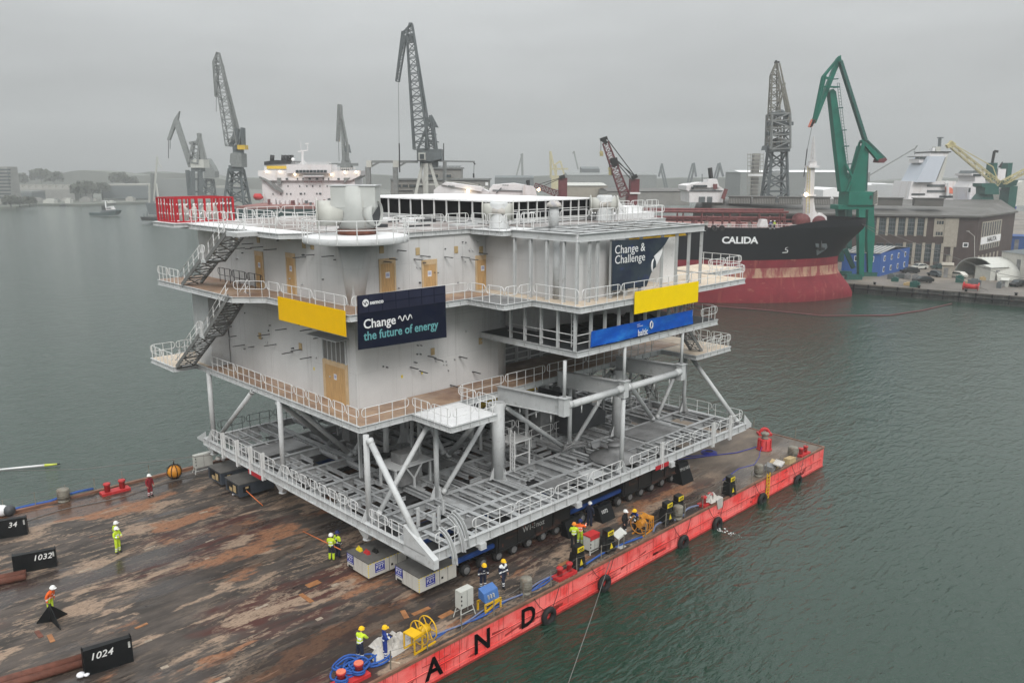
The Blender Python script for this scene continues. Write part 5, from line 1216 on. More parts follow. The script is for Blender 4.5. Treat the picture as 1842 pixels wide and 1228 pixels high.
# crumpled tarpaulin
def crumple(name, c, a, b, h, m, label, cat, rz=0, seed=1):
    q = random.Random(seed); mb = MB(); n, k = 18, 8; vs = [V(c) + UP * h * .8]; fs = []
    for j in range(1, k + 1):
        for i in range(n):
            t = 2 * math.pi * i / n; f = j / k; rr = f * (1 + .22 * math.sin(3 * t + seed) + .10 * math.sin(7 * t)); z = h * (1 - f ** 2.2) * (0.72 + .38 * math.sin(5 * t + 6 * f)) + q.uniform(-.12, .12) * h * (1 - f)
            vs.append(V(c) + V((a * rr * math.cos(t) * math.cos(rz) - b * rr * math.sin(t) * math.sin(rz), a * rr * math.cos(t) * math.sin(rz) + b * rr * math.sin(t) * math.cos(rz), max(z, .02))))
    for i in range(n): fs.append((0, 1 + i, 1 + (i + 1) % n))
    for j in range(k - 1):
        for i in range(n): p = 1 + j * n; fs.append((p + i, p + n + i, p + n + (i + 1) % n, p + (i + 1) % n))
    fs.append(tuple(1 + (k - 1) * n + i for i in reversed(range(n))))
    mb.add(vs, fs, 0, [False] * len(fs)); return tag(mb.build(name, m, None, None, c), label, cat)
crumple('tarpaulin', (22.9, 32.5, 0), 1.55, 1.0, .62, M['tarp'], 'crumpled white tarpaulin heaped beside the yellow cable reel', 'tarpaulin', .1, 3)
crumple('net_bundle', (51.9, 30.95, .25), .85, .42, .55, M['tarp'], 'pale net bundle draped over the barge edge by the red bollard', 'net', .2, 8)
mb = MB(); mb.hexa([(52.3, 30.52, -.55), (52.9, 30.5, -.5), (52.8, 30.56, -.5), (52.3, 30.57, -.5), (52.0, 30.5, .3), (52.9, 30.5, .3), (52.9, 30.9, .35), (52.0, 30.9, .35)]); tag(mb.build('net_cloth', M['tarp'], None, None, (52.4, 30.7, .3)), 'pale sheet hanging from the net bundle over the red side', 'net')
for lab, px, py in (('white sheeted crate stack near the far corner posts', 1385, 845),):
    c = G(px, py); t = thing('crate_stack', lab, 'crates', c)
    for k, (dx, dy, z, a) in enumerate(((0, 0, .25, .5), (.5, -.5, .62, .3), (.9, .1, .2, .4))):
        mb = MB(); mb.obox(c + V((dx, dy, z)), V((.5, .1, .05 * k)), V((-.1, .35, .06)), UP * (.2 if k != 1 else .05)); mb.build('crate', M[('shade', 'tarp', 'tan')[k]], t)
c = G(1420, 832); mb = MB(); mb.hexa([c + V((-.6, -.3, 0)), c + V((.6, -.3, 0)), c + V((.6, .3, 0)), c + V((-.6, .3, 0)), c + V((-.55, -.28, .5)), c + V((.58, -.28, .45)), c + V((.58, .28, .45)), c + V((-.55, .28, .5))]); tag(mb.build('crate', M['tan'], None, None, c), 'tan crate beside the far corner drum post', 'crate')
# ropes
def rope(pts, r, m, label, name='rope', loc=None): mb = MB(); mb.path(pts, r, 6); return tag(mb.build(name, M[m], None, None, loc or pts[0]), label, 'rope')
q = random.Random(5)
t = thing('rope_coil', 'heap of bright blue mooring rope in front of the coral topped bollard', 'rope', (20.2, 32.1, 0))
for k in range(9):
    c = V((20.2 + q.uniform(-.45, .5), 32.1 + q.uniform(-.3, .35), .08 + .05 * k)); rr = q.uniform(.35, .62); mb = MB()
    mb.path([c + V((rr * 1.5 * math.cos(R(a)), rr * math.sin(R(a)), .05 * math.sin(R(3 * a + 40 * k)))) for a in range(0, 360, 20)], .055, 6, closed=True); mb.build('rope_loop', M['rope'], t)
for k in range(4): mb = MB(); mb.torus((19.55 + (-.5, .5, -.5, .5)[k], 31.45, .3 + .12 * (k // 2)), (0.1, .1, 1), .29, .06, 18, 6); mb.build('rope_loop', M['rope'], t)
mb = MB(); mb.path([(21.6 + .9 * math.cos(R(a)) * (1 if a < 180 else .8), 31.9 + .42 * math.sin(R(a)), .06) for a in range(0, 360, 15)], .06, 6, closed=True); mb.build('rope_loop', M['rope'], t)
mb = MB(); mb.path([(21.6 + .7 * math.cos(R(a)), 31.9 + .3 * math.sin(R(a)), .16) for a in range(0, 360, 15)], .06, 6, closed=True); mb.build('rope_loop', M['rope'], t)
for j in range(3):
    pts = [(24.9 + i * .95, 31.35 + .16 * math.sin(i * 1.3 + j) + j * .07, .06 + .03 * j) for i in range(0, 12)]; rope(pts, .045, 'rope' if j < 2 else 'ropegrey', ('blue hose line running along the barge side from the yellow reel', 'second blue line beside the first, past the tall cabinet', 'grey blue line between the tall cabinet and the bollard')[j])
for j, (xa, xb, lab) in enumerate(((36.4, 43.2, 'blue line curving past the white and red cabinet'), (44.5, 47.2, 'short grey blue line between reel and drum post'), (48.2, 51.2, 'grey blue line running to the second red bollard'))):
    n = 12; rope([(xa + (xb - xa) * i / n, 31.0 + .5 * math.sin(math.pi * i / n) * (1 if j else .7), .07) for i in range(n + 1)], .07, 'ropegrey' if j else 'rope', lab)
rope([(54.6, 31.6, .9), (57, 31.6, 1.25), (59.4, 31.5, 1.0), (61.5, 32.2, 1.0), (63, 33.0, .7), (65.3, 34.0, .5)], .03, 'logo', 'blue line stretched from the lone machine toward the capstan')
rope([(57.2, 38.6, .06), (59, 37.6, .06), (61, 36.6, .06), (63.4, 35.4, .06), (65.4, 34.6, .3)], .04, 'logo', 'dark blue line on the pale deck leading to the capstan')
mb = MB()
for k in range(4): mb.torus((61.6, 37.2, .05 + .04 * k), (0, 0, 1), .7 - .1 * k, .04, 22, 6)
mb.path([(61.0, 36.8, .07), (60.2, 37.4, .07), (59.0, 38.2, .07)], .04, 6)
tag(mb.build('rope_coil', M['logo'], None, None, (61.6, 37.2, 0)), 'coiled dark blue rope on the pale deck end', 'rope')
pts = [(5 + i * 1.05, 66.9 + .12 * math.sin(i * 1.7) - i * .02, .2 + .12 * (i > 10)) for i in range(14)]; rope(pts, .06, 'rope', 'bright blue line along the far barge edge to the red bollard'); rope([(x, y - .16, z) for x, y, z in pts[5:]], .07, 'rope', 'doubled blue line beside the far red bollard')
rope([(26.1 - i * 1.2, 64.2 + .3 * math.sin(i * .9), .05) for i in range(12)], .03, 'wire', 'thin dark cable along the far deck edge')
for j in range(3): rope([(22.2 + i * .72, 31.2 + .25 * math.sin(i * .9 + j * 2) + .15 * j, .03) for i in range(12)], .014, 'hose', ('thin tan hose from the coil toward the cabinet', 'thin tan hose passing the yellow reel', 'thin tan hose nearest the deck middle')[j])
a, b = G(545, 955, .5), G(613, 988, 1.1); mb = MB(); mb.tube(a, b, .035, .03, 8); tag(mb.build('measuring_rod', M['orangerod'], None, None, a), 'long orange rod held by the worker beside the platform corner', 'rod')
a, b = G(443, 882, .9), G(473, 909, .05); mb = MB(); mb.tube(a, b, .035, .03, 8); tag(mb.build('measuring_rod', M['orangerod'], None, None, b), 'orange rod leaning on the dark power pack', 'rod')
a, b = G(597, 1128, .06), G(610, 1150, .03)
mb = MB(); mb.bar(G(688, 1186, .03), G(719, 1192, .03), .05); tag(mb.build('wooden_batten', M['plypale'], None, None, G(688, 1186)), 'pale batten on the deck beside the blue coverall worker', 'batten')
a = V((39.0, YB - .1, -.05)); b = G(1020, 1235, WZ); rope([a, a.lerp(b, .5) - UP * .12, b], .025, 'wire', 'taut mooring wire from the barge side into the water', 'mooring_wire')
a = G(380, 818, 2.2); b = W(-60, 848, 70); rope([a, a.lerp(b, .5) - UP * .5, b], .03, 'wire', 'dark wire stretched over the water beyond the far edge', 'mooring_wire')
# floating pole and white boat edge past the far side
a, b = G(-20, 846, WZ + .15), G(108, 834, WZ + .2); t = thing('floating_boom', 'white floating boom with a yellow end on the water', 'boom', (a + b) / 2)
mb = MB(); mb.tube(a, a.lerp(b, .78), .07, .11, 10); mb.build('boom_body', M['white'], t); mb = MB(); mb.tube(a.lerp(b, .78), a.lerp(b, .96), .13, .08, 10); mb.build('boom_end', mat('lime', (.55, .62, .08), .5), t); mb = MB(); mb.tube(a.lerp(b, .96), b, .07, .05, 8); mb.build('boom_shackle', M['machine'], t)
c = G(6, 918, .5); mb = MB(); mb.path([c + RT * -3, c, c + RT * .3], [.38, .42, .3], 12); t = tag(mb.build('inflatable_tube', M['white'], None, None, c), 'white inflatable tube over the far barge edge at the photo edge', 'inflatable'); mb = MB(); mb.ball(c + RT * .45, .42, n=12); mb.build('tube_end', M['steel_dark'], t)

# ================================================================== PEOPLE
CLOTH = {k: mat('cloth_' + k, c, .8, var=.18, scale=9) for k, c in dict(lime=(.52, .68, .03), navy=(.010, .014, .035), orange=(.80, .13, .02), blue=(.012, .035, .21), red=(.22, .012, .02), black=(.008, .008, .010), band=(.75, .76, .76), skin=(.42, .24, .17), boots=(.012, .011, .010), helm_w=(.78, .78, .76), helm_y=(.80, .48, .01), helm_o=(.75, .25, .03), helm_b=(.01, .02, .10)).items()}
REG = ['jacket', 'trousers', 'band', 'skin', 'boots', 'shoulder', 'cuff']
def person(loc, face, label, jacket, trousers, helmet, pose='stand', cuff=None, shoulder=None, bands=True, legband=True, hoodie=False, s=1.06):
    """one continuous body grown over a skeleton; local x = right, y = forward"""
    J = dict(pel=(0, 0, .95), spi=(0, .0, 1.14), che=(0, .0, 1.36), nek=(0, .02, 1.50), hea=(0, .035, 1.60), top=(0, .03, 1.71), nos=(0, .115, 1.605),
             hr=(.10, 0, .90), hl=(-.10, 0, .90), kr=(.12, .03, .50), kl=(-.11, .01, .50), ar=(.13, -.02, .09), al=(-.13, -.02, .09), tr=(.15, .17, .045), tl=(-.15, .17, .045),
             sr=(.19, 0, 1.42), sl=(-.19, 0, 1.42), er=(.27, -.02, 1.14), el=(-.27, -.02, 1.14), wr=(.27, .12, .90), wl=(-.27, .10, .90), pr=(.27, .15, .82), pl=(-.27, .13, .82))
    if pose in ('hold', 'rod'):
        J.update(er=(.26, .05, 1.15), el=(-.26, .06, 1.15), wr=(.10, .30, 1.18), wl=(-.12, .30, 1.14), pr=(.04, .36, 1.19), pl=(-.05, .35, 1.14))
    if pose == 'point': J.update(er=(.30, .12, 1.25), wr=(.28, .38, 1.36), pr=(.27, .46, 1.39))
    if pose == 'reach': J.update(er=(.26, .18, 1.25), el=(-.26, .2, 1.22), wr=(.16, .44, 1.16), wl=(-.18, .46, 1.12), pr=(.14, .52, 1.14), pl=(-.16, .54, 1.1))
    if pose in ('lean', 'reach'):
        for k in ('spi', 'che', 'nek', 'hea', 'top', 'nos', 'sr', 'sl', 'er', 'el', 'wr', 'wl', 'pr', 'pl'):
            x, y, z = J[k]; a = R(14 if pose == 'reach' else 22); dz = z - .95; J[k] = (x, y * math.cos(a) + dz * math.sin(a), .95 + dz * math.cos(a) - y * math.sin(a))
    if pose == 'walk': J.update(kr=(.11, .16, .53), ar=(.12, .18, .10), tr=(.13, .36, .06), kl=(-.11, -.05, .50), al=(-.12, -.24, .13), tl=(-.13, -.06, .05))
    rad = dict(pel=(.18, .145), spi=(.185, .15), che=(.205, .16), nek=(.062, .062), hea=(.088, .10), top=(.06, .07), nos=(.018, .02), hr=(.12, .125), hl=(.12, .125), kr=(.092, .092), kl=(.092, .092), ar=(.078, .078), al=(.078, .078), tr=(.045, .04), tl=(.045, .04),
               sr=(.10, .095), sl=(.10, .095), er=(.075, .075), el=(.075, .075), wr=(.05, .05), wl=(.05, .05), pr=(.042, .026), pl=(.042, .026))
    B = [('pel', 'spi', 0), ('spi', 'che', 0), ('che', 'nek', 0), ('nek', 'hea', 3), ('hea', 'top', 3), ('hea', 'nos', 3), ('pel', 'hr', 1), ('pel', 'hl', 1), ('hr', 'kr', 1), ('hl', 'kl', 1), ('kr', 'ar', 1), ('kl', 'al', 1), ('ar', 'tr', 4), ('al', 'tl', 4),
         ('che', 'sr', 0), ('che', 'sl', 0), ('sr', 'er', 0), ('sl', 'el', 0), ('er', 'wr', 0), ('el', 'wl', 0), ('wr', 'pr', 3), ('wl', 'pl', 3)]
    keys = list(J); me = bpy.data.meshes.new('person')
    me.from_pydata([J[k] for k in keys], [(keys.index(a), keys.index(b)) for a, b, _ in B], []); me.update()
    o = bpy.data.objects.new('person', me); COL.objects.link(o)
    sk = o.modifiers.new('skin', 'SKIN'); sk.use_smooth_shade = True; sk.branch_smoothing = .6
    for i, k in enumerate(keys):
        sv = me.skin_vertices[0].data[i]; sv.radius = rad[k]; sv.use_root = (k == 'pel')
    ss = o.modifiers.new('sub', 'SUBSURF'); ss.levels = 2; ss.render_levels = 2
    dg = bpy.context.evaluated_depsgraph_get(); dg.update()
    nm = bpy.data.meshes.new_from_object(o.evaluated_get(dg))
    o.modifiers.clear(); o.data = nm; bpy.data.meshes.remove(me)
    segs = [(V(J[a]), V(J[b]), r, a, b) for a, b, r in B]
    ids = []
    for p in nm.polygons:
        c = p.center; best = (9, 0, 0, 0)
        for a, b, r, ka, kb in segs:
            t = max(0, min(1, (c - a).dot(b - a) / max((b - a).length_squared, 1e-9))); dd = (c - a.lerp(b, t)).length
            if dd < best[0]: best = (dd, r, ka + kb, t)
        r, kk, t = best[1:]
        if r == 3 and kk.startswith('nekhea') and t < .25: r = 0
        if r == 0 and bands and kk in ('pelspi', 'spiche') and abs(c.z - (1.06 if kk == 'pelspi' else 1.24)) < .035: r = 2
        elif r == 0 and bands and kk in ('erwr', 'elwl') and .35 < t < .6: r = 2
        elif r == 0 and shoulder and (kk in ('chesr', 'chesl') or (kk in ('srer', 'slel') and t < (.9 if shoulder == 'lime' else .35))): r = 5
        elif r == 1 and legband and kk in ('krar', 'klal') and (.30 < t < .44 or .58 < t < .72): r = 2
        elif r == 1 and cuff and kk in ('krar', 'klal'): r = 6
        if r == 3 and hoodie and kk in ('wrpr', 'wlpl'): r = 4
        ids.append(r)
    base = {'jacket': jacket, 'trousers': trousers, 'band': 'band', 'skin': 'skin', 'boots': 'boots', 'shoulder': shoulder or jacket, 'cuff': cuff or trousers}
    nm.materials.clear()
    for k in REG: nm.materials.append(CLOTH[base[k]])
    # fingers grown on the hands
    mb = MB()
    for w, h in (('wr', 'pr'), ('wl', 'pl')):
        a, b = V(J[w]), V(J[h]); d = (b - a).normalized(); sgn = 1 if h == 'pr' else -1
        sd = V((0, 1, 0)) if abs(d.y) < .7 else V((1, 0, 0)); cr = V((-sgn, 0, 0)) if abs(d.y) < .7 else V((0, 0, -1))
        for k, l in enumerate((.062, .072, .068, .052)):
            p = b + sd * (.027 - .018 * k); q = p + d * l * .55 + cr * .012; mb.path([p - d * .02, p + d * l * .2, q, q + d * l * .3 + cr * l * .5], [.010, .010, .009, .006], 6, 3)
        p = a.lerp(b, .4) + sd * .034; mb.path([p, p + d * .025 + sd * .02, p + d * .055 + sd * .02 + cr * .012], [.012, .011, .008], 6, 3)
    v0 = [v.co[:] for v in nm.vertices]; f0 = [tuple(p.vertices) for p in nm.polygons]; n0 = len(v0)
    fm = bpy.data.meshes.new('person'); fm.from_pydata(v0 + mb.v, [], f0 + [tuple(i + n0 for i in f) for f in mb.f])
    for k in REG: fm.materials.append(CLOTH[base[k]])
    fm.polygons.foreach_set('material_index', ids + [4 if hoodie else 3] * len(mb.f)); fm.polygons.foreach_set('use_smooth', [True] * (len(f0) + len(mb.f)))
    o.data = fm; bpy.data.meshes.remove(nm)
    hc = V(J['hea']).lerp(V(J['top']), .45); up = (V(J['top']) - V(J['hea'])).normalized()
    mb = MB(); mb.lathe(hc, [(.155, -.012), (.158, 0), (.138, .006), (.136, .05), (.118, .10), (.075, .138), (.01, .15)], 16, axis=up)
    mb.obox(hc + V((0, .15, 0)), (.085, 0, 0), (0, .05, -.01), (0, 0, .008))
    h = mb.build('helmet', CLOTH[helmet]); h.parent = o
    mb = MB()
    for sx in (-1, 1): mb.ball(V(J['hea']) + V((sx * .034, .092, .022)), .012, n=6)
    e = mb.build('eyes', CLOTH['black']); e.parent = o
    mb = MB(); mb.box(-.028, J['hea'][1] + .088, J['hea'][2] - .05, .028, J['hea'][1] + .1, J['hea'][2] - .04); e = mb.build('mouth', CLOTH['red']); e.parent = o
    o.location = loc; o.rotation_euler = (0, 0, face); o.scale = (s, s, s)
    return tag(o, label, 'person', 'people at work on the barge')
TOCAM = R(45.5 + 90)                                        # rotation that turns a figure to face the camera
P = lambda px, py: G(px, py, 0.0)
person(P(212, 984), TOCAM + 2.6, 'man in lime jacket and dark trousers standing behind his colleague with a white helmet', 'lime', 'navy', 'helm_w', 'stand')
person(P(213, 994), TOCAM + 1.2, 'man in lime jacket and lime trousers holding papers in front of a colleague', 'lime', 'lime', 'helm_w', 'hold')
person(P(271, 893), TOCAM + 1.1, 'man in dark red coverall standing near the orange buoy', 'red', 'red', 'helm_w', 'stand', bands=False)
person(P(92, 1104), TOCAM + 1.4, 'man in orange jacket and lime trousers behind the black three finned piece', 'orange', 'lime', 'helm_w', 'lean', legband=False)
person(P(597, 1007), TOCAM + 2.9, 'man in lime jacket holding the long orange rod', 'lime', 'navy', 'helm_w', 'rod', cuff='lime', legband=False)
person(P(608, 1002), TOCAM + 2.5, 'man in dark clothes and dark blue helmet beside the rod holder', 'navy', 'navy', 'helm_b', 'stand', shoulder='lime', legband=False)
person(P(648, 1188), TOCAM + 2.7, 'man in lime jacket and yellow helmet standing in the blue rope', 'lime', 'navy', 'helm_y', 'reach', hoodie=True)
person(P(693, 1183), TOCAM + 1.9, 'man in blue coverall with white bands in front of the white tarpaulin', 'blue', 'blue', 'helm_y', 'hold', hoodie=True)
person(P(869, 1058), TOCAM + 0.3, 'man in dark coverall bending beside the blue trailer wheel', 'navy', 'navy', 'helm_y', 'lean')
person(P(905, 1056), TOCAM + 0.7, 'man in dark coverall with white shoulders walking past the trailer', 'navy', 'navy', 'helm_y', 'walk', shoulder='band')
person(P(1032, 986), TOCAM + 3.0, 'man in lime jacket and black trousers beside an orange jacket', 'lime', 'black', 'helm_o', 'hold', legband=False)
person(P(1043, 980), TOCAM + 2.8, 'man in orange jacket and lime trousers reaching toward the load girder', 'orange', 'lime', 'helm_b', 'point')
person(P(1060, 946), TOCAM + 2.6, 'man in dark clothes and white helmet beside the trailer wheels', 'navy', 'navy', 'helm_w', 'stand', bands=False, legband=False)
person(P(1123, 961), TOCAM + 0.9, 'man in black coverall with white leg bands and white helmet', 'black', 'black', 'helm_w', 'stand', bands=False)
person(P(1144, 958), TOCAM - 0.9, 'man in black with blue shoulders and yellow helmet near the orange reel', 'black', 'black', 'helm_y', 'reach', shoulder='blue', legband=False)

# ================================================================== THE HARBOUR BEHIND
ZQ = 0.3
M['quay'] = mat('quay_ground', (0.13, 0.115, 0.10), .6, var=.25, scale=.12, col2=(.24, .20, .16), mix=.4, scale2=.05, rvar=.2)
M['quaywall'] = mat('quay_wall', (0.085, 0.085, 0.08), .7, var=.4, scale=.5, col2=(.28, .26, .24), mix=.25, scale2=.3, stretch2=(1, 1, .3))
M['land'] = mat('far_land', (0.10, 0.105, 0.085), .8, var=.3, scale=.02)
M['brick'] = mat('dark_brick', (0.058, 0.040, 0.036), .75, var=.25, scale=.8, col2=(.05, .035, .032), mix=.4, scale2=.2)
M['pilaster'] = mat('pale_render', (0.32, 0.29, 0.24), .7, var=.12)
M['felt'] = mat('roof_felt', (0.105, 0.10, 0.092), .6, var=.18, scale=.2, rvar=.15)
M['glass'] = mat('dark_glass', (0.035, 0.045, 0.05), .2, var=.5, scale=.5)
M['blueclad'] = mat('blue_cladding', (0.025, 0.09, 0.30), .5, var=.08, stretch=(3, 3, .2))
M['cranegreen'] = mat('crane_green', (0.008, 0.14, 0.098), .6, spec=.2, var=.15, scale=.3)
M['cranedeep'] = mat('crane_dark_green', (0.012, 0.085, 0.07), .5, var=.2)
M['cranegrey'] = mat('crane_grey', (0.10, 0.115, 0.12), .6, var=.2)
M['cranemid'] = mat('crane_mid_grey', (0.19, 0.20, 0.195), .6, var=.2)
M['craneold'] = mat('crane_weathered', (0.17, 0.165, 0.14), .7, var=.25)
M['cranecream'] = mat('crane_cream', (0.48, 0.42, 0.22), .6, var=.12)
M['craneplum'] = mat('crane_plum', (0.13, 0.035, 0.04), .6, var=.2)
M['shipwhite'] = mat('ship_white', (0.70, 0.68, 0.68), .5, var=.05, drips=(.6, .6, .08), dripcol=(.55, .50, .47))
M['shipdark'] = mat('ship_dark_hull', (0.02, 0.045, 0.045), .5, var=.2)
M['shipdeck'] = mat('ship_deck_red', (0.24, 0.10, 0.085), .6, var=.2)
M['piperust'] = mat('deck_pipes', (0.16, 0.05, 0.05), .6, var=.3)
M['funnelblue'] = mat('pale_blue_grey', (0.50, 0.54, 0.60), .5, var=.04)
M['lamp'] = emis('warm_lamp', (1.0, .78, .5), 9.0)
M['scaff'] = mat('scaffold', (0.34, 0.33, 0.30), .6)
M['concrete'] = mat('grey_concrete', (0.24, 0.235, 0.22), .7, var=.15, scale=.3)
M['foliage'] = mat('far_foliage', (0.06, 0.065, 0.045), .9, var=.4, scale=.3)
M['corrug'] = mat('striped_roof', (0.45, 0.44, 0.42), .5, var=.05)

# quay and land -----------------------------------------------------------------------------------
qa, qb = G(1521, 508.6, ZQ), G(1842, 533, ZQ)
qd = (qb - qa).normalized(); qn = V((-qd.y, qd.x, 0))
if qn.dot(HF) < 0: qn = -qn
A0, B0 = qa - qd * 420, qb + qd * 90
A0 = qa - qd * 62
mb = MB(); mb.prism([(p.x, p.y) for p in (A0, B0, B0 + qn * 420 + qd * 250, A0 + qn * 420)], -5.5, ZQ - .25); structure(mb.build('quay', M['quaywall']))
mb = MB(); mb.prism([(p.x, p.y) for p in (A0 - qn * .3, B0 - qn * .3, B0 + qn * 420 + qd * 250, A0 + qn * 420)], ZQ - .245, ZQ); structure(mb.build('quay_pavement', M['quay']))
mb = MB(); mb.bar(qa - qd * 60 - qn * .5 + UP * -1.0, qb + qd * 40 - qn * .5 + UP * -1.0, .5, .3)
for k in range(40): p = qa + qd * (k * 3 - 40) - qn * .36 + UP * -.7; mb.bar(p - UP * 1.2, p + UP * .7, .3)
structure(mb.build('quay_fendering', M['girder']))
# far shore, left
def land(name, pts, z, h=4): mb = MB(); mb.prism([(p.x, p.y) for p in pts], z - h, z); return structure(mb.build(name, M['land']))
f = lambda px, d, z=0: (lambda v: V((v.x, v.y, z)))(W(px, 308, d))
land('far_shore', [f(-260, 560), f(20, 600), f(60, 650), f(140, 640), f(265, 700), f(420, 700), f(700, 900), f(700, 1250), f(-260, 1250)], -.3)
land('shipyard_ground', [f(335, 410), f(480, 320), f(700, 250), f(905, 215), f(1010, 290), f(1080, 900), f(700, 880), f(420, 690)], .3)
q = random.Random(11)
hb = MB()                                                   # hazy hills behind
for (pa, pb, d, hh) in ((-300, 420, 1120, 20), (60, 700, 1180, 16), (900, 2200, 1150, 12)):
    n = 40; pts = []
    for i in range(n + 1): t = i / n; p = f(pa + (pb - pa) * t, d); pts.append((p, hh * (.55 + .25 * math.sin(t * 9 + d) + .2 * math.sin(t * 23) + q.uniform(-.05, .05))))
    for i in range(n):
        (p, a), (r, b) = pts[i], pts[i + 1]; bk = HF * 60
        hb.hexa([p - UP * 2, r - UP * 2, r + bk - UP * 2, p + bk - UP * 2, p + UP * (8 + a), r + UP * (8 + b), r + bk + UP * (8 + b), p + bk + UP * (8 + a)])
structure(hb.build('hills', M['land']))

# helpers for things seen from the camera's side: px columns/rows at a stated distance --------------
RTH = V((RT.x, RT.y, 0))
def pbox(mb, px0, py0, px1, py1, d, depth, m=0):            # box facing the camera, corners read off the photo
    a, b = W(px0, py1, d), W(px1, py1, d); z1 = W(px0, py0, d).z
    a2, b2 = a + HF * depth, b + HF * depth
    return mb.hexa([a, b, b2, a2, V((a.x, a.y, z1)), V((b.x, b.y, z1)), V((b2.x, b2.y, z1)), V((a2.x, a2.y, z1))], m)
def ppoly(mb, pts, d, depth, m=0): return mb.extrude([W(x, y, d) for x, y in pts], HF * depth, m)
def part(root, name, m, *fn, label=None):
    mb = MB()
    for g in fn: g(mb)
    return mb.build(name, m, root, label)
def building(name, label, cat, px, py, d, group=None): p = W(px, py, d); return thing(name, label, cat, (p.x, p.y, ZQ), group)

# buildings on the left shore
for (nm, lab, boxes) in (
    ('tower_block', 'hazy grey tower block at the left photo edge', [(-40, 300, 21, 372, 640, 14, 'concrete')]),
    ('warehouse', 'long hazy warehouse with a pale saw toothed roof on the left shore', [(16, 341, 136, 364, 720, 30, 'concrete')]),
    ('warehouse', 'dark blue grey warehouse with a thin white roof behind the tug', [(183, 334, 268, 354, 740, 40, 'cranegrey')]),
    ('warehouse', 'tall dull green hall behind the small moored ship', [(276, 325, 338, 356, 760, 40, 'cranemid')]),
    ('warehouse', 'low grey hall with a white roof between the two left cranes', [(378, 338, 415, 356, 700, 30, 'cranemid')]),
    ('warehouse', 'low hazy hall under the tower block', [(-30, 347, 60, 370, 690, 20, 'cranegrey')])):
    x0, y0, x1, y1, d, dp, m = boxes[0]; t = building(nm, lab, 'building', (x0 + x1) / 2, y1, d)
    part(t, 'wall', M[m], lambda b: pbox(b, x0, y0, x1, y1 + 3, d, dp))
    if nm == 'warehouse':
        a = W(x0, y0, d); b_ = W(x1, y0, d); mb = MB(); n = 10 if 'saw' in lab else 1
        for k in range(n):
            p, r = a.lerp(b_, k / n), a.lerp(b_, (k + .97) / n); h = 4.2 if n > 1 else 1.6
            mb.hexa([p, r, r + HF * dp, p + HF * dp, p + UP * h * (.35 if n > 1 else .8), r + UP * h, r + HF * dp + UP * h, p + HF * dp + UP * h * (.35 if n > 1 else .8)])
        mb.build('roof', M['scaff' if 'white' in lab or 'pale' in lab else 'cranemid'], t)
    else:
        for r in range(9):
            mb = MB()
            pbox(mb, x0 + 2, y0 + 4 + r * 6.2, x1 - 2, y0 + 7 + r * 6.2, d - .4, .38); mb.build('window_row', M['glass'], t)
def canopy(mb, c, r, n, rng, s=1.0):
    for _ in range(n):
        a, b_, k = rng.uniform(0, 6.283), rng.uniform(-.5, 1), rng.random() ** .4
        p = V(c) + V((math.cos(a) * math.cos(b_) * r * k, math.sin(a) * math.cos(b_) * r * k, math.sin(b_) * r * .8 * k))
        u = V((rng.uniform(-1, 1), rng.uniform(-1, 1), rng.uniform(-1, 1))).normalized(); w = u.orthogonal().normalized(); z = r * s * rng.uniform(.08, .2)
        mb.add([p + u * z, p + w * z, p - u * z, p - w * z], [(0, 1, 2, 3)])
q = random.Random(3)
for px, d, r, hgt in ((140, 700, 8, 8), (150, 720, 9, 9), (162, 715, 7, 7), (180, 730, 7, 9), (212, 800, 9, 16), (72, 860, 11, 18), (30, 860, 10, 15), (95, 880, 10, 16), (46, 585, 5, 3), (12, 580, 6, 3), (28, 584, 5, 3), (235, 820, 7, 14)):
    p = f(px, d); t = thing('far_tree', 'hazy leafy tree mass on the far left shore', 'tree', p, 'trees on the far left shore')
    mb = MB(); mb.tube(p + UP * -.3, p + UP * hgt, .5, .25, 6); mb.build('trunk', M['foliage'], t)
    mb = MB(); canopy(mb, p + UP * (hgt + r * .2), r, 420, q); mb.build('crown', M['foliage'], t)
for i in range(9):
    px = (84, 92, 113, 118, 150, 160, 195, 60, 230)[i]; d = 665 + i % 3 * 20; p = f(px, d); mb = MB(); w, h = q.uniform(2, 6), q.uniform(1.5, 3.5)
    mb.obox(p + UP * (h / 2 - .3), RTH * w, HF * 2.5, UP * h / 2); mb.obox(p + UP * (h + .0), RTH * w * .6, HF * 1.5, UP * h * .25)
    tag(mb.build('shore_shed', M[('cabinet', 'concrete', 'scaff')[i % 3]], None, None, p), 'small pale shed on the far left shore', 'shed', 'sheds on the far left shore')

# ---- ships ------------------------------------------------------------------------------------------
def hull_mesh(mb, st, secs):                                # stations: list of rings of points
    n = len(secs[0]); vs = [p for s in secs for p in s]; fs = []
    for i in range(len(secs) - 1):
        for k in range(n - 1): fs.append((i * n + k, i * n + k + 1, (i + 1) * n + k + 1, (i + 1) * n + k))
    mb.add(vs, fs, 0, True)
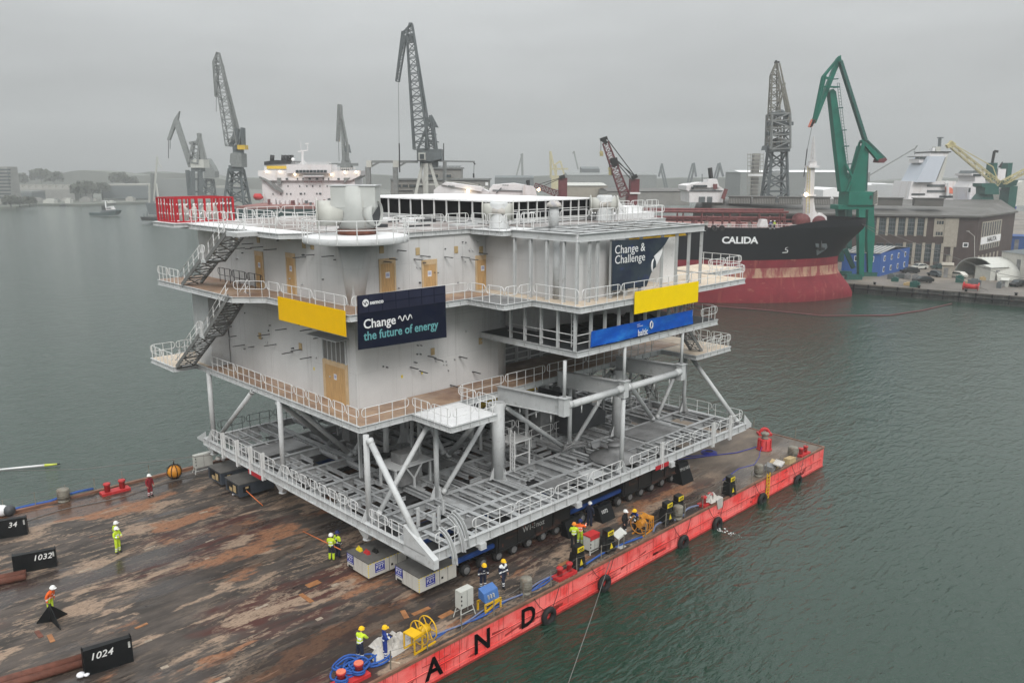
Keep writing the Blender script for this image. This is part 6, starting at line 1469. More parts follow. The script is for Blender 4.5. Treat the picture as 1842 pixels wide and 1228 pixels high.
# big tanker with the black and red bow
d0 = 163.0
bow = V((W(1533, 552, d0).x, W(1533, 552, d0).y, WZ))
ax = (RTH * math.cos(R(9)) - HF * math.sin(R(9))); pt = HF * math.cos(R(9)) + RTH * math.sin(R(9))   # toward the bow, away from us
bow = bow + ax * 2.9
tk = thing('tanker_ship', 'black and dark red tanker ship whose bow carries the name CALIDA', 'ship', bow - ax * 30)
def bowx(z):                                                # stem outline: x of the stem at a height above water
    pts = ((-1.5, .2), (0, .3), (1.2, .2), (2.6, -.6), (4.2, -2.0), (6.0, -3.2), (8.6, -3.4), (9.2, -3.2), (12, -1.3), (14.5, 1.2), (16.8, 2.6))
    for (a, b), (c, e) in zip(pts[:-1], pts[1:]):
        if z <= c: return b + (e - b) * (z - a) / (c - a)
    return pts[-1][1]
def half(u, z, L=34.0, Bm=14.0):                            # half breadth, u = distance aft of the stem
    t = max(0, min(1, u / L)); fl = .45 + .55 * max(0, min(1, (z + 1.5) / 17)); k = 1 - (1 - t) ** 2.6
    return Bm * (k ** (1.15 - .45 * fl)) + .25
ZB = 8.9
def hull_part(z0, z1, nm, m, nz):
    mb = MB(); zs = [z0 + (z1 - z0) * i / nz for i in range(nz + 1)]; us = [0, .4, 1, 2, 3.5, 5.5, 8, 11, 15, 20, 26, 34, 50, 70, 92]
    for sgn in (-1, 1):
        secs = []
        for u in us: secs.append([bow + ax * (bowx(z) - u) + pt * (13.9 + sgn * half(u, z)) + UP * z for z in zs])
        hull_mesh(mb, None, secs)
    return mb.build(nm, m, tk)
M['calred'] = mat('tanker_red', plates=(7, 2.6, .10), col=(0.20, 0.022, 0.032), spec=.15, rough=.6, var=.2, scale=.2, col2=(.36, .17, .12), mix=.12, scale2=.35, edge=.08, stretch2=(1, 1, 2.2), drips=(.8, .8, .12), dripcol=(.28, .07, .06))
M['calblack'] = mat('tanker_black', (0.006, 0.007, 0.010), spec=.12, rough=.6, var=.2, scale=.2)
M['caltan'] = mat('tanker_worn_band', (0.40, 0.24, 0.16), .7, var=.2, scale=.4, col2=(.24, .04, .045), mix=.46, scale2=.5, stretch2=(1.3, 1.3, .25), edge=.06)
hull_part(-1.5, 5.2, 'lower_hull', M['calred'], 8); hull_part(5.2, 7.2, 'worn_band', M['caltan'], 3); hull_part(7.2, ZB, 'upper_boot_top', M['calred'], 2); hull_part(ZB, 15.6, 'upper_hull', M['calblack'], 7)
def deckedge(u, z, sgn): return bow + ax * (bowx(z) - u) + pt * (13.9 + sgn * half(u, z)) + UP * z
mb = MB(); us = [0, 1, 2, 3.5, 5.5, 8, 11, 15, 20]                                # raised bulwark at the bow
for sgn in (-1, 1):
    secs = [[deckedge(u, 15.55, sgn), deckedge(u, 15.6, sgn) + UP * (1.45 if u < 13 else .9 if u < 16 else .1)] for u in us]; hull_mesh(mb, None, secs)
mb.build('bow_bulwark', M['calblack'], tk)
mb = MB(); us = [0, 1, 3.5, 8, 15, 26, 50, 92]; L_ = [deckedge(u, 15.2, -1) for u in us]; R_ = [deckedge(u, 15.2, 1) for u in us]
mb.add(L_ + R_, [(i, i + 1, len(us) + i + 1, len(us) + i) for i in range(len(us) - 1)]); mb.build('main_deck', M['shipdeck'], tk)
def onhull(px, py, lift=.06):                               # where the sight line meets the near side
    best = None
    for i in range(0, 900):
        u = i * .1; 
        for z in (None,):
            r = ray(px, py)
        # solve on the side at this station
        p = None
        lo, hi = 100, 220
        q_ = bow + ax * (bowx(12) - u)
        # intersect ray with vertical plane across the ship at station u
        den = r.dot(ax)
        t = (q_ - CAM).dot(ax) / den if abs(den) > 1e-6 else None
        if t is None or t < 0: continue
        p = CAM + r * t; b_ = (p - bow).dot(pt) - 13.9; e = abs(b_ + half(u, p.z - WZ))
        if best is None or e < best[0]: best = (e, p)
    return best[1]
for k, ch in enumerate('CALIDA'):
    px = 1305.5 + k * 11.6; u = 28.8 - (0, 1.08, 2.05, 2.70, 3.52, 4.66)[k] * 1.24; z = 13.0; p = deckedge(u + bowx(z) , z, -1); p2_ = deckedge(u + bowx(z) - 1, z, -1); r = (p2_ - p).normalized(); n = r.cross(UP)
    text('ship_name', ch, p + n * .10, r, UP, 1.9, M['white'], tk, .02, bold=.06, xs=1.12)
p = deckedge(7.6, 11.6, -1); r = (deckedge(6.6, 11.6, -1) - p).normalized(); n = r.cross(UP)
mb = MB(); mb.extrude([p + n * .12 + r * a + UP * b for a, b in ((-1.6, 1.7), (1.3, 2.1), (2.2, -.4), (1.4, -1.0), (-.6, -1.9), (-.9, -.6))], n * .12); ap = mb.build('anchor_pad', M['cranegrey'], tk)
mb = MB(); mb.bar(p + n * .4 + UP * 1.3, p + n * .45 - UP * .9, .4); mb.bar(p + n * .45 - UP * .9 - r * 1.1 + UP * .5, p + n * .45 - UP * .9 + r * 1.1 + UP * .3, .4, .5); mb.build('anchor', M['machine'], ap)
p = deckedge(14.4, 11, -1); r = (deckedge(13.4, 11, -1) - p).normalized(); n = r.cross(UP); mb = MB()
for a, b in (((.5, .6), (0, .45)), ((0, .45), (-.1, .1)), ((-.1, .1), (.5, -.1)), ((.5, -.1), (.4, -.5)), ((.4, -.5), (-.7, -.55))): mb.bar(p + n * .06 + r * a[0] + UP * a[1], p + n * .06 + r * b[0] + UP * b[1], .12)
mb.build('bulb_mark', M['chalk'], tk)
for u in (31.3, 32.9, 34.7):
    p = deckedge(u, 15.2, -1) + UP * .3; mb = MB(); mb.torus(p - pt * .15, pt, .42, .22, 16, 6); mb.build('deck_fender', M['rubber'], tk)
rp = [deckedge(u, 15.2, -1) + pt * .5 for u in (16, 20, 24, 30, 36, 44)]
mb = MB()
for z in (.5, 1.0): mb.path([p + UP * z for p in rp], .05, 4)
for a, b in zip(rp[:-1], rp[1:]):
    for k in range(5): p = a.lerp(b, k / 5); mb.bar(p, p + UP * 1.0, .06)
mb.build('deck_rail', M['shipwhite'], tk)
q = random.Random(21)
for k in range(16):                                         # pipes and gantries over the deck
    u = 17 + k * 1.5 + q.uniform(0, .6); b = q.uniform(4, 15); p = deckedge(u, 15.2, -1) + pt * (b * .8); h = q.uniform(1.2, 3.4); mb = MB()
    mb.bar(p, p + UP * h, .18); mb.bar(p + pt * 2, p + pt * 2 + UP * h, .18); mb.bar(p + UP * h, p + pt * 2 + UP * h, .2); mb.bar(p + UP * h * .6, p + ax * 1.8 + UP * h * .6, .2)
    mb.build('pipe_stand', M['piperust'], tk)
for k, (b, z) in enumerate(((4, 3.4), (5.5, 3.3), (8, 2.0), (10, 3.6), (12, 1.4))):
    mb = MB(); mb.tube(bow - ax * 16 + pt * b + UP * (15.2 + z), bow - ax * 90 + pt * b + UP * (15.2 + z), .26, None, 8); mb.build('deck_pipe', M['piperust'], tk)
for k in range(10):
    u = 18 + k * 2.3; p = deckedge(u, 15.2, -1) + pt * q.uniform(3, 7); mb = MB(); h = q.uniform(.6, 1.5)
    mb.tube(p, p + UP * h, q.uniform(.25, .5), None, 8); mb.torus(p + UP * h, (q.uniform(-.4, .4), q.uniform(-.4, .4), 1), .5, .06, 10, 4); mb.build('valve', M['scaff' if k % 2 else 'piperust'], tk)
mb = MB(); p = bow - ax * 12.5 + pt * 9 + UP * 15.2; mb.lathe(p + UP * 1.4, [(.4, -2), (1.6, -2), (1.6, -1.8), (.7, -1.7), (.7, 1.7), (1.6, 1.8), (1.6, 2), (.4, 2)], 14, axis=pt); mb.build('windlass', M['piperust'], tk)
mb = MB(); p = bow - ax * 9.5 + pt * 7 + UP * 15.2; mb.lathe(p + UP * 1.3, [(.4, -1.5), (1.4, -1.5), (1.4, -1.3), (.6, -1.2), (.6, 1.2), (1.4, 1.3), (1.4, 1.5), (.4, 1.5)], 14, axis=pt); mb.build('windlass', M['craneplum'], tk)
dm = 172.0
part(tk, 'foremast', M['shipwhite'], lambda b: ppoly(b, [(1446, 407), (1488, 407), (1487, 390), (1478, 383), (1473, 386), (1467, 380), (1464, 362), (1466, 300), (1458, 300), (1450, 360), (1449, 385)], dm, 1.6))
part(tk, 'mast_platform', M['shipwhite'], lambda b: pbox(b, 1448, 350, 1468, 353, dm - .6, 2.6), lambda b: pbox(b, 1455, 298, 1474, 302, dm - .6, 2.6), lambda b: pbox(b, 1457, 290, 1469, 299, dm, 1.2))
mb = MB(); mb.lattice(W(1462, 290, dm), W(1463.5, 246, dm), .75, .15, 7, .05); mb.build('mast_top', M['shipwhite'], tk)
mb = MB(); mb.bar(W(1450, 384, dm - .4), W(1453, 300, dm - .4), .12); mb.bar(W(1456, 384, dm - .4), W(1457, 300, dm - .4), .12)
for k in range(16): y = 382 - k * 5; mb.bar(W(1450 + .2 * k, y, dm - .4), W(1456 + .07 * k, y, dm - .4), .06)
mb.build('mast_ladder', M['cranecream'], tk)
mb = MB(); mb.ball(W(1450, 350, dm - 1.2), .42, n=8); mb.build('mast_lamp', M['lamp'], tk)
part(tk, 'deck_house', M['shipwhite'], lambda b: ppoly(b, [(1366, 408), (1370, 395), (1380, 395), (1382, 408)], 168, 2))
for k, (px, py, jk, lab) in enumerate(((1386, 408, 'blue', 'tiny figure in blue on the tanker deck'), (1393, 407, 'lime', 'tiny figure in a lime vest on the tanker deck'))):
    r_ = ray(px, py); z = 15.25 + WZ; c = CAM + r_ * ((z - CAM.z) / r_.z); c = V((c.x, c.y, z)); c = W(px, 404, 166); c = V((c.x, c.y, 15.2 + WZ))
    person(c, TOCAM + 2 * k, lab, jk, 'navy', 'helm_w', 'hold')
mb = MB(); a, b = G(1240, 552, WZ), G(1660, 556, WZ); pts = [G(1215, 545, WZ + .1), G(1290, 551, WZ + .1), G(1380, 558, WZ + .1), G(1480, 568, WZ + .1), G(1600, 567, WZ + .1), G(1660, 558, WZ + .1), G(1712, 546, WZ + .1)]
mb.path(pts, .13, 6); tag(mb.build('oil_boom', M['craneplum'], None, None, pts[0]), 'thin red floating boom on the water below the tanker bow', 'boom')

# white tanker bridge behind the platform
dw = 250.0
ws = building('white_ship', 'white ship bridge block with NO SMOKING across its front', 'ship', 560, 400, dw)
part(ws, 'hull', M['shipdark'], lambda b: pbox(b, 420, 376, 720, 420, dw - 26, 60))
part(ws, 'red_deck', M['shipdeck'], lambda b: pbox(b, 425, 371, 715, 376.5, dw - 25.5, 25))
part(ws, 'front_wall', M['shipwhite'], lambda b: pbox(b, 474, 322, 640, 376, dw, 14), lambda b: ppoly(b, [(464, 307), (649, 307), (648, 316), (630, 325), (474, 325), (470, 318), (464, 316)], dw - 1.0, 12))
part(ws, 'wing_bracket', M['cranemid'], lambda b: ppoly(b, [(466, 318), (474, 320), (486, 326), (508, 343), (508, 347), (494, 341), (478, 326), (466, 321)], dw - 1.3, .9))
part(ws, 'wing_opening', M['cranemid'], lambda b: pbox(b, 499, 320, 506, 332, dw - 1.2, .5)); part(ws, 'wing_opening', M['cranemid'], lambda b: ppoly(b, [(618, 320), (630, 320), (619, 330)], dw - 1.2, .5))
part(ws, 'wheelhouse', M['shipwhite'], lambda b: pbox(b, 516, 296, 596, 312, dw - 2.2, 9), lambda b: pbox(b, 545, 316, 582, 318, dw - 2.5, 1.5))
for k in range(9):
    x = 532 + k * 6.3; part(ws, 'bridge_window', M['glass'], lambda b: pbox(b, x, 306, x + 5.2, 310.5, dw - 2.5, .25))
for px, py, w in ((516, 322, 4), (535, 322, 2), (545, 322, 2), (557, 322, 4), (570, 322, 4), (581.5, 322, 2), (591, 322, 2), (609, 322, 4), (518, 335, 1.6), (539, 335, 1.6), (552, 335, 1.6), (562.5, 335, 1.6), (575.5, 335, 1.6), (588.5, 335, 1.6), (516, 349, 2), (523, 349, 2), (541, 348.5, 4), (548, 348.5, 2), (570, 348.5, 2), (576, 348.5, 4), (491, 349, 1.5), (505, 349, 1.5)):
    part(ws, 'window', M['glass'], lambda b: pbox(b, px - w / 2, py - 1.6, px + w / 2, py + 1.6, dw - 1.25 if py < 326 else dw - .2, .25))
p = W(563, 327.3, dw - 1.1); text('ship_text', 'NO SMOKING', p, RTH, UP, .62, M['piperust'], ws, .02, bold=.02, spacing=1.5)
part(ws, 'funnel', M['shipwhite'], lambda b: ppoly(b, [(474, 308), (476, 296), (518, 294), (521, 308)], dw + 6, 8)); part(ws, 'funnel_stripe', M['craneyellow'], lambda b: pbox(b, 480, 298.5, 516, 304, dw + 5.6, .5)); part(ws, 'funnel_top', M['machine'], lambda b: ppoly(b, [(475, 297), (475, 291), (495, 288), (531, 290), (531, 294)], dw + 5.5, 8.5))
for px, r in ((489, 4), (508, 3), (514, 3), (520, 3), (525, 2.5)): part(ws, 'exhaust_pipe', M['machine'], lambda b: b.tube(W(px, 292, dw + 8), W(px + 1, 279, dw + 8), r * .17, None, 10))
part(ws, 'radar_dome', M['white'], lambda b: b.ball(W(527, 287, dw + 3), .55, n=10))
mb = MB(); mb.bar(W(544, 296, dw + 2), W(544, 270, dw + 2), .5); mb.bar(W(536, 273, dw + 2), W(553, 270.5, dw + 2), .35); mb.bar(W(553, 271, dw + 2), W(553, 259, dw + 2), .2); mb.bar(W(549, 259, dw + 2), W(556, 258.5, dw + 2), .3); mb.bar(W(541, 272, dw + 2), W(541, 254, dw + 2), .12); mb.bar(W(536, 256, dw + 2), W(536, 248, dw + 2), .1)
mb.bar(W(538, 296, dw + 2), W(546, 288, dw + 2), .2); mb.bar(W(552, 296, dw + 2), W(546, 288, dw + 2), .2); mb.build('signal_mast', M['shipwhite'], ws)
mb = MB()
for k in range(30): x = 525 + k * 3.7; mb.bar(W(x, 306 - (10 if x < 596 else 0), dw - 1), W(x, 302 - (10 if x < 596 else 0), dw - 1), .08)
for y in (292, 294): mb.bar(W(525, y, dw - 1), W(595, y, dw - 1), .08)
for y in (302, 304): mb.bar(W(596, y, dw - 1), W(640, y, dw - 1), .08)
mb.build('top_rail', M['shipwhite'], ws)
for px, py in ((480, 309), (503.5, 309), (530.5, 314), (596, 314), (620, 310), (640.5, 310)): part(ws, 'lamp', M['lamp'], lambda b: b.ball(W(px, py, dw - 1.8), .30, n=8))
part(ws, 'lifeboat', M['bitt'], lambda b: b.path([W(456, 355, dw - 3), W(459, 354, dw - 3), W(468, 354, dw - 3), W(473, 356, dw - 3)], [.3, 1.0, 1.0, .3], 10)); part(ws, 'lifeboat_davit', M['shipwhite'], lambda b: b.bar(W(474, 375, dw - 2), W(476, 345, dw - 2), .4), lambda b: b.bar(W(458, 372, dw - 2), W(474, 362, dw - 2), .3))
q = random.Random(8)
for k in range(14): x = 482 + k * 8.3; y = q.uniform(356, 366); part(ws, 'deck_gear', M[q.choice(('shipwhite', 'piperust', 'cranegrey'))], lambda b: pbox(b, x, y, x + q.uniform(2, 6), 373, dw - q.uniform(6, 20), 1.5))

# more white ships at the quays
def ship(name, label, px, py, d, spec):
    t = building(name, label, 'ship', px, py, d)
    for nm, m, kind, a, dd, dp in spec:
        if kind == 'b': part(t, nm, M[m], lambda b: pbox(b, *a, d + dd, dp))
        elif kind == 'p': part(t, nm, M[m], lambda b: ppoly(b, a, d + dd, dp))
        elif kind == 'l': part(t, nm, M[m], lambda b: [b.bar(W(a[i][0], a[i][1], d + dd), W(a[i + 1][0], a[i + 1][1], d + dd), dp) for i in range(len(a) - 1)])
        elif kind == 'o': part(t, nm, M[m], lambda b: b.ball(W(*a, d + dd), dp, n=8))
    return t
t = ship('white_ship', 'small white vessel with a sloping foredeck and a bright lamp before the grey control building', 830, 352, 195, [
    ('hull', 'shipwhite', 'p', [(780, 356), (780, 342), (790, 334), (810, 329), (868, 340), (880, 345), (880, 356)], 0, 8), ('bow_ramp', 'shipwhite', 'p', [(794, 332), (800, 328), (870, 337), (866, 345)], -.6, 6), ('foredeck_boat', 'white', 'p', [(812, 349), (818, 345), (834, 345), (842, 351)], -1.2, 2), ('lamp', 'lamp', 'o', (842, 344), -1.2, .38), ('rail', 'cabinet', 'l', [(800, 326), (835, 328), (860, 333), (878, 340)], -.5, .14)])
p = W(812, 335, 194); text('ship_text', 'MARIS', p, RTH - UP * .06, UP, .55, M['shipdark'], t, .02, bold=.01)
t = ship('white_ship', 'low white vessel between the grey control building and the plum crane post', 925, 352, 200, [
    ('hull', 'shipwhite', 'p', [(880, 358), (880, 340), (886, 333), (925, 330), (948, 334), (955, 345), (955, 358)], 0, 10), ('deck_line', 'cranegrey', 'l', [(886, 342), (950, 344)], -.3, .2), ('brace', 'cranegrey', 'l', [(893, 347), (902, 338)], -.3, .25), ('lamp', 'lamp', 'o', (969, 341), -1.5, .4), ('mast', 'machine', 'l', [(950, 335), (950, 324)], 0, .6), ('mast', 'machine', 'l', [(946, 327), (953, 328)], 0, .5), ('wheelhouse', 'shipwhite', 'p', [(940, 345), (942, 332), (962, 336), (966, 352), (940, 352)], -2, 4)])
p = W(909, 333.5, 199); text('ship_text', 'VIKING', p, RTH - UP * .04, UP, .5, M['shipdark'], t, .02, bold=.01)
ship('white_ship', 'white ship bridge with dark windows left of the big grey crane tower', 1268, 362, 232, [
    ('wall', 'shipwhite', 'p', [(1240, 364), (1240, 345), (1235, 342), (1235, 334), (1245, 331), (1285, 329), (1302, 340), (1300, 364)], 0, 12), ('bridge', 'shipwhite', 'p', [(1245, 336), (1246, 331), (1262, 328), (1278, 328), (1279, 338)], -.8, 8), ('bridge_windows', 'glass', 'b', (1247, 333, 1272, 336.5), -1.1, .3), ('mast_house', 'shipwhite', 'p', [(1272, 337), (1274, 323), (1290, 322), (1294, 337)], -.6, 6), ('mast', 'machine', 'l', [(1279, 321), (1277, 302)], 0, .9), ('mast', 'machine', 'l', [(1274, 305), (1281, 304)], 0, .5), ('door', 'piperust', 'b', (1283, 331, 1290, 340), -1.0, .4), ('opening', 'cranegrey', 'b', (1257, 354, 1268, 364), -.3, .3), ('opening', 'cranegrey', 'b', (1272, 354, 1281, 364), -.3, .3), ('deck_line', 'cranegrey', 'l', [(1240, 343), (1300, 343)], -.3, .25), ('porthole', 'glass', 'o', (1246, 338), -.5, .45), ('stay', 'piperust', 'l', [(1300, 358), (1306, 340)], -2, .9), ('mast', 'cranegrey', 'l', [(1263, 328), (1263, 313)], 0, .15)])
ship('white_ship', 'white ship with a tall pale blue grey sloping tower behind the brick hall', 1660, 365, 300, [
    ('deckhouse', 'shipwhite', 'p', [(1632, 366), (1640, 326), (1720, 326), (1720, 366)], 2, 14), ('sloping_tower', 'funnelblue', 'p', [(1648, 328), (1673, 281), (1701, 281), (1682, 328)], 0, 12), ('tower_top', 'shipwhite', 'p', [(1671, 283), (1675, 274), (1708, 274), (1702, 283)], .5, 11), ('tower_cap', 'machine', 'b', (1675, 272.5, 1711, 274.5), 0, 12), ('bridge', 'shipwhite', 'b', (1653, 286, 1666, 293), 3, 8), ('bridge_roof', 'cranemid', 'b', (1651, 281, 1672, 282.5), 2.5, 8), ('bridge_windows', 'glass', 'b', (1655, 283, 1671, 286), 2.6, .4), ('bridge_stair', 'cabinet', 'b', (1653, 292, 1660, 310), 5, 4), ('tower_side', 'cabinet', 'p', [(1684, 328), (1702, 281), (1706, 277), (1699, 310), (1693, 328)], 4, 8), ('mast', 'cranegrey', 'l', [(1689, 274), (1691, 247)], 4, .9), ('mast', 'cranegrey', 'l', [(1686, 248), (1697, 248)], 4, .4), ('mast_base', 'cabinet', 'b', (1683, 264, 1692, 273), 3, 3), ('radome', 'white', 'b', (1677, 266, 1682, 272), 3, 2),
    ('deck_opening', 'cranegrey', 'b', (1668, 332, 1700, 336), 1.7, .4), ('deck_opening', 'cranegrey', 'b', (1668, 342, 1700, 346), 1.7, .4), ('window_strip', 'glass', 'b', (1640, 348, 1664, 351), 1.7, .4), ('window_strip', 'glass', 'b', (1690, 352, 1716, 356), 1.7, .4), ('lifeboat', 'bittpale', 'p', [(1705, 336), (1712, 338), (1717, 344), (1714, 349), (1706, 346)], 0, 2.5), ('davit', 'white', 'l', [(1705, 352), (1705, 326), (1700, 330)], 0, .7), ('bulwark', 'shipwhite', 'b', (1634, 358, 1718, 364), 0, 2)])
ship('white_ship', 'white and dark green offshore vessel behind the cream crane', 1770, 368, 262, [
    ('deckhouse', 'shipwhite', 'p', [(1744, 370), (1744, 337), (1754, 326), (1754, 317), (1748, 316), (1748, 312), (1772, 312), (1774, 370)], 2, 10), ('bridge_roof', 'cranegrey', 'p', [(1748, 312), (1752, 307), (1760, 307), (1765, 312)], 2.4, 8), ('bridge_windows', 'glass', 'b', (1751, 313, 1765, 317), 1.7, .4), ('dark_window', 'glass', 'b', (1743, 338, 1745.5, 346), 1.7, .4), ('funnel', 'cranedeep', 'b', (1784, 293, 1791, 325), 3, 4), ('funnel', 'cranedeep', 'b', (1810, 293, 1818, 325), 6, 4), ('white_stack', 'shipwhite', 'b', (1792, 304, 1806, 336), 4, 5), ('flag', 'machine', 'p', [(1797, 301), (1804, 291), (1803, 296), (1800, 302)], 4, .5), ('mast', 'machine', 'l', [(1785, 293), (1789, 272), (1795, 273)], 3, .7), ('rear_house', 'cabinet', 'p', [(1815, 370), (1815, 335), (1842, 325), (1860, 325), (1860, 370)], 12, 10), ('hull', 'logo', 'b', (1728, 371, 1828, 376), -2, 10), ('low_hull', 'shipwhite', 'p', [(1730, 371), (1735, 366), (1758, 366), (1752, 371)], -3, 6), ('gangway', 'shipwhite', 'l', [(1800, 337), (1818, 360)], -3, 1.3), ('stern', 'shipwhite', 'b', (1798, 367, 1828, 371.5), -3, 4), ('small_house', 'shipwhite', 'b', (1735, 360, 1752, 366), -2, 4)])
ship('small_ship', 'small grey ship with pale derricks moored left beyond the red cage', 283, 390, 452, [
    ('hull', 'cranegrey', 'p', [(261, 365), (300, 368), (330, 368), (330, 394), (271, 394)], 0, 14), ('mast', 'cabinet', 'l', [(269, 365), (269, 330)], 4, .9), ('mast', 'cranemid', 'l', [(274, 365), (274, 312)], 4, 1.6), ('mast_head', 'cranemid', 'b', (271, 323, 277, 331), 4, 2), ('derrick', 'cabinet', 'l', [(276, 362), (283, 282)], 4, .8), ('derrick', 'cabinet', 'l', [(283, 290), (291, 302)], 4, .5), ('derrick', 'cabinet', 'l', [(285, 362), (281, 330)], 4, .8), ('deckhouse', 'shipwhite', 'b', (276, 356, 300, 366), 5, 7), ('spreader', 'cabinet', 'l', [(266, 346), (272, 346)], 4, .5)])
ship('work_pontoon', 'dark work pontoon in front of the small grey ship', 266, 398, 425, [('hull', 'machine', 'p', [(252, 390), (300, 391), (300, 398), (255, 397)], 0, 9), ('pile', 'cranegrey', 'l', [(259, 390), (259, 384)], 1, .4), ('pile', 'cranegrey', 'l', [(265, 390), (265, 380)], 2, .4), ('deck_box', 'cranemid', 'b', (266, 387, 280, 391), 2, 3)])
ship('tugboat', 'dark tugboat with a white wheelhouse sailing on the left water', 184, 388, 497, [
    ('hull', 'shipdark', 'p', [(159, 383), (162, 382.5), (180, 383), (196, 380), (206, 377.5), (210, 378.5), (208, 384), (204, 387.5), (162, 388.5)], 0, 6.5), ('bulwark', 'cranegrey', 'p', [(178, 383.5), (184, 378.5), (206, 377), (207, 379.5), (196, 381.5)], -.3, 6), ('wheelhouse', 'shipwhite', 'p', [(190, 379), (191, 373), (199, 371), (201, 375), (203, 378)], 1, 4), ('bridge_windows', 'glass', 'b', (192, 374, 199, 376), .8, .3), ('mast', 'white', 'l', [(190.5, 374), (189.5, 362)], 2, .6), ('funnel', 'machine', 'b', (183, 370, 187, 378), 2, 2.5), ('cross_tree', 'white', 'l', [(182.5, 362), (194, 361)], 2, .3)])
ship('small_boat', 'tiny dark boat moored by the left shore', 118, 371, 640, [('hull', 'machine', 'p', [(106, 369), (116, 369), (116, 371.5), (108, 371.5)], 0, 5), ('cabin', 'cranegrey', 'b', (109, 367, 113, 369.2), 1, 3)])

# ---- cranes ------------------------------------------------------------------------------------------
def crane(label, px, d, z=ZQ, grp=None): p = f(px, d, z); return thing('harbour_crane', label, 'crane', p, grp)
def lat(t, nm, m, a, b, d, w0, w1, n, r=.14, dd=0.0): mb = MB(); mb.lattice(W(a[0], a[1], d + dd), W(b[0], b[1], d + dd), w0, w1, n, r, up=HF); return mb.build(nm, M[m], t)
def bars(t, nm, m, pts, d, w, dd=0.0, off=0.0):
    mb = MB()
    for (a, b) in pts:
        for o in ((0,) if not off else (-off, off)): mb.bar(W(*a, d + dd) + HF * o, W(*b, d + dd) + HF * o, w)
    return mb.build(nm, M[m], t)
def pb(t, nm, m, a, d, dp, dd=0.0): mb = MB(); pbox(mb, *a, d + dd, dp); return mb.build(nm, M[m], t)
def pp(t, nm, m, a, d, dp, dd=0.0): mb = MB(); ppoly(mb, a, d + dd, dp); return mb.build(nm, M[m], t)
def tower(t, m, px0, px1, qx0, qx1, ytop, ybot, d, n=4, r=.3):
    """four legged braced tower: top width px0..px1, foot width qx0..qx1"""
    mb = MB(); w1 = (px1 - px0) / 1486 * d; w0 = (qx1 - qx0) / 1486 * d
    b_, a = W((px0 + px1) / 2, ytop, d + w0 / 2), W((qx0 + qx1) / 2, ybot, d + w0 / 2)
    mb.lattice(a, b_, w0, w1, n, r, up=HF); return mb.build('tower', M[m], t)
# dark lattice crane in the middle
d = 236.0; t = crane('tall dark grey lattice crane with a drooping fly jib in the middle of the sky', 770, d)
lat(t, 'boom', 'cranegrey', (758, 268), (738, 62), d, 4.1, 1.9, 15, .17); lat(t, 'boom_head', 'cranegrey', (738, 62), (739, 42), d, 1.9, .7, 3, .14)
lat(t, 'fly_jib', 'cranegrey', (728, 58), (715, 147), d, 1.4, .9, 9, .13); bars(t, 'jib_ties', 'cranegrey', [((741, 42), (727, 57)), ((727, 56), (713, 145)), ((729, 66), (720, 100)), ((742, 44), (769, 210)), ((746, 80), (769, 214))], d, .28, off=.7)
pb(t, 'jib_house', 'cranegrey', (729, 64, 742, 74), d, 2.5, -.6)
lat(t, 'a_frame', 'cranegrey', (776, 270), (773, 212), d, 3.0, 1.6, 5, .2); pp(t, 'counterweight', 'cranegrey', [(776, 206), (788, 229), (772, 228)], d, 2.5); bars(t, 'frame_struts', 'cranegrey', [((752, 268), (773, 214)), ((782, 268), (774, 208)), ((760, 240), (785, 268))], d, .4, off=1.0)
for y, w in ((224, 24), (240, 26), (254, 30)): pb(t, 'gallery', 'cranegrey', (757, y, 757 + w, y + 1.5), d, 5, -1)
pb(t, 'machine_house', 'cranegrey', (750, 268, 794, 290), d, 6, -1.5); pp(t, 'rear_drum', 'cranegrey', [(779, 289), (779, 270), (794, 270), (794, 286)], d, 4, -2.6); pb(t, 'cab', 'cabinet', (753, 275, 765, 288), d, 2.5, -3.2); pb(t, 'cab_window', 'glass', (755, 277, 763, 286), d, .3, -3.5)
bars(t, 'slew_ring', 'cranegrey', [((756, 293), (788, 293))], d, 2.5, 1)
bars(t, 'leg', 'cabinet', [((760, 294), (743, 372))], d, .8); bars(t, 'leg', 'cabinet', [((766, 294), (766, 372))], d, 1.0, -1); bars(t, 'leg', 'cabinet', [((774, 294), (796, 372))], d, .8); bars(t, 'leg_ties', 'cabinet', [((752, 332), (786, 332)), ((757, 310), (766, 345)), ((779, 310), (792, 345))], d, .4)
bars(t, 'hoist_rope', 'machine', [((716.5, 147), (718, 262))], d, .07); bars(t, 'hook', 'machine', [((718, 258), (719, 310))], d, .25)
# left lattice crane with yellow weight
d = 300.0; t = crane('tall grey lattice crane with a yellow counterweight left of the white bridge', 425, d)
lat(t, 'boom', 'cranemid', (419, 262), (393, 118), d, 4.0, 2.6, 12, .16); lat(t, 'boom_head', 'cranemid', (393, 118), (392, 95), d, 2.6, .6, 3, .14)
bars(t, 'jib_ties', 'cranemid', [((391, 94), (384, 112)), ((384, 112), (388, 174)), ((388, 174), (397, 176)), ((384, 112), (393, 112)), ((394, 95), (429, 232)), ((397, 112), (424, 232)), ((389, 172), (393, 118))], d, .32, off=.7)
bars(t, 'mast', 'cranegrey', [((416, 264), (426, 231)), ((438, 262), (437, 230)), ((437, 230), (430, 262)), ((427, 231), (428, 270)), ((433, 250), (424, 270))], d, .7, off=1.2); pb(t, 'counterweight', 'craneyellow', (427, 261, 440.5, 269), d, 4, -2)
pp(t, 'machine_house', 'cranemid', [(413, 292), (414, 277), (420, 274), (434, 276), (435, 301), (417, 300)], d, 6, -2); pb(t, 'winch_house', 'cranegrey', (419, 262, 433, 277), d, 4, -1)
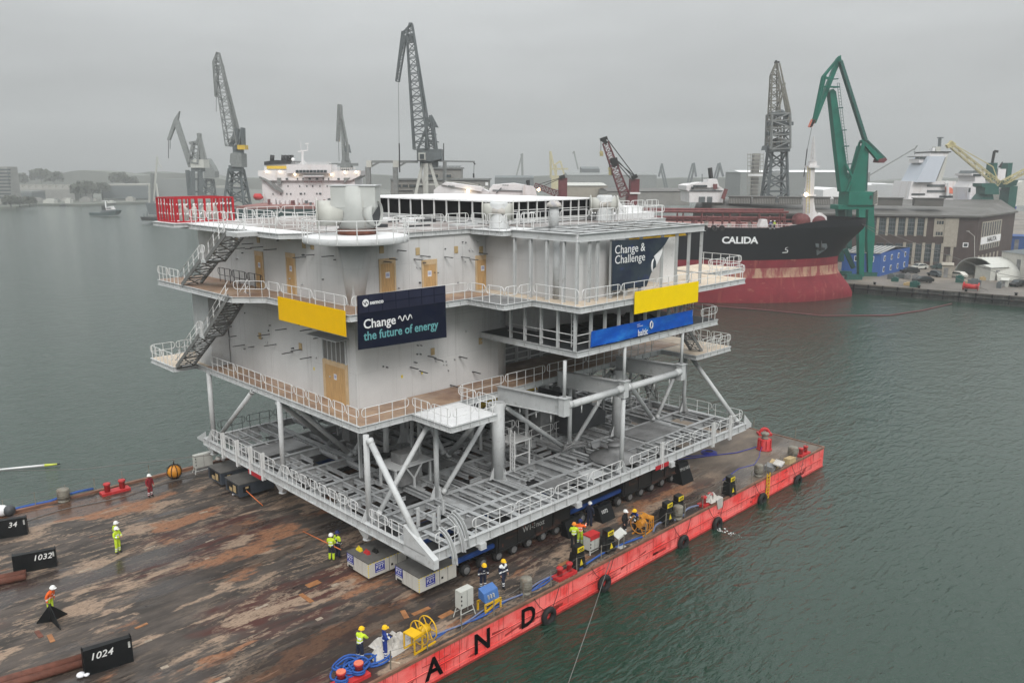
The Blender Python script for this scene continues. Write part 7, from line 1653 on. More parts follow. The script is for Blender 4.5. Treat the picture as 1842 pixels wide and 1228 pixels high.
bars(t, 'slew_ring', 'cranegrey', [((413, 303), (437, 303))], d, 2.2); tower(t, 'cranegrey', 415, 435, 408, 446, 304, 372, d, 4, .38); bars(t, 'hoist_rope', 'machine', [((389, 175), (389, 201))], d, .12)
# pair of portal cranes further left
d = 430.0; t = crane('grey level luffing crane with a bent jib at the left', 350, d)
bars(t, 'main_jib', 'cranemid', [((344, 300), (317, 217))], d, 2.4); pp(t, 'fly_jib', 'cranemid', [(319, 205), (322, 200), (320, 212), (305, 252), (300, 252), (312, 216)], d, 2.0); bars(t, 'hoist_rope', 'machine', [((306, 252), (306, 268)), ((303, 252), (303, 285))], d, .25); lat(t, 'a_frame', 'cranemid', (350, 292), (354, 256), d, 5, 3.2, 3, .35); bars(t, 'tie_bar', 'cranemid', [((341, 258), (360, 254)), ((362, 288), (358, 240)), ((355, 256), (360, 240))], d, 1.3)
pb(t, 'machine_house', 'cabinet', (343, 287, 367, 302), d, 8, -2); pb(t, 'slew_column', 'cranegrey', (344, 302, 362, 309), d, 6, -1); bars(t, 'leg', 'cranegrey', [((337, 306), (341, 352))], d, 1.6); bars(t, 'leg', 'cranegrey', [((346, 308), (347, 352))], d, 2.0, -2); bars(t, 'leg', 'cranegrey', [((360, 308), (360, 352))], d, 2.0); bars(t, 'leg_ties', 'cranegrey', [((338, 310), (346, 330)), ((339, 345), (361, 345)), ((348, 322), (359, 322))], d, .9)
d = 470.0; t = crane('smaller grey crane standing close behind the bent jib crane', 375, d)
bars(t, 'main_jib', 'cranemid', [((367, 300), (358, 240))], d, 2.0); bars(t, 'tie_bar', 'cranemid', [((359, 240), (373, 296)), ((358, 240), (355, 262))], d, 1.0); pp(t, 'machine_house', 'cranemid', [(366, 312), (367, 294), (372, 285), (380, 297), (386, 309), (386, 320), (368, 320)], d, 7, -2); tower(t, 'cranegrey', 369, 382, 366, 385, 322, 352, d, 3, .4)
# small crane right of the bridge
d = 310.0; t = crane('slim grey crane with a folded jib just above the white bridge', 620, d)
pp(t, 'column', 'cranemid', [(612, 302), (615, 285), (612, 200), (613, 196), (616, 240), (620, 272), (628, 290), (630, 304)], d, 3); bars(t, 'fly_jib', 'cranemid', [((611, 188), (608, 255)), ((612, 190), (613, 215))], d, 1.2); pb(t, 'jib_tip', 'tan', (606, 250, 611, 255), d, 1.2, -.3); bars(t, 'tie_bar', 'cranemid', [((614, 205), (625, 262))], d, .7); pp(t, 'counterweight', 'cranegrey', [(620, 268), (622, 262), (626, 260), (629, 275), (622, 274)], d, 3); bars(t, 'back_mast', 'cranemid', [((626, 290), (625, 262)), ((622, 274), (624, 290))], d, .7); pb(t, 'machine_house', 'cranemid', (612, 294, 631, 305), d, 5, -1); bars(t, 'deck_arm', 'cranemid', [((592, 296), (644, 296))], d, 1.0); pb(t, 'pedestal', 'cranemid', (616, 304, 628, 380), d, 4)
bars(t, 'hoist_rope', 'machine', [((609, 255), (610, 290))], d, .12)
# long grey gantry beams
d = 240.0; t = thing('beam_crane', 'long grey horizontal crane beam on two posts left of the dark lattice crane', 'crane', f(690, d, ZQ))
pb(t, 'post', 'cranemid', (659, 300, 667, 362), d, 2); pb(t, 'post_head', 'cabinet', (659, 289, 668, 301), d, 2.2, -.1); pb(t, 'post', 'cranemid', (708, 300, 716, 362), d, 2); pb(t, 'post_head', 'cabinet', (707, 289, 717, 301), d, 2.2, -.1); bars(t, 'beam', 'cranemid', [((666, 291), (752, 291))], d, .7, 1); bars(t, 'beam_brace', 'cranemid', [((667, 300), (682, 292))], d, .5, 1); bars(t, 'beam_brace', 'cranemid', [((717, 300), (730, 292))], d, .5, 1)
t = thing('beam_crane', 'thin grey jib with a hanging hook right of the dark lattice crane', 'crane', f(800, 246, ZQ)); d = 246
bars(t, 'beam', 'cranemid', [((790, 290), (854, 291))], d, .45); bars(t, 'hoist_rope', 'machine', [((853, 292), (852, 318))], d, .1); bars(t, 'hook', 'machine', [((852, 312), (852, 320)), ((851, 291), (855, 296))], d, .35); bars(t, 'post', 'cranemid', [((800, 290), (800, 330))], d, .8); bars(t, 'antenna', 'machine', [((798, 290), (798, 258))], d, .2)
# plum red lattice derricks
d = 178.0; t = crane('dark plum lattice crane leaning left with a square red house', 1125, d)
lat(t, 'boom', 'craneplum', (1124, 352), (1089, 257), d, 1.9, 1.2, 12, .10); bars(t, 'boom_head', 'machine', [((1080, 252), (1092, 248)), ((1083, 250), (1091, 258))], d, .7, off=.5); bars(t, 'sheave_block', 'machine', [((1097, 290), (1110, 287)), ((1104, 296), (1112, 294)), ((1100, 285), (1106, 300))], d, .9, off=.4); pb(t, 'crane_house', 'craneplum', (1134, 322, 1150, 346), d, 3); bars(t, 'house_top', 'machine', [((1136, 321), (1146, 316))], d, .8); bars(t, 'stay_rope', 'machine', [((1110, 291), (1143, 318)), ((1112, 296), (1137, 325)), ((1092, 250), (1143, 318)), ((1112, 290), (1140, 320))], d, .10, off=.4); bars(t, 'hoist_rope', 'machine', [((1081, 254), (1081, 272)), ((1096, 290), (1096, 302))], d, .08); bars(t, 'hook', 'cranecream', [((1079, 273), (1084, 275)), ((1082, 275), (1082, 281)), ((1094, 303), (1102, 305)), ((1098, 306), (1098, 315))], d, .55); pb(t, 'gallery', 'rail', (1133, 346, 1152, 349), d, 3, -.4); pb(t, 'pedestal', 'craneplum', (1128, 349, 1146, 380), d, 3)
d = 192.0; t = crane('plum red crane post with its boom lowered left behind the roof', 1010, d)
pb(t, 'crane_house', 'craneplum', (1005, 320, 1020, 362), d, 3); bars(t, 'house_top', 'machine', [((1006, 320), (1016, 317))], d, .8); lat(t, 'boom', 'craneplum', (1005, 350), (962, 333), d, 1.4, .9, 7, .1); bars(t, 'stay_rope', 'machine', [((968, 332), (1012, 319)), ((975, 336), (1008, 321))], d, .12, off=.3)
# grey tower crane at the right
d = 246.0; t = crane('weathered grey lattice crane tower pointing straight up behind the tanker bow', 1400, d)
tower(t, 'cranegrey', 1385, 1411, 1374, 1412, 272, 362, d, 5, .34)
pp(t, 'machine_house', 'cranegrey', [(1380, 270), (1382, 262), (1418, 262), (1418, 252), (1395, 250), (1395, 266), (1382, 268)], d, 6, -1); pb(t, 'winch_house', 'cranegrey', (1396, 250, 1418, 266), d, 5, -1.5); bars(t, 'slew_ring', 'cranegrey', [((1378, 269), (1420, 268))], d, 1.6); lat(t, 'a_frame', 'cranemid', (1399, 268), (1400, 205), d, 5.6, 5.2, 5, .25); lat(t, 'boom', 'craneold', (1392, 262), (1393, 135), d, 3.4, 1.9, 11, .16); lat(t, 'boom_head', 'craneold', (1393, 135), (1397, 114), d, 1.9, .5, 3, .13); bars(t, 'boom_tip', 'machine', [((1393, 113), (1402, 112)), ((1397, 118), (1396, 109))], d, .5); bars(t, 'stay_bars', 'craneold', [((1400, 115), (1419, 200)), ((1403, 128), (1420, 222)), ((1419, 200), (1421, 224)), ((1410, 150), (1397, 205))], d, .35, off=1.1); bars(t, 'gallery', 'cranegrey', [((1382, 223), (1424, 223)), ((1380, 241), (1418, 241)), ((1384, 205), (1420, 207))], d, 1.0, off=1.2); mb = MB(); mb.torus(W(1403, 210, d - 1), HF, 1.6, .5, 16, 6); mb.build('jib_wheel', M['cranegrey'], t)
# green level luffing crane
d = 190.0; t = crane('bright green level luffing crane over the tanker bow', 1560, d)
pp(t, 'main_jib', 'cranegreen', [(1513, 345), (1493, 165), (1499, 160), (1504, 165), (1523, 290), (1527, 345)], d, 2.2); pp(t, 'fly_jib', 'cranegreen', [(1463, 218), (1507, 105), (1512, 100), (1514, 108), (1505, 128), (1468, 222)], d, 1.4, .4); pp(t, 'fly_tip', 'bittpale', [(1457, 228), (1463, 214), (1468, 216), (1461, 229)], d, 1.5, .35)
mb = MB()
for k in range(4): y = 216 + k * 3.4; mb.bar(W(1468 - k * 2 + .4, y - 2, d + .3), W(1461 - k * 1.2, y + 2.6, d + .3), .35, .06, up=HF)
mb.build('tip_stripes', M['machine'], t)
bars(t, 'jib_ties', 'cranegreen', [((1511, 101), (1480, 138)), ((1480, 138), (1464, 216)), ((1484, 137), (1466, 214)), ((1480, 138), (1494, 143)), ((1509, 103), (1483, 137)), ((1475, 156), (1506, 157))], d, .28, off=.5); bars(t, 'tie_bar', 'cranedeep', [((1511, 110), (1556, 252))], d, .62, off=.5); bars(t, 'stay_rope', 'machine', [((1515, 108), (1558, 250)), ((1460, 230), (1452, 270)), ((1452, 270), (1447, 310))], d, .06); bars(t, 'hook_line', 'machine', [((1452, 268), (1446, 318))], d, .16)
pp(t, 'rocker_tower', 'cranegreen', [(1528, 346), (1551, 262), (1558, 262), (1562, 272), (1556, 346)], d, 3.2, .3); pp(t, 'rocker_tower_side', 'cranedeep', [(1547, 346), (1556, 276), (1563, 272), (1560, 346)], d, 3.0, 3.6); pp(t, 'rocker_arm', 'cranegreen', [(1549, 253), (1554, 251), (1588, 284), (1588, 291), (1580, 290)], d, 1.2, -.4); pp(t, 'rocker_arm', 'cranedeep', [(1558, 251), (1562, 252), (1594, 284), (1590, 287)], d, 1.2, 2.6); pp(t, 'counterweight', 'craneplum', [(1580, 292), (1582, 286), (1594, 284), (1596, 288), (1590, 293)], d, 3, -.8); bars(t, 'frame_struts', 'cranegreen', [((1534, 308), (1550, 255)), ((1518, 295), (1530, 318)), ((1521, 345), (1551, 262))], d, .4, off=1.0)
for y in (143, 158, 195, 235, 264, 296): bars(t, 'service_gallery', 'cranedeep', [((1496 + (y - 143) * .16, y), (1508 + (y - 143) * .16, y - 1))], d, .25, -1.0)
mb = MB()
for k in range(30): y = 150 + k * 5.6; x = 1506 + k * .62; mb.bar(W(x, y, d - .6), W(x + 4, y, d - .6), .07)
for o in (0, 4): mb.bar(W(1506 + o, 150, d - .6), W(1524 + o, 314, d - .6), .08)
mb.build('caged_ladder', M['cranedeep'], t)
pb(t, 'machine_house', 'cranegreen', (1526, 345, 1570, 369), d, 6, -2); mb = MB(); pbox(mb, 1570, 345, 1578, 369, d - 2, 6); o = mb.build('striped_end', M['packwhite'], t)
mb = MB()
for k in range(6): a, b = W(1570, 349 + k * 4, d - 2.05), W(1578, 343.5 + k * 4, d - 2.05); mb.bar(a, b, .06, .26)
mb.build('stripes', M['machine'], o); pb(t, 'cab_window', 'glass', (1565, 352, 1568, 358), d, .2, -2.2); pb(t, 'portal_beam', 'cranegreen', (1508, 369, 1572, 377), d, 5, -1.5)
pp(t, 'leg', 'cranegreen', [(1545, 376), (1557, 376), (1554, 498), (1546, 498)], d, 1.6, -3); pp(t, 'leg', 'cranegreen', [(1562, 376), (1572, 376), (1574, 425), (1568, 492), (1562, 492), (1560, 425)], d, 1.6, 3.5); pp(t, 'leg', 'cranedeep', [(1507, 376), (1520, 376), (1518, 470), (1511, 470)], d, 1.6, 4.5); pp(t, 'leg', 'cranedeep', [(1524, 376), (1533, 376), (1532, 480), (1526, 480)], d, 1.4, 9)
for px, py, dd in ((1535, 503, -3), (1566, 499, 3.5), (1516, 497, 4.5)): pb(t, 'bogie', 'cranedeep', (px - 12, py - 9, px + 16, py + 1), d, 1.4, dd)
bars(t, 'access_stair', 'cranedeep', [((1520, 448), (1535, 482))], d, .9, 1)
# scaffolded stack
d = 268.0; t = thing('scaffolded_stack', 'pale stack wrapped in scaffolding left of the grey crane tower', 'scaffold', f(1358, d, ZQ))
pb(t, 'stack', 'concrete', (1353, 276, 1363, 352), d, 3, 2); mb = MB()
for k in range(11): y = 278 + k * 6.8; mb.bar(W(1345, y, d), W(1373, y, d), .22); mb.bar(W(1345, y, d + 6), W(1373, y, d + 6), .22); mb.bar(W(1345, y, d), W(1345, y, d + 6), .2); mb.bar(W(1373, y, d), W(1373, y, d + 6), .2)
for x in (1345, 1350, 1368, 1373):
    for o in (0, 6): mb.bar(W(x, 276, d + o), W(x, 352, d + o), .12)
mb.build('scaffold_frame', M['scaff'], t); pb(t, 'white_sheet', 'white', (1346, 313, 1372, 317), d, .2, -.2)
# distant faded cranes
for (lab, d, segs) in (('faint bent jib crane in the haze, leftmost of the three alike', 720, (((1202, 345), (1191, 296)), ((1198, 345), (1188, 300)), ((1191, 294), (1185, 318)))), ('faint bent jib crane in the haze, middle of the three alike', 700, (((1232, 345), (1246, 294)), ((1239, 345), (1249, 297)), ((1248, 293), (1252, 318)))), ('faint bent jib crane in the haze just behind a dark mast', 700, (((1278, 345), (1292, 294)), ((1284, 345), (1295, 297)), ((1294, 293), (1301, 318))))):
    t = crane(lab, segs[0][0][0], d, ZQ, 'faint bent jib cranes in the haze'); bars(t, 'jib', 'cranegrey', segs[:2], d, 1.3); bars(t, 'fly_jib', 'cranegrey', segs[2:], d, 1.6); pb(t, 'base', 'cranegrey', (segs[0][0][0] - 4, 338, segs[0][0][0] + 6, 352), d, 6)
for (lab, px, d, segs, m) in (('faint cream gantry crane far away in the haze', 1000, 760, (((990, 272), (991, 320)), ((991, 275), (1000, 318)), ((996, 298), (1008, 290)), ((1008, 290), (1016, 318)), ((990, 304), (1022, 304)), ((1000, 318), (1000, 298))), 'cranecream'), ('very faint slim crane at the left of the cream gantry', 936, 850, (((928, 320), (939, 277)), ((940, 320), (939, 278)), ((936, 279), (941, 277))), 'cranemid'), ('very faint slim crane at the right of the cream gantry', 1036, 880, (((1032, 272), (1040, 305)), ((1034, 273), (1030, 276))), 'cranemid')):
    t = crane(lab, px, d); bars(t, 'frame', m, segs, d, 1.5); pb(t, 'base', m, (px - 8, 316, px + 16, 340), d, 10)
# cream boom crane at the right
d = 250.0; t = crane('cream lattice crane boom on a dark green pedestal at the right', 1785, d)
lat(t, 'boom', 'cranecream', (1795, 331), (1712, 263), d, 1.6, 1.1, 12, .10); bars(t, 'boom_head', 'cranecream', [((1703, 264), (1713, 258)), ((1708, 256), (1716, 262))], d, 1.2); bars(t, 'pendant', 'cranecream', [((1712, 258), (1786, 300)), ((1786, 300), (1797, 330))], d, .22); pp(t, 'machine_house', 'cranedeep', [(1766, 330), (1790, 330), (1797, 338), (1797, 350), (1772, 350), (1772, 338), (1766, 336)], d, 5, -1); pp(t, 'pedestal', 'cranedeep', [(1774, 350), (1786, 350), (1791, 374), (1760, 374), (1766, 360)], d, 6)
t = crane('second cream lattice boom lowered at the right photo edge', 1830, 252); lat(t, 'boom', 'cranecream', (1806, 328), (1852, 303), 252, 1.4, 1.1, 7, .10); pp(t, 'machine_house', 'cranedeep', [(1805, 325), (1832, 324), (1828, 334), (1806, 338)], 252, 4, 2); pb(t, 'pedestal', 'cranedeep', (1812, 335, 1826, 376), 252, 5, 2)
t = crane('thin grey crane jib slanting up beside the pale sloping tower', 1640, 380); bars(t, 'jib', 'cranemid', [((1560, 318), (1644, 268)), ((1644, 270), (1650, 262)), ((1645, 272), (1646, 278))], 380, .5); pb(t, 'mast', 'cranemid', (1558, 310, 1562, 352), 380, 2)

# ---- buildings in the middle and at the right ------------------------------------------------------
d = 262.0; t = building('control_building', 'grey concrete control building with two storeys behind the dark lattice crane', 'building', 790, 372, d)
pb(t, 'wall', 'concrete', (704, 323, 880, 372), d, 14); pb(t, 'upper_storey', 'concrete', (768, 303, 830, 323), d, 9, 1); pb(t, 'roof_slab', 'cranemid', (702, 321, 882, 324), d, 15, -.6); pb(t, 'roof_slab', 'cranemid', (766, 301, 832, 304), d, 10, .4)
for x0, y0, x1, y1 in ((711, 332, 722, 337), (724, 332, 734, 337), (736, 332, 742, 337), (712, 342, 742, 344), (770, 314, 788, 319), (800, 314, 812, 319), (860, 331, 864, 336), (742, 332, 760, 337), (802, 332, 820, 337), (828, 332, 846, 337), (700 + 12, 350, 742, 354)):
    w = pb(t, 'window', 'pilaster', (x0 - .8, y0 - .8, x1 + .8, y1 + .8), d, .25, -.2); mb = MB(); pbox(mb, x0, y0, x1, y1, d - .3, .12); mb.build('pane', M['glass'], w)
pb(t, 'lit_window', 'white', (873, 328, 878, 334), d, .3, -.2); mb = MB()
for k in range(22): x = 772 + k * 2.6; mb.bar(W(x, 302, d + 1), W(x, 299, d + 1), .14)
mb.bar(W(770, 299, d + 1), W(830, 299, d + 1), .14); mb.build('roof_rail', M['cranegrey'], t)
for lab, x0, y0, x1, y1, d, dp, m, rm in (('pale beige hall between the plum cranes', 1020, 330, 1092, 356, 330, 40, 'pilaster', 'cabinet'), ('long dark grey hall with a row of white skylights', 1092, 340, 1240, 358, 300, 30, 'concrete', 'felt'), ('distant grey factory block in the haze', 1046, 300, 1078, 330, 690, 20, 'cranegrey', 'cranegrey'), ('long low hazy hall beyond the white lid', 890, 316, 960, 330, 600, 30, 'cranegrey', 'cranegrey'), ('wide hazy hall right of the factory block', 1020, 311, 1180, 345, 640, 40, 'cranemid', 'cranemid'), ('long hazy hall with a white roof edge behind the grey tower', 1330, 306, 1530, 345, 560, 40, 'cranemid', 'white')):
    t = building('harbour_hall', lab, 'building', (x0 + x1) / 2, y1, d); pb(t, 'wall', m, (x0, y0 + 4, x1, y1 + 12), d, dp)
    a, b = W(x0, y0 + 4, d), W(x1, y0 + 4, d); h = W(x0, y0, d).z - a.z; mb = MB(); mb.hexa([a - HF * .5, b - HF * .5, b + HF * dp, a + HF * dp, a + HF * dp * .35 + UP * h, b + HF * dp * .35 + UP * h, b + HF * dp * .65 + UP * h, a + HF * dp * .65 + UP * h]); rf = mb.build('roof', M[rm], t)
    if 'skylights' in lab:
        mb = MB()
        for k in range(10): pbox(mb, 1176 + k * 6.4, 347, 1181 + k * 6.4, 349.5, d + 2, .5)
        mb.build('skylights', M['white'], rf)
for lab, x0, y0, x1, y1, dd in (('bright white tent hall left of the pale sloping tower', 1605, 327, 1638, 352, 330), ('bright white tent hall right of the pale sloping tower', 1712, 326, 1744, 350, 335), ('pale grey tent roof behind the tanker mast', 1480, 338, 1525, 356, 300), ('low white tent roof behind the green crane', 1575, 330, 1606, 346, 345)):
    t = building('tent_hall', lab, 'tent', (x0 + x1) / 2, y1, dd); a, b = W(x0, y1, dd), W(x1, y1, dd); h = W(x0, y0, dd).z - a.z; mb = MB(); mb.extrude([a - UP * 9, b - UP * 9, b + UP * h * .8, a.lerp(b, .5) + UP * h * (1.02 if y1 - y0 < 22 else .82), a + UP * h * .8], HF * 20); mb.build('tent_skin', M['white'], t)
# brick hall
bl, bc, br = f(1250, 238, ZQ), f(1771, 214, ZQ), f(1836, 240, ZQ)
EH = 13.3; t = thing('brick_hall', 'long dark brick shipyard hall with tall windows and a low grey roof', 'building', bc); fd = (bc - bl).normalized(); fnn = V((fd.y, -fd.x, 0)); rd = (br - bc).normalized(); rn = V((rd.y, -rd.x, 0)); bk = -fnn * 36
mb = MB(); mb.prism([(p.x, p.y) for p in (bl, bc, br, br + bk * .5, bl + bk)], ZQ, ZQ + EH); mb.build('wall', M['brick'], t)
e = .7; tl, tc, tr = bl + fnn * e + UP * EH, bc + fnn * e + rn * .4 + UP * EH, br + rn * e + UP * EH; r0, r1 = bl + bk * .36 + UP * (EH + 3.4), br - rd * 6 + bk * .36 + UP * (EH + 3.0); b0, b1 = bl + bk + UP * EH, br + bk * .5 + UP * EH
mb = MB(); vs = [tl, tc, tr, r1, r0, b0, b1]; lo = [p - UP * .45 for p in (tl, tc, tr)]
mb.add(vs + lo, [(0, 1, 3, 4), (1, 2, 3), (4, 3, 6, 5), (2, 6, 3), (7, 8, 1, 0), (8, 9, 2, 1)]); rf = mb.build('roof', M['felt'], t)
for px in (1283, 1333, 1378, 1425, 1475, 1523):
    p = f(px, 240, ZQ); s = (p - bl).dot(fd); c = bl + fd * s + bk * .27 + UP * (EH + 3.0); mb = MB(); mb.obox(c, fd * 3.1, bk.normalized() * 2.2, UP * 1.0); mb.obox(c + UP * 1.1, fd * 3.4, bk.normalized() * 2.5, UP * .12); ln = mb.build('roof_lantern', M['felt'], t)
    mb = MB()
    for k in range(13): mb.obox(c - bk.normalized() * 2.24 + fd * (k - 6) * .46 - UP * .1, fd * .12, bk.normalized() * .04, UP * .75)
    mb.build('lantern_slats', M['concrete'], ln)
for px in (1608, 1680):
    s = (f(px, 222, ZQ) - bl).dot(fd); c = bl + fd * s + bk * .27 + UP * (EH + 3.0); mb = MB(); mb.obox(c, fd * 3.6, bk.normalized() * 2.2, UP * 1.0); mb.obox(c + UP * 1.1, fd * 3.9, bk.normalized() * 2.5, UP * .12); mb.build('roof_lantern', M['felt'], t)
def sfor(px): # distance along the long front for a photo column
    r_ = ray(px, 430); n_ = fnn; tt = (bl - CAM).dot(n_) / V((r_.x, r_.y, 0)).dot(n_); return (CAM + r_ * tt - bl).dot(fd)
def fbox(mb, s0, s1, z0, z1, t0, t1): mb.obox(bl + fd * (s0 + s1) / 2 + fnn * (t0 + t1) / 2 + UP * (z0 + z1) / 2, fd * (s1 - s0) / 2, fnn * (t1 - t0) / 2, UP * (z1 - z0) / 2)
for k in range(9):
    px = 1560 + k * 17.2; s0, s1 = sfor(px), sfor(px + 13.2)
    if k < 8:
        for z0, z1 in ((7.9, 12.3), (.9, 5.6)):
            if k in (6, 7) and z0 > 5: continue
            mb = MB(); fbox(mb, s0, s1, z0, z1, .02, .08); w = mb.build('window', M['cranegrey'], t); mb = MB()
            for i in range(3):
                for j in range(4): a = s0 + (s1 - s0) * (i + .06) / 3; b = s0 + (s1 - s0) * (i + .94) / 3; c0 = z0 + (z1 - z0) * (j + .08) / 4; c1 = z0 + (z1 - z0) * (j + .92) / 4; fbox(mb, a, b, c0, c1, .082, .09)
            mb.build('pane', M['glass'], w)
    mb = MB(); fbox(mb, s1 + .15, s1 + .75, 7.6, 12.5, .0, .16); mb.build('pilaster', M['pilaster'], t)
    if k > 2: mb = MB(); fbox(mb, s1 + .1, s1 + .8, .0, 5.9, .0, .2); mb.build('pilaster', M['pilaster'], t)
s0, s1 = sfor(1679), sfor(1696); mb = MB(); fbox(mb, s0, s1, 7.7, 12.4, .0, .12); ow = mb.build('office_front', M['pilaster'], t)
for i in (0, 1, 2, 3):
    for z in (8.0, 10.9): mb = MB(); fbox(mb, s0 + .3 + i * .62, s0 + .8 + i * .62, z, z + .9, .125, .14); mb.build('office_window', M['glass'], ow)
s0 = sfor(1697); mb = MB(); fbox(mb, s0, s0 + 3.2, 5.0, 12.6, .0, .3); mb.build('pale_bay', M['pilaster'], t)
s0 = sfor(1733); mb = MB(); fbox(mb, s0, s0 + 1.3, 5.0, 6.2, .0, .1); w = mb.build('window', M['white'], t); mb = MB(); fbox(mb, s0 + .2, s0 + 1.1, 5.2, 6.0, .1, .13); mb.build('pane', M['glass'], w)
def rbox(mb, s0, s1, z0, z1, t0, t1): mb.obox(bc + rd * (s0 + s1) / 2 + rn * (t0 + t1) / 2 + UP * (z0 + z1) / 2, rd * (s1 - s0) / 2, rn * (t1 - t0) / 2, UP * (z1 - z0) / 2)
RL = (br - bc).length; mb = MB(); rbox(mb, RL * .10, RL * .62, 3.9, 11.5, .0, .1); wn = mb.build('window_wall', M['pilaster'], t)
for k in range(8):
    for z0, z1 in ((7.6, 11.2), (4.0, 5.3)): mb = MB(); a = RL * (.115 + .062 * k); rbox(mb, a, a + RL * .035, z0, z1, .1, .14); mb.build('tall_pane', M['glass'], wn)
mb = MB(); rbox(mb, RL * .10, RL * .62, 5.5, 7.4, .1, .2); sg = mb.build('sign_board', M['white'], t)
text('sign_text', 'NAUTA', bc + rd * RL * .38 + rn * .215 + UP * 6.42, rd, UP, 1.75, M['machine'], sg, .02, bold=.05, xs=1.5)
for k in range(6): mb = MB(); rbox(mb, RL * (.08 + .1 * k), RL * (.12 + .1 * k), .8, 2.6, .02, .08); mb.build('lower_window', M['pilaster'], t)
# blue site office
c0, c1, cl = G(1581.6, 497, ZQ), G(1633, 484, ZQ), None
u = (c1 - c0).normalized(); wv = V((-u.y, u.x, 0)); wv = wv if wv.dot(HF) > 0 else -wv; wv = -RTH * .80 + HF * .25; wv = wv.normalized(); L1 = (c1 - c0).length; L2 = 8.6; H = 5.6
t = thing('site_office', 'blue two storey site office with a striped roof under the green crane', 'building', c0); mb = MB(); mb.prism([(p.x, p.y) for p in (c0, c1, c1 + wv * L2, c0 + wv * L2)], ZQ, ZQ + H); mb.build('wall', M['blueclad'], t)
mb = MB(); a, b = c0 + UP * H, c1 + UP * H; m_ = (a + b) / 2 + UP * 1.0; ov = wv * (L2 + .3); mb.extrude([a - u * .4, m_, b + u * .4, m_ - UP * .12 - UP * .0, a - u * .4 - UP * .12], ov)
rfm = mb.build('roof', M['corrug'], t); mb = MB()
for k in range(8): q0 = wv * (L2 * (k + .3) / 8); mb.extrude([a - u * .4 + q0 + UP * .02, m_ + q0 + UP * .02, m_ + q0 + wv * .5 + UP * .02, a - u * .4 + q0 + wv * .5 + UP * .02], UP * .03)
mb.build('roof_stripes', M['cranegrey'], rfm); n_ = u.cross(UP)
for i in range(4):
    for z in (.9, 3.5): p = c0 + u * L1 * (.12 + .24 * i) + n_ * .03 + UP * z; mb = MB(); mb.obox(p + UP * .6, u * .5, n_ * .04, UP * .65); w = mb.build('window', M['white'], t); mb = MB(); mb.obox(p + UP * .6 + n_ * .045, u * .38, n_ * .01, UP * .5); mb.build('pane', M['glass'], w)
n2 = wv.cross(UP) if wv.cross(UP).dot(HF) < 0 else -wv.cross(UP)
for i in range(2): p = c0 + wv * (2 + 3.4 * i) + n2 * .03 + UP * 3.5; mb = MB(); mb.obox(p + UP * .6, wv * .5, n2 * .04, UP * .65); w = mb.build('window', M['white'], t); mb = MB(); mb.obox(p + UP * .6 + n2 * .045, wv * .38, n2 * .01, UP * .5); mb.build('pane', M['glass'], w)
# tarp arch, sheds, white wall
p0, p1 = G(1716, 491, ZQ), G(1794, 505, ZQ); u = (p1 - p0).normalized(); n_ = V((-u.y, u.x, 0)); n_ = n_ if n_.dot(HF) > 0 else -n_; W_ = (p1 - p0).length; t = thing('arched_tent', 'white arched tarp shelter open toward the water', 'tent', p0)
mb = MB(); pts = [p0 + u * (W_ / 2 - W_ / 2 * math.cos(R(180 * k / 14))) + UP * (4.6 * math.sin(R(180 * k / 14))) for k in range(15)]; inn = [p + (((p0 + p1) / 2) - p) * .035 for p in pts]
for k in range(14): mb.hexa([inn[k], inn[k + 1], inn[k + 1] + n_ * 8, inn[k] + n_ * 8, pts[k], pts[k + 1], pts[k + 1] + n_ * 8, pts[k] + n_ * 8])
mb.build('tent_skin', M['cabinet'], t); mb = MB(); mb.extrude([p + n_ * 8.05 for p in pts], n_ * .1); mb.build('back_wall', M['cranegrey'], t)
for lab, a, b, h, dp, m in (('white tarp hall at the right photo edge', (1797, 497), (1880, 512), 6.0, 12, 'packwhite'), ('grey box container beside the arched tent', (1780, 505), (1812, 503), 3.0, 4, 'cabinet'), ('small pale shed left of the arched tent', (1693, 499), (1712, 500), 3.0, 3, 'pilaster'), ('white site cabin with a tan roof beside the brick hall', (1681, 476), (1706, 478), 2.8, 4, 'pilaster'), ('small grey box near the quay cars', (1800, 515), (1812, 516), 1.4, 1.5, 'cabinet'), ('bright blue container at the right photo edge', (1812, 450), (1850, 452), 4.5, 6, 'blueclad')):
    p0, p1 = G(*a, ZQ), G(*b, ZQ); u = (p1 - p0).normalized(); n_ = V((-u.y, u.x, 0)); n_ = n_ if n_.dot(HF) > 0 else -n_; t = thing('quay_shed', lab, 'shed', p0)
    mb = MB(); mb.prism([(p.x, p.y) for p in (p0, p1, p1 + n_ * dp, p0 + n_ * dp)], ZQ, ZQ + h); mb.build('wall', M[m], t); mb = MB(); mb.extrude([p0 - n_ * .3 + UP * h - u * .2, p0 + n_ * dp / 2 + UP * (h + .5) - u * .2, p0 + n_ * (dp + .3) + UP * h - u * .2], u * ((p1 - p0).length + .4)); mb.build('roof', M['cranegrey' if 'white' in lab else m], t)
    mb = MB(); L = (p1 - p0).length; mb.obox(p0 + u * L * .4 - n_ * .03 + UP * h * .4, u * min(.6, L * .2), n_ * .02, UP * h * .38); mb.build('door', M['shade'], t)
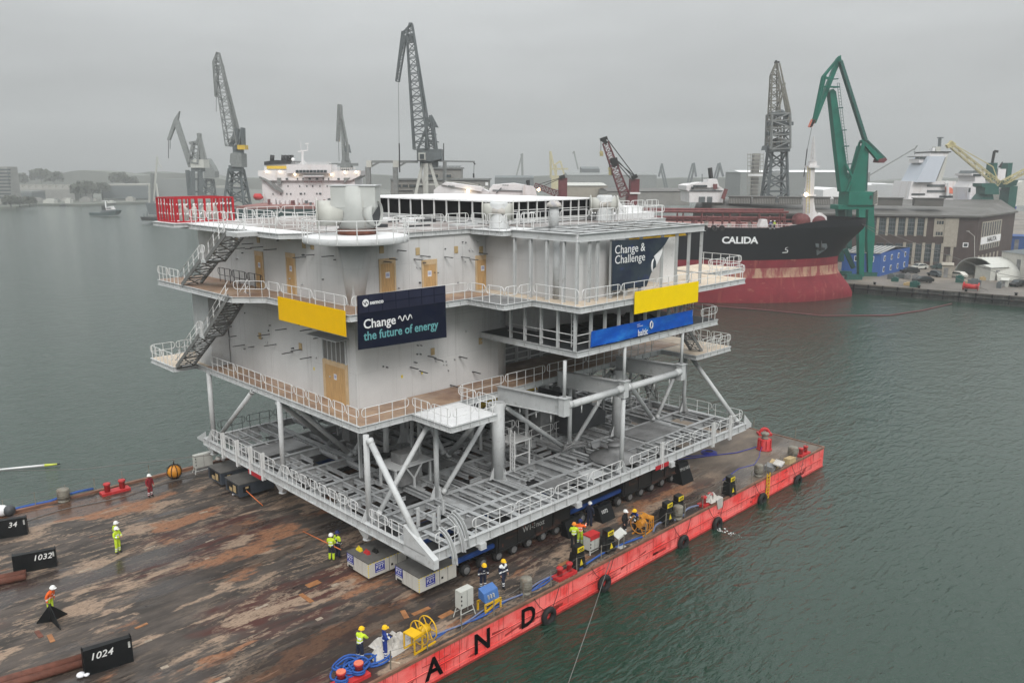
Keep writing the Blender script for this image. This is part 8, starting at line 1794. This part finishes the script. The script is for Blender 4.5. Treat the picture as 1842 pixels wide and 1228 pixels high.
# street lamp, cars, bollards and quay clutter
p = G(1753, 495, ZQ); t = thing('street_lamp', 'tall lamp post with a slanting arm in front of the brick hall', 'lamp post', p); mb = MB(); mb.tube(p, W(1753, 425, (p - CAM).dot(HF)), .10, .07, 8); mb.build('pole', M['scaff'], t); mb = MB(); q0 = W(1753, 425, (p - CAM).dot(HF)); mb.bar(q0, q0 - RTH * 1.5 + UP * 1.1, .09); mb.obox(q0 - RTH * 1.7 + UP * 1.2, RTH * .35, HF * .12, UP * .06); mb.build('lamp_arm', M['scaff'], t)
def car(loc, rz, m, label):
    t = thing('parked_car', label, 'car', (0, 0, 0), 'cars parked on the quay'); mb = MB()
    for y0, y1 in ((-.85, .85),):
        mb.extrude([(-2.1, y0, .32), (2.1, y0, .32), (2.15, y0, .72), (1.3, y0, .88), (.65, y0, 1.42), (-1.1, y0, 1.45), (-1.95, y0, .95), (-2.15, y0, .85)], (0, y1 - y0, 0))
    mb.build('body', M[m], t); mb = MB()
    mb.extrude([(1.18, -.80, .93), (.62, -.70, 1.36), (.62, .70, 1.36), (1.18, .80, .93)], (.05, 0, .05)); mb.build('windscreen', M['glass'], t)
    for s in (-1, 1): mb = MB(); mb.extrude([(1.0, s * .856, .93), (.6, s * .856, 1.34), (-1.05, s * .856, 1.36), (-1.6, s * .856, .98)], (0, s * .01, 0)); mb.build('side_window', M['glass'], t)
    for x in (-1.3, 1.35):
        for s in (-1, 1): mb = MB(); mb.lathe((x, s * .78, .32), [(.18, -.1), (.32, -.1), (.32, .1), (.18, .1)], 12, axis=(0, s, 0)); mb.build('wheel', M['rubber'], t)
    t.location = loc; t.rotation_euler = (0, 0, rz); return t
for (px, py, rz, m, lab) in ((1653, 484, 2.6, 'cabinet', 'silver car parked beside the blue site office'), (1636, 491, 2.3, 'machine', 'dark car parked in front of the silver car'), (1660, 508, 2.4, 'machine', 'long dark car parked near the quay edge'), (1683, 497, 1.0, 'cranegrey', 'dark grey car among the clutter left of the small shed'), (1722, 499, 1.2, 'packwhite', 'white car standing inside the arched tent'), (1832, 515, 2.7, 'machine', 'dark car at the right photo edge'), (1690, 484, 2.4, 'shipdark', 'dark green car behind the clutter')):
    car(G(px, py, ZQ), rz, m, lab)
q = random.Random(31)
for i in range(16):
    px, py = q.uniform(1600, 1835), q.uniform(500, 518); p = G(px, py, ZQ); mb = MB(); w, h = q.uniform(.4, 1.3), q.uniform(.4, 1.5)
    mb.obox(p + UP * h / 2, (u * w), n_ * .5, UP * h / 2); mb.obox(p + UP * (h + .1), u * w * .5, n_ * .3, UP * .12); tag(mb.build('quay_crate', M[('cranegrey', 'shade', 'tan', 'cranedeep')[i % 4]], None, None, p), 'small crate among the clutter on the quay', 'crate', 'crates on the quay')
p = G(1746, 522, ZQ); t = thing('quay_winch', 'red winch frame on the quay edge', 'winch', p); mb = MB(); mb.tube(p - u * 1.4 + UP * .8, p + u * 1.4 + UP * .8, .55, None, 12)
for s in (-1, 1): mb.lathe(p + u * s * 1.4 + UP * .85, [(.2, -.08), (.85, -.08), (.85, .08), (.2, .08)], 14, axis=u)
mb.build('drum', M['bitt'], t); mb = MB()
for s in (-1.6, 1.6):
    for e in (-.7, .7): mb.bar(p + u * s + n_ * e, p + u * s + UP * 1.2, .14)
mb.build('stand', M['pilaster'], t)
for i in range(7): p = qa + qd * (6 + 9 * i) + qn * .7; mb = MB(); mb.lathe(p, [(.28, 0), (.22, .35), (.36, .42), (.36, .55), (.05, .6)], 12); tag(mb.build('quay_bollard', M['girder'], None, None, p), 'dark mooring bollard on the quay edge', 'bollard', 'bollards along the quay edge')
a = deckedge(1.5, 15.2, -1) + UP * .8; b = qa + qd * 28 + qn * .7 + UP * .5; rope([a, a.lerp(b, .5) - UP * 1.6, b], .05, 'wire', 'mooring line from the tanker bow to the quay', 'mooring_wire'); b = qa + qd * 56 + qn * .7 + UP * .5; rope([a, a.lerp(b, .5) - UP * 2.5, b], .05, 'wire', 'longer mooring line from the tanker bow toward the right quay', 'mooring_wire')
# splash where water runs off the barge
mb = MB(); q = random.Random(2)
for i in range(34):
    t_ = q.random(); c = G(1295 + 40 * t_ + q.uniform(-6, 6), 952 + 14 * t_ + q.uniform(-3, 3), WZ + .02); s = q.uniform(.03, .11) * (1.1 - t_); mb.ball(c, s, n=5, sz=.3)
fo = mb.build('foam', M['white'], None); fo['kind'] = 'stuff'
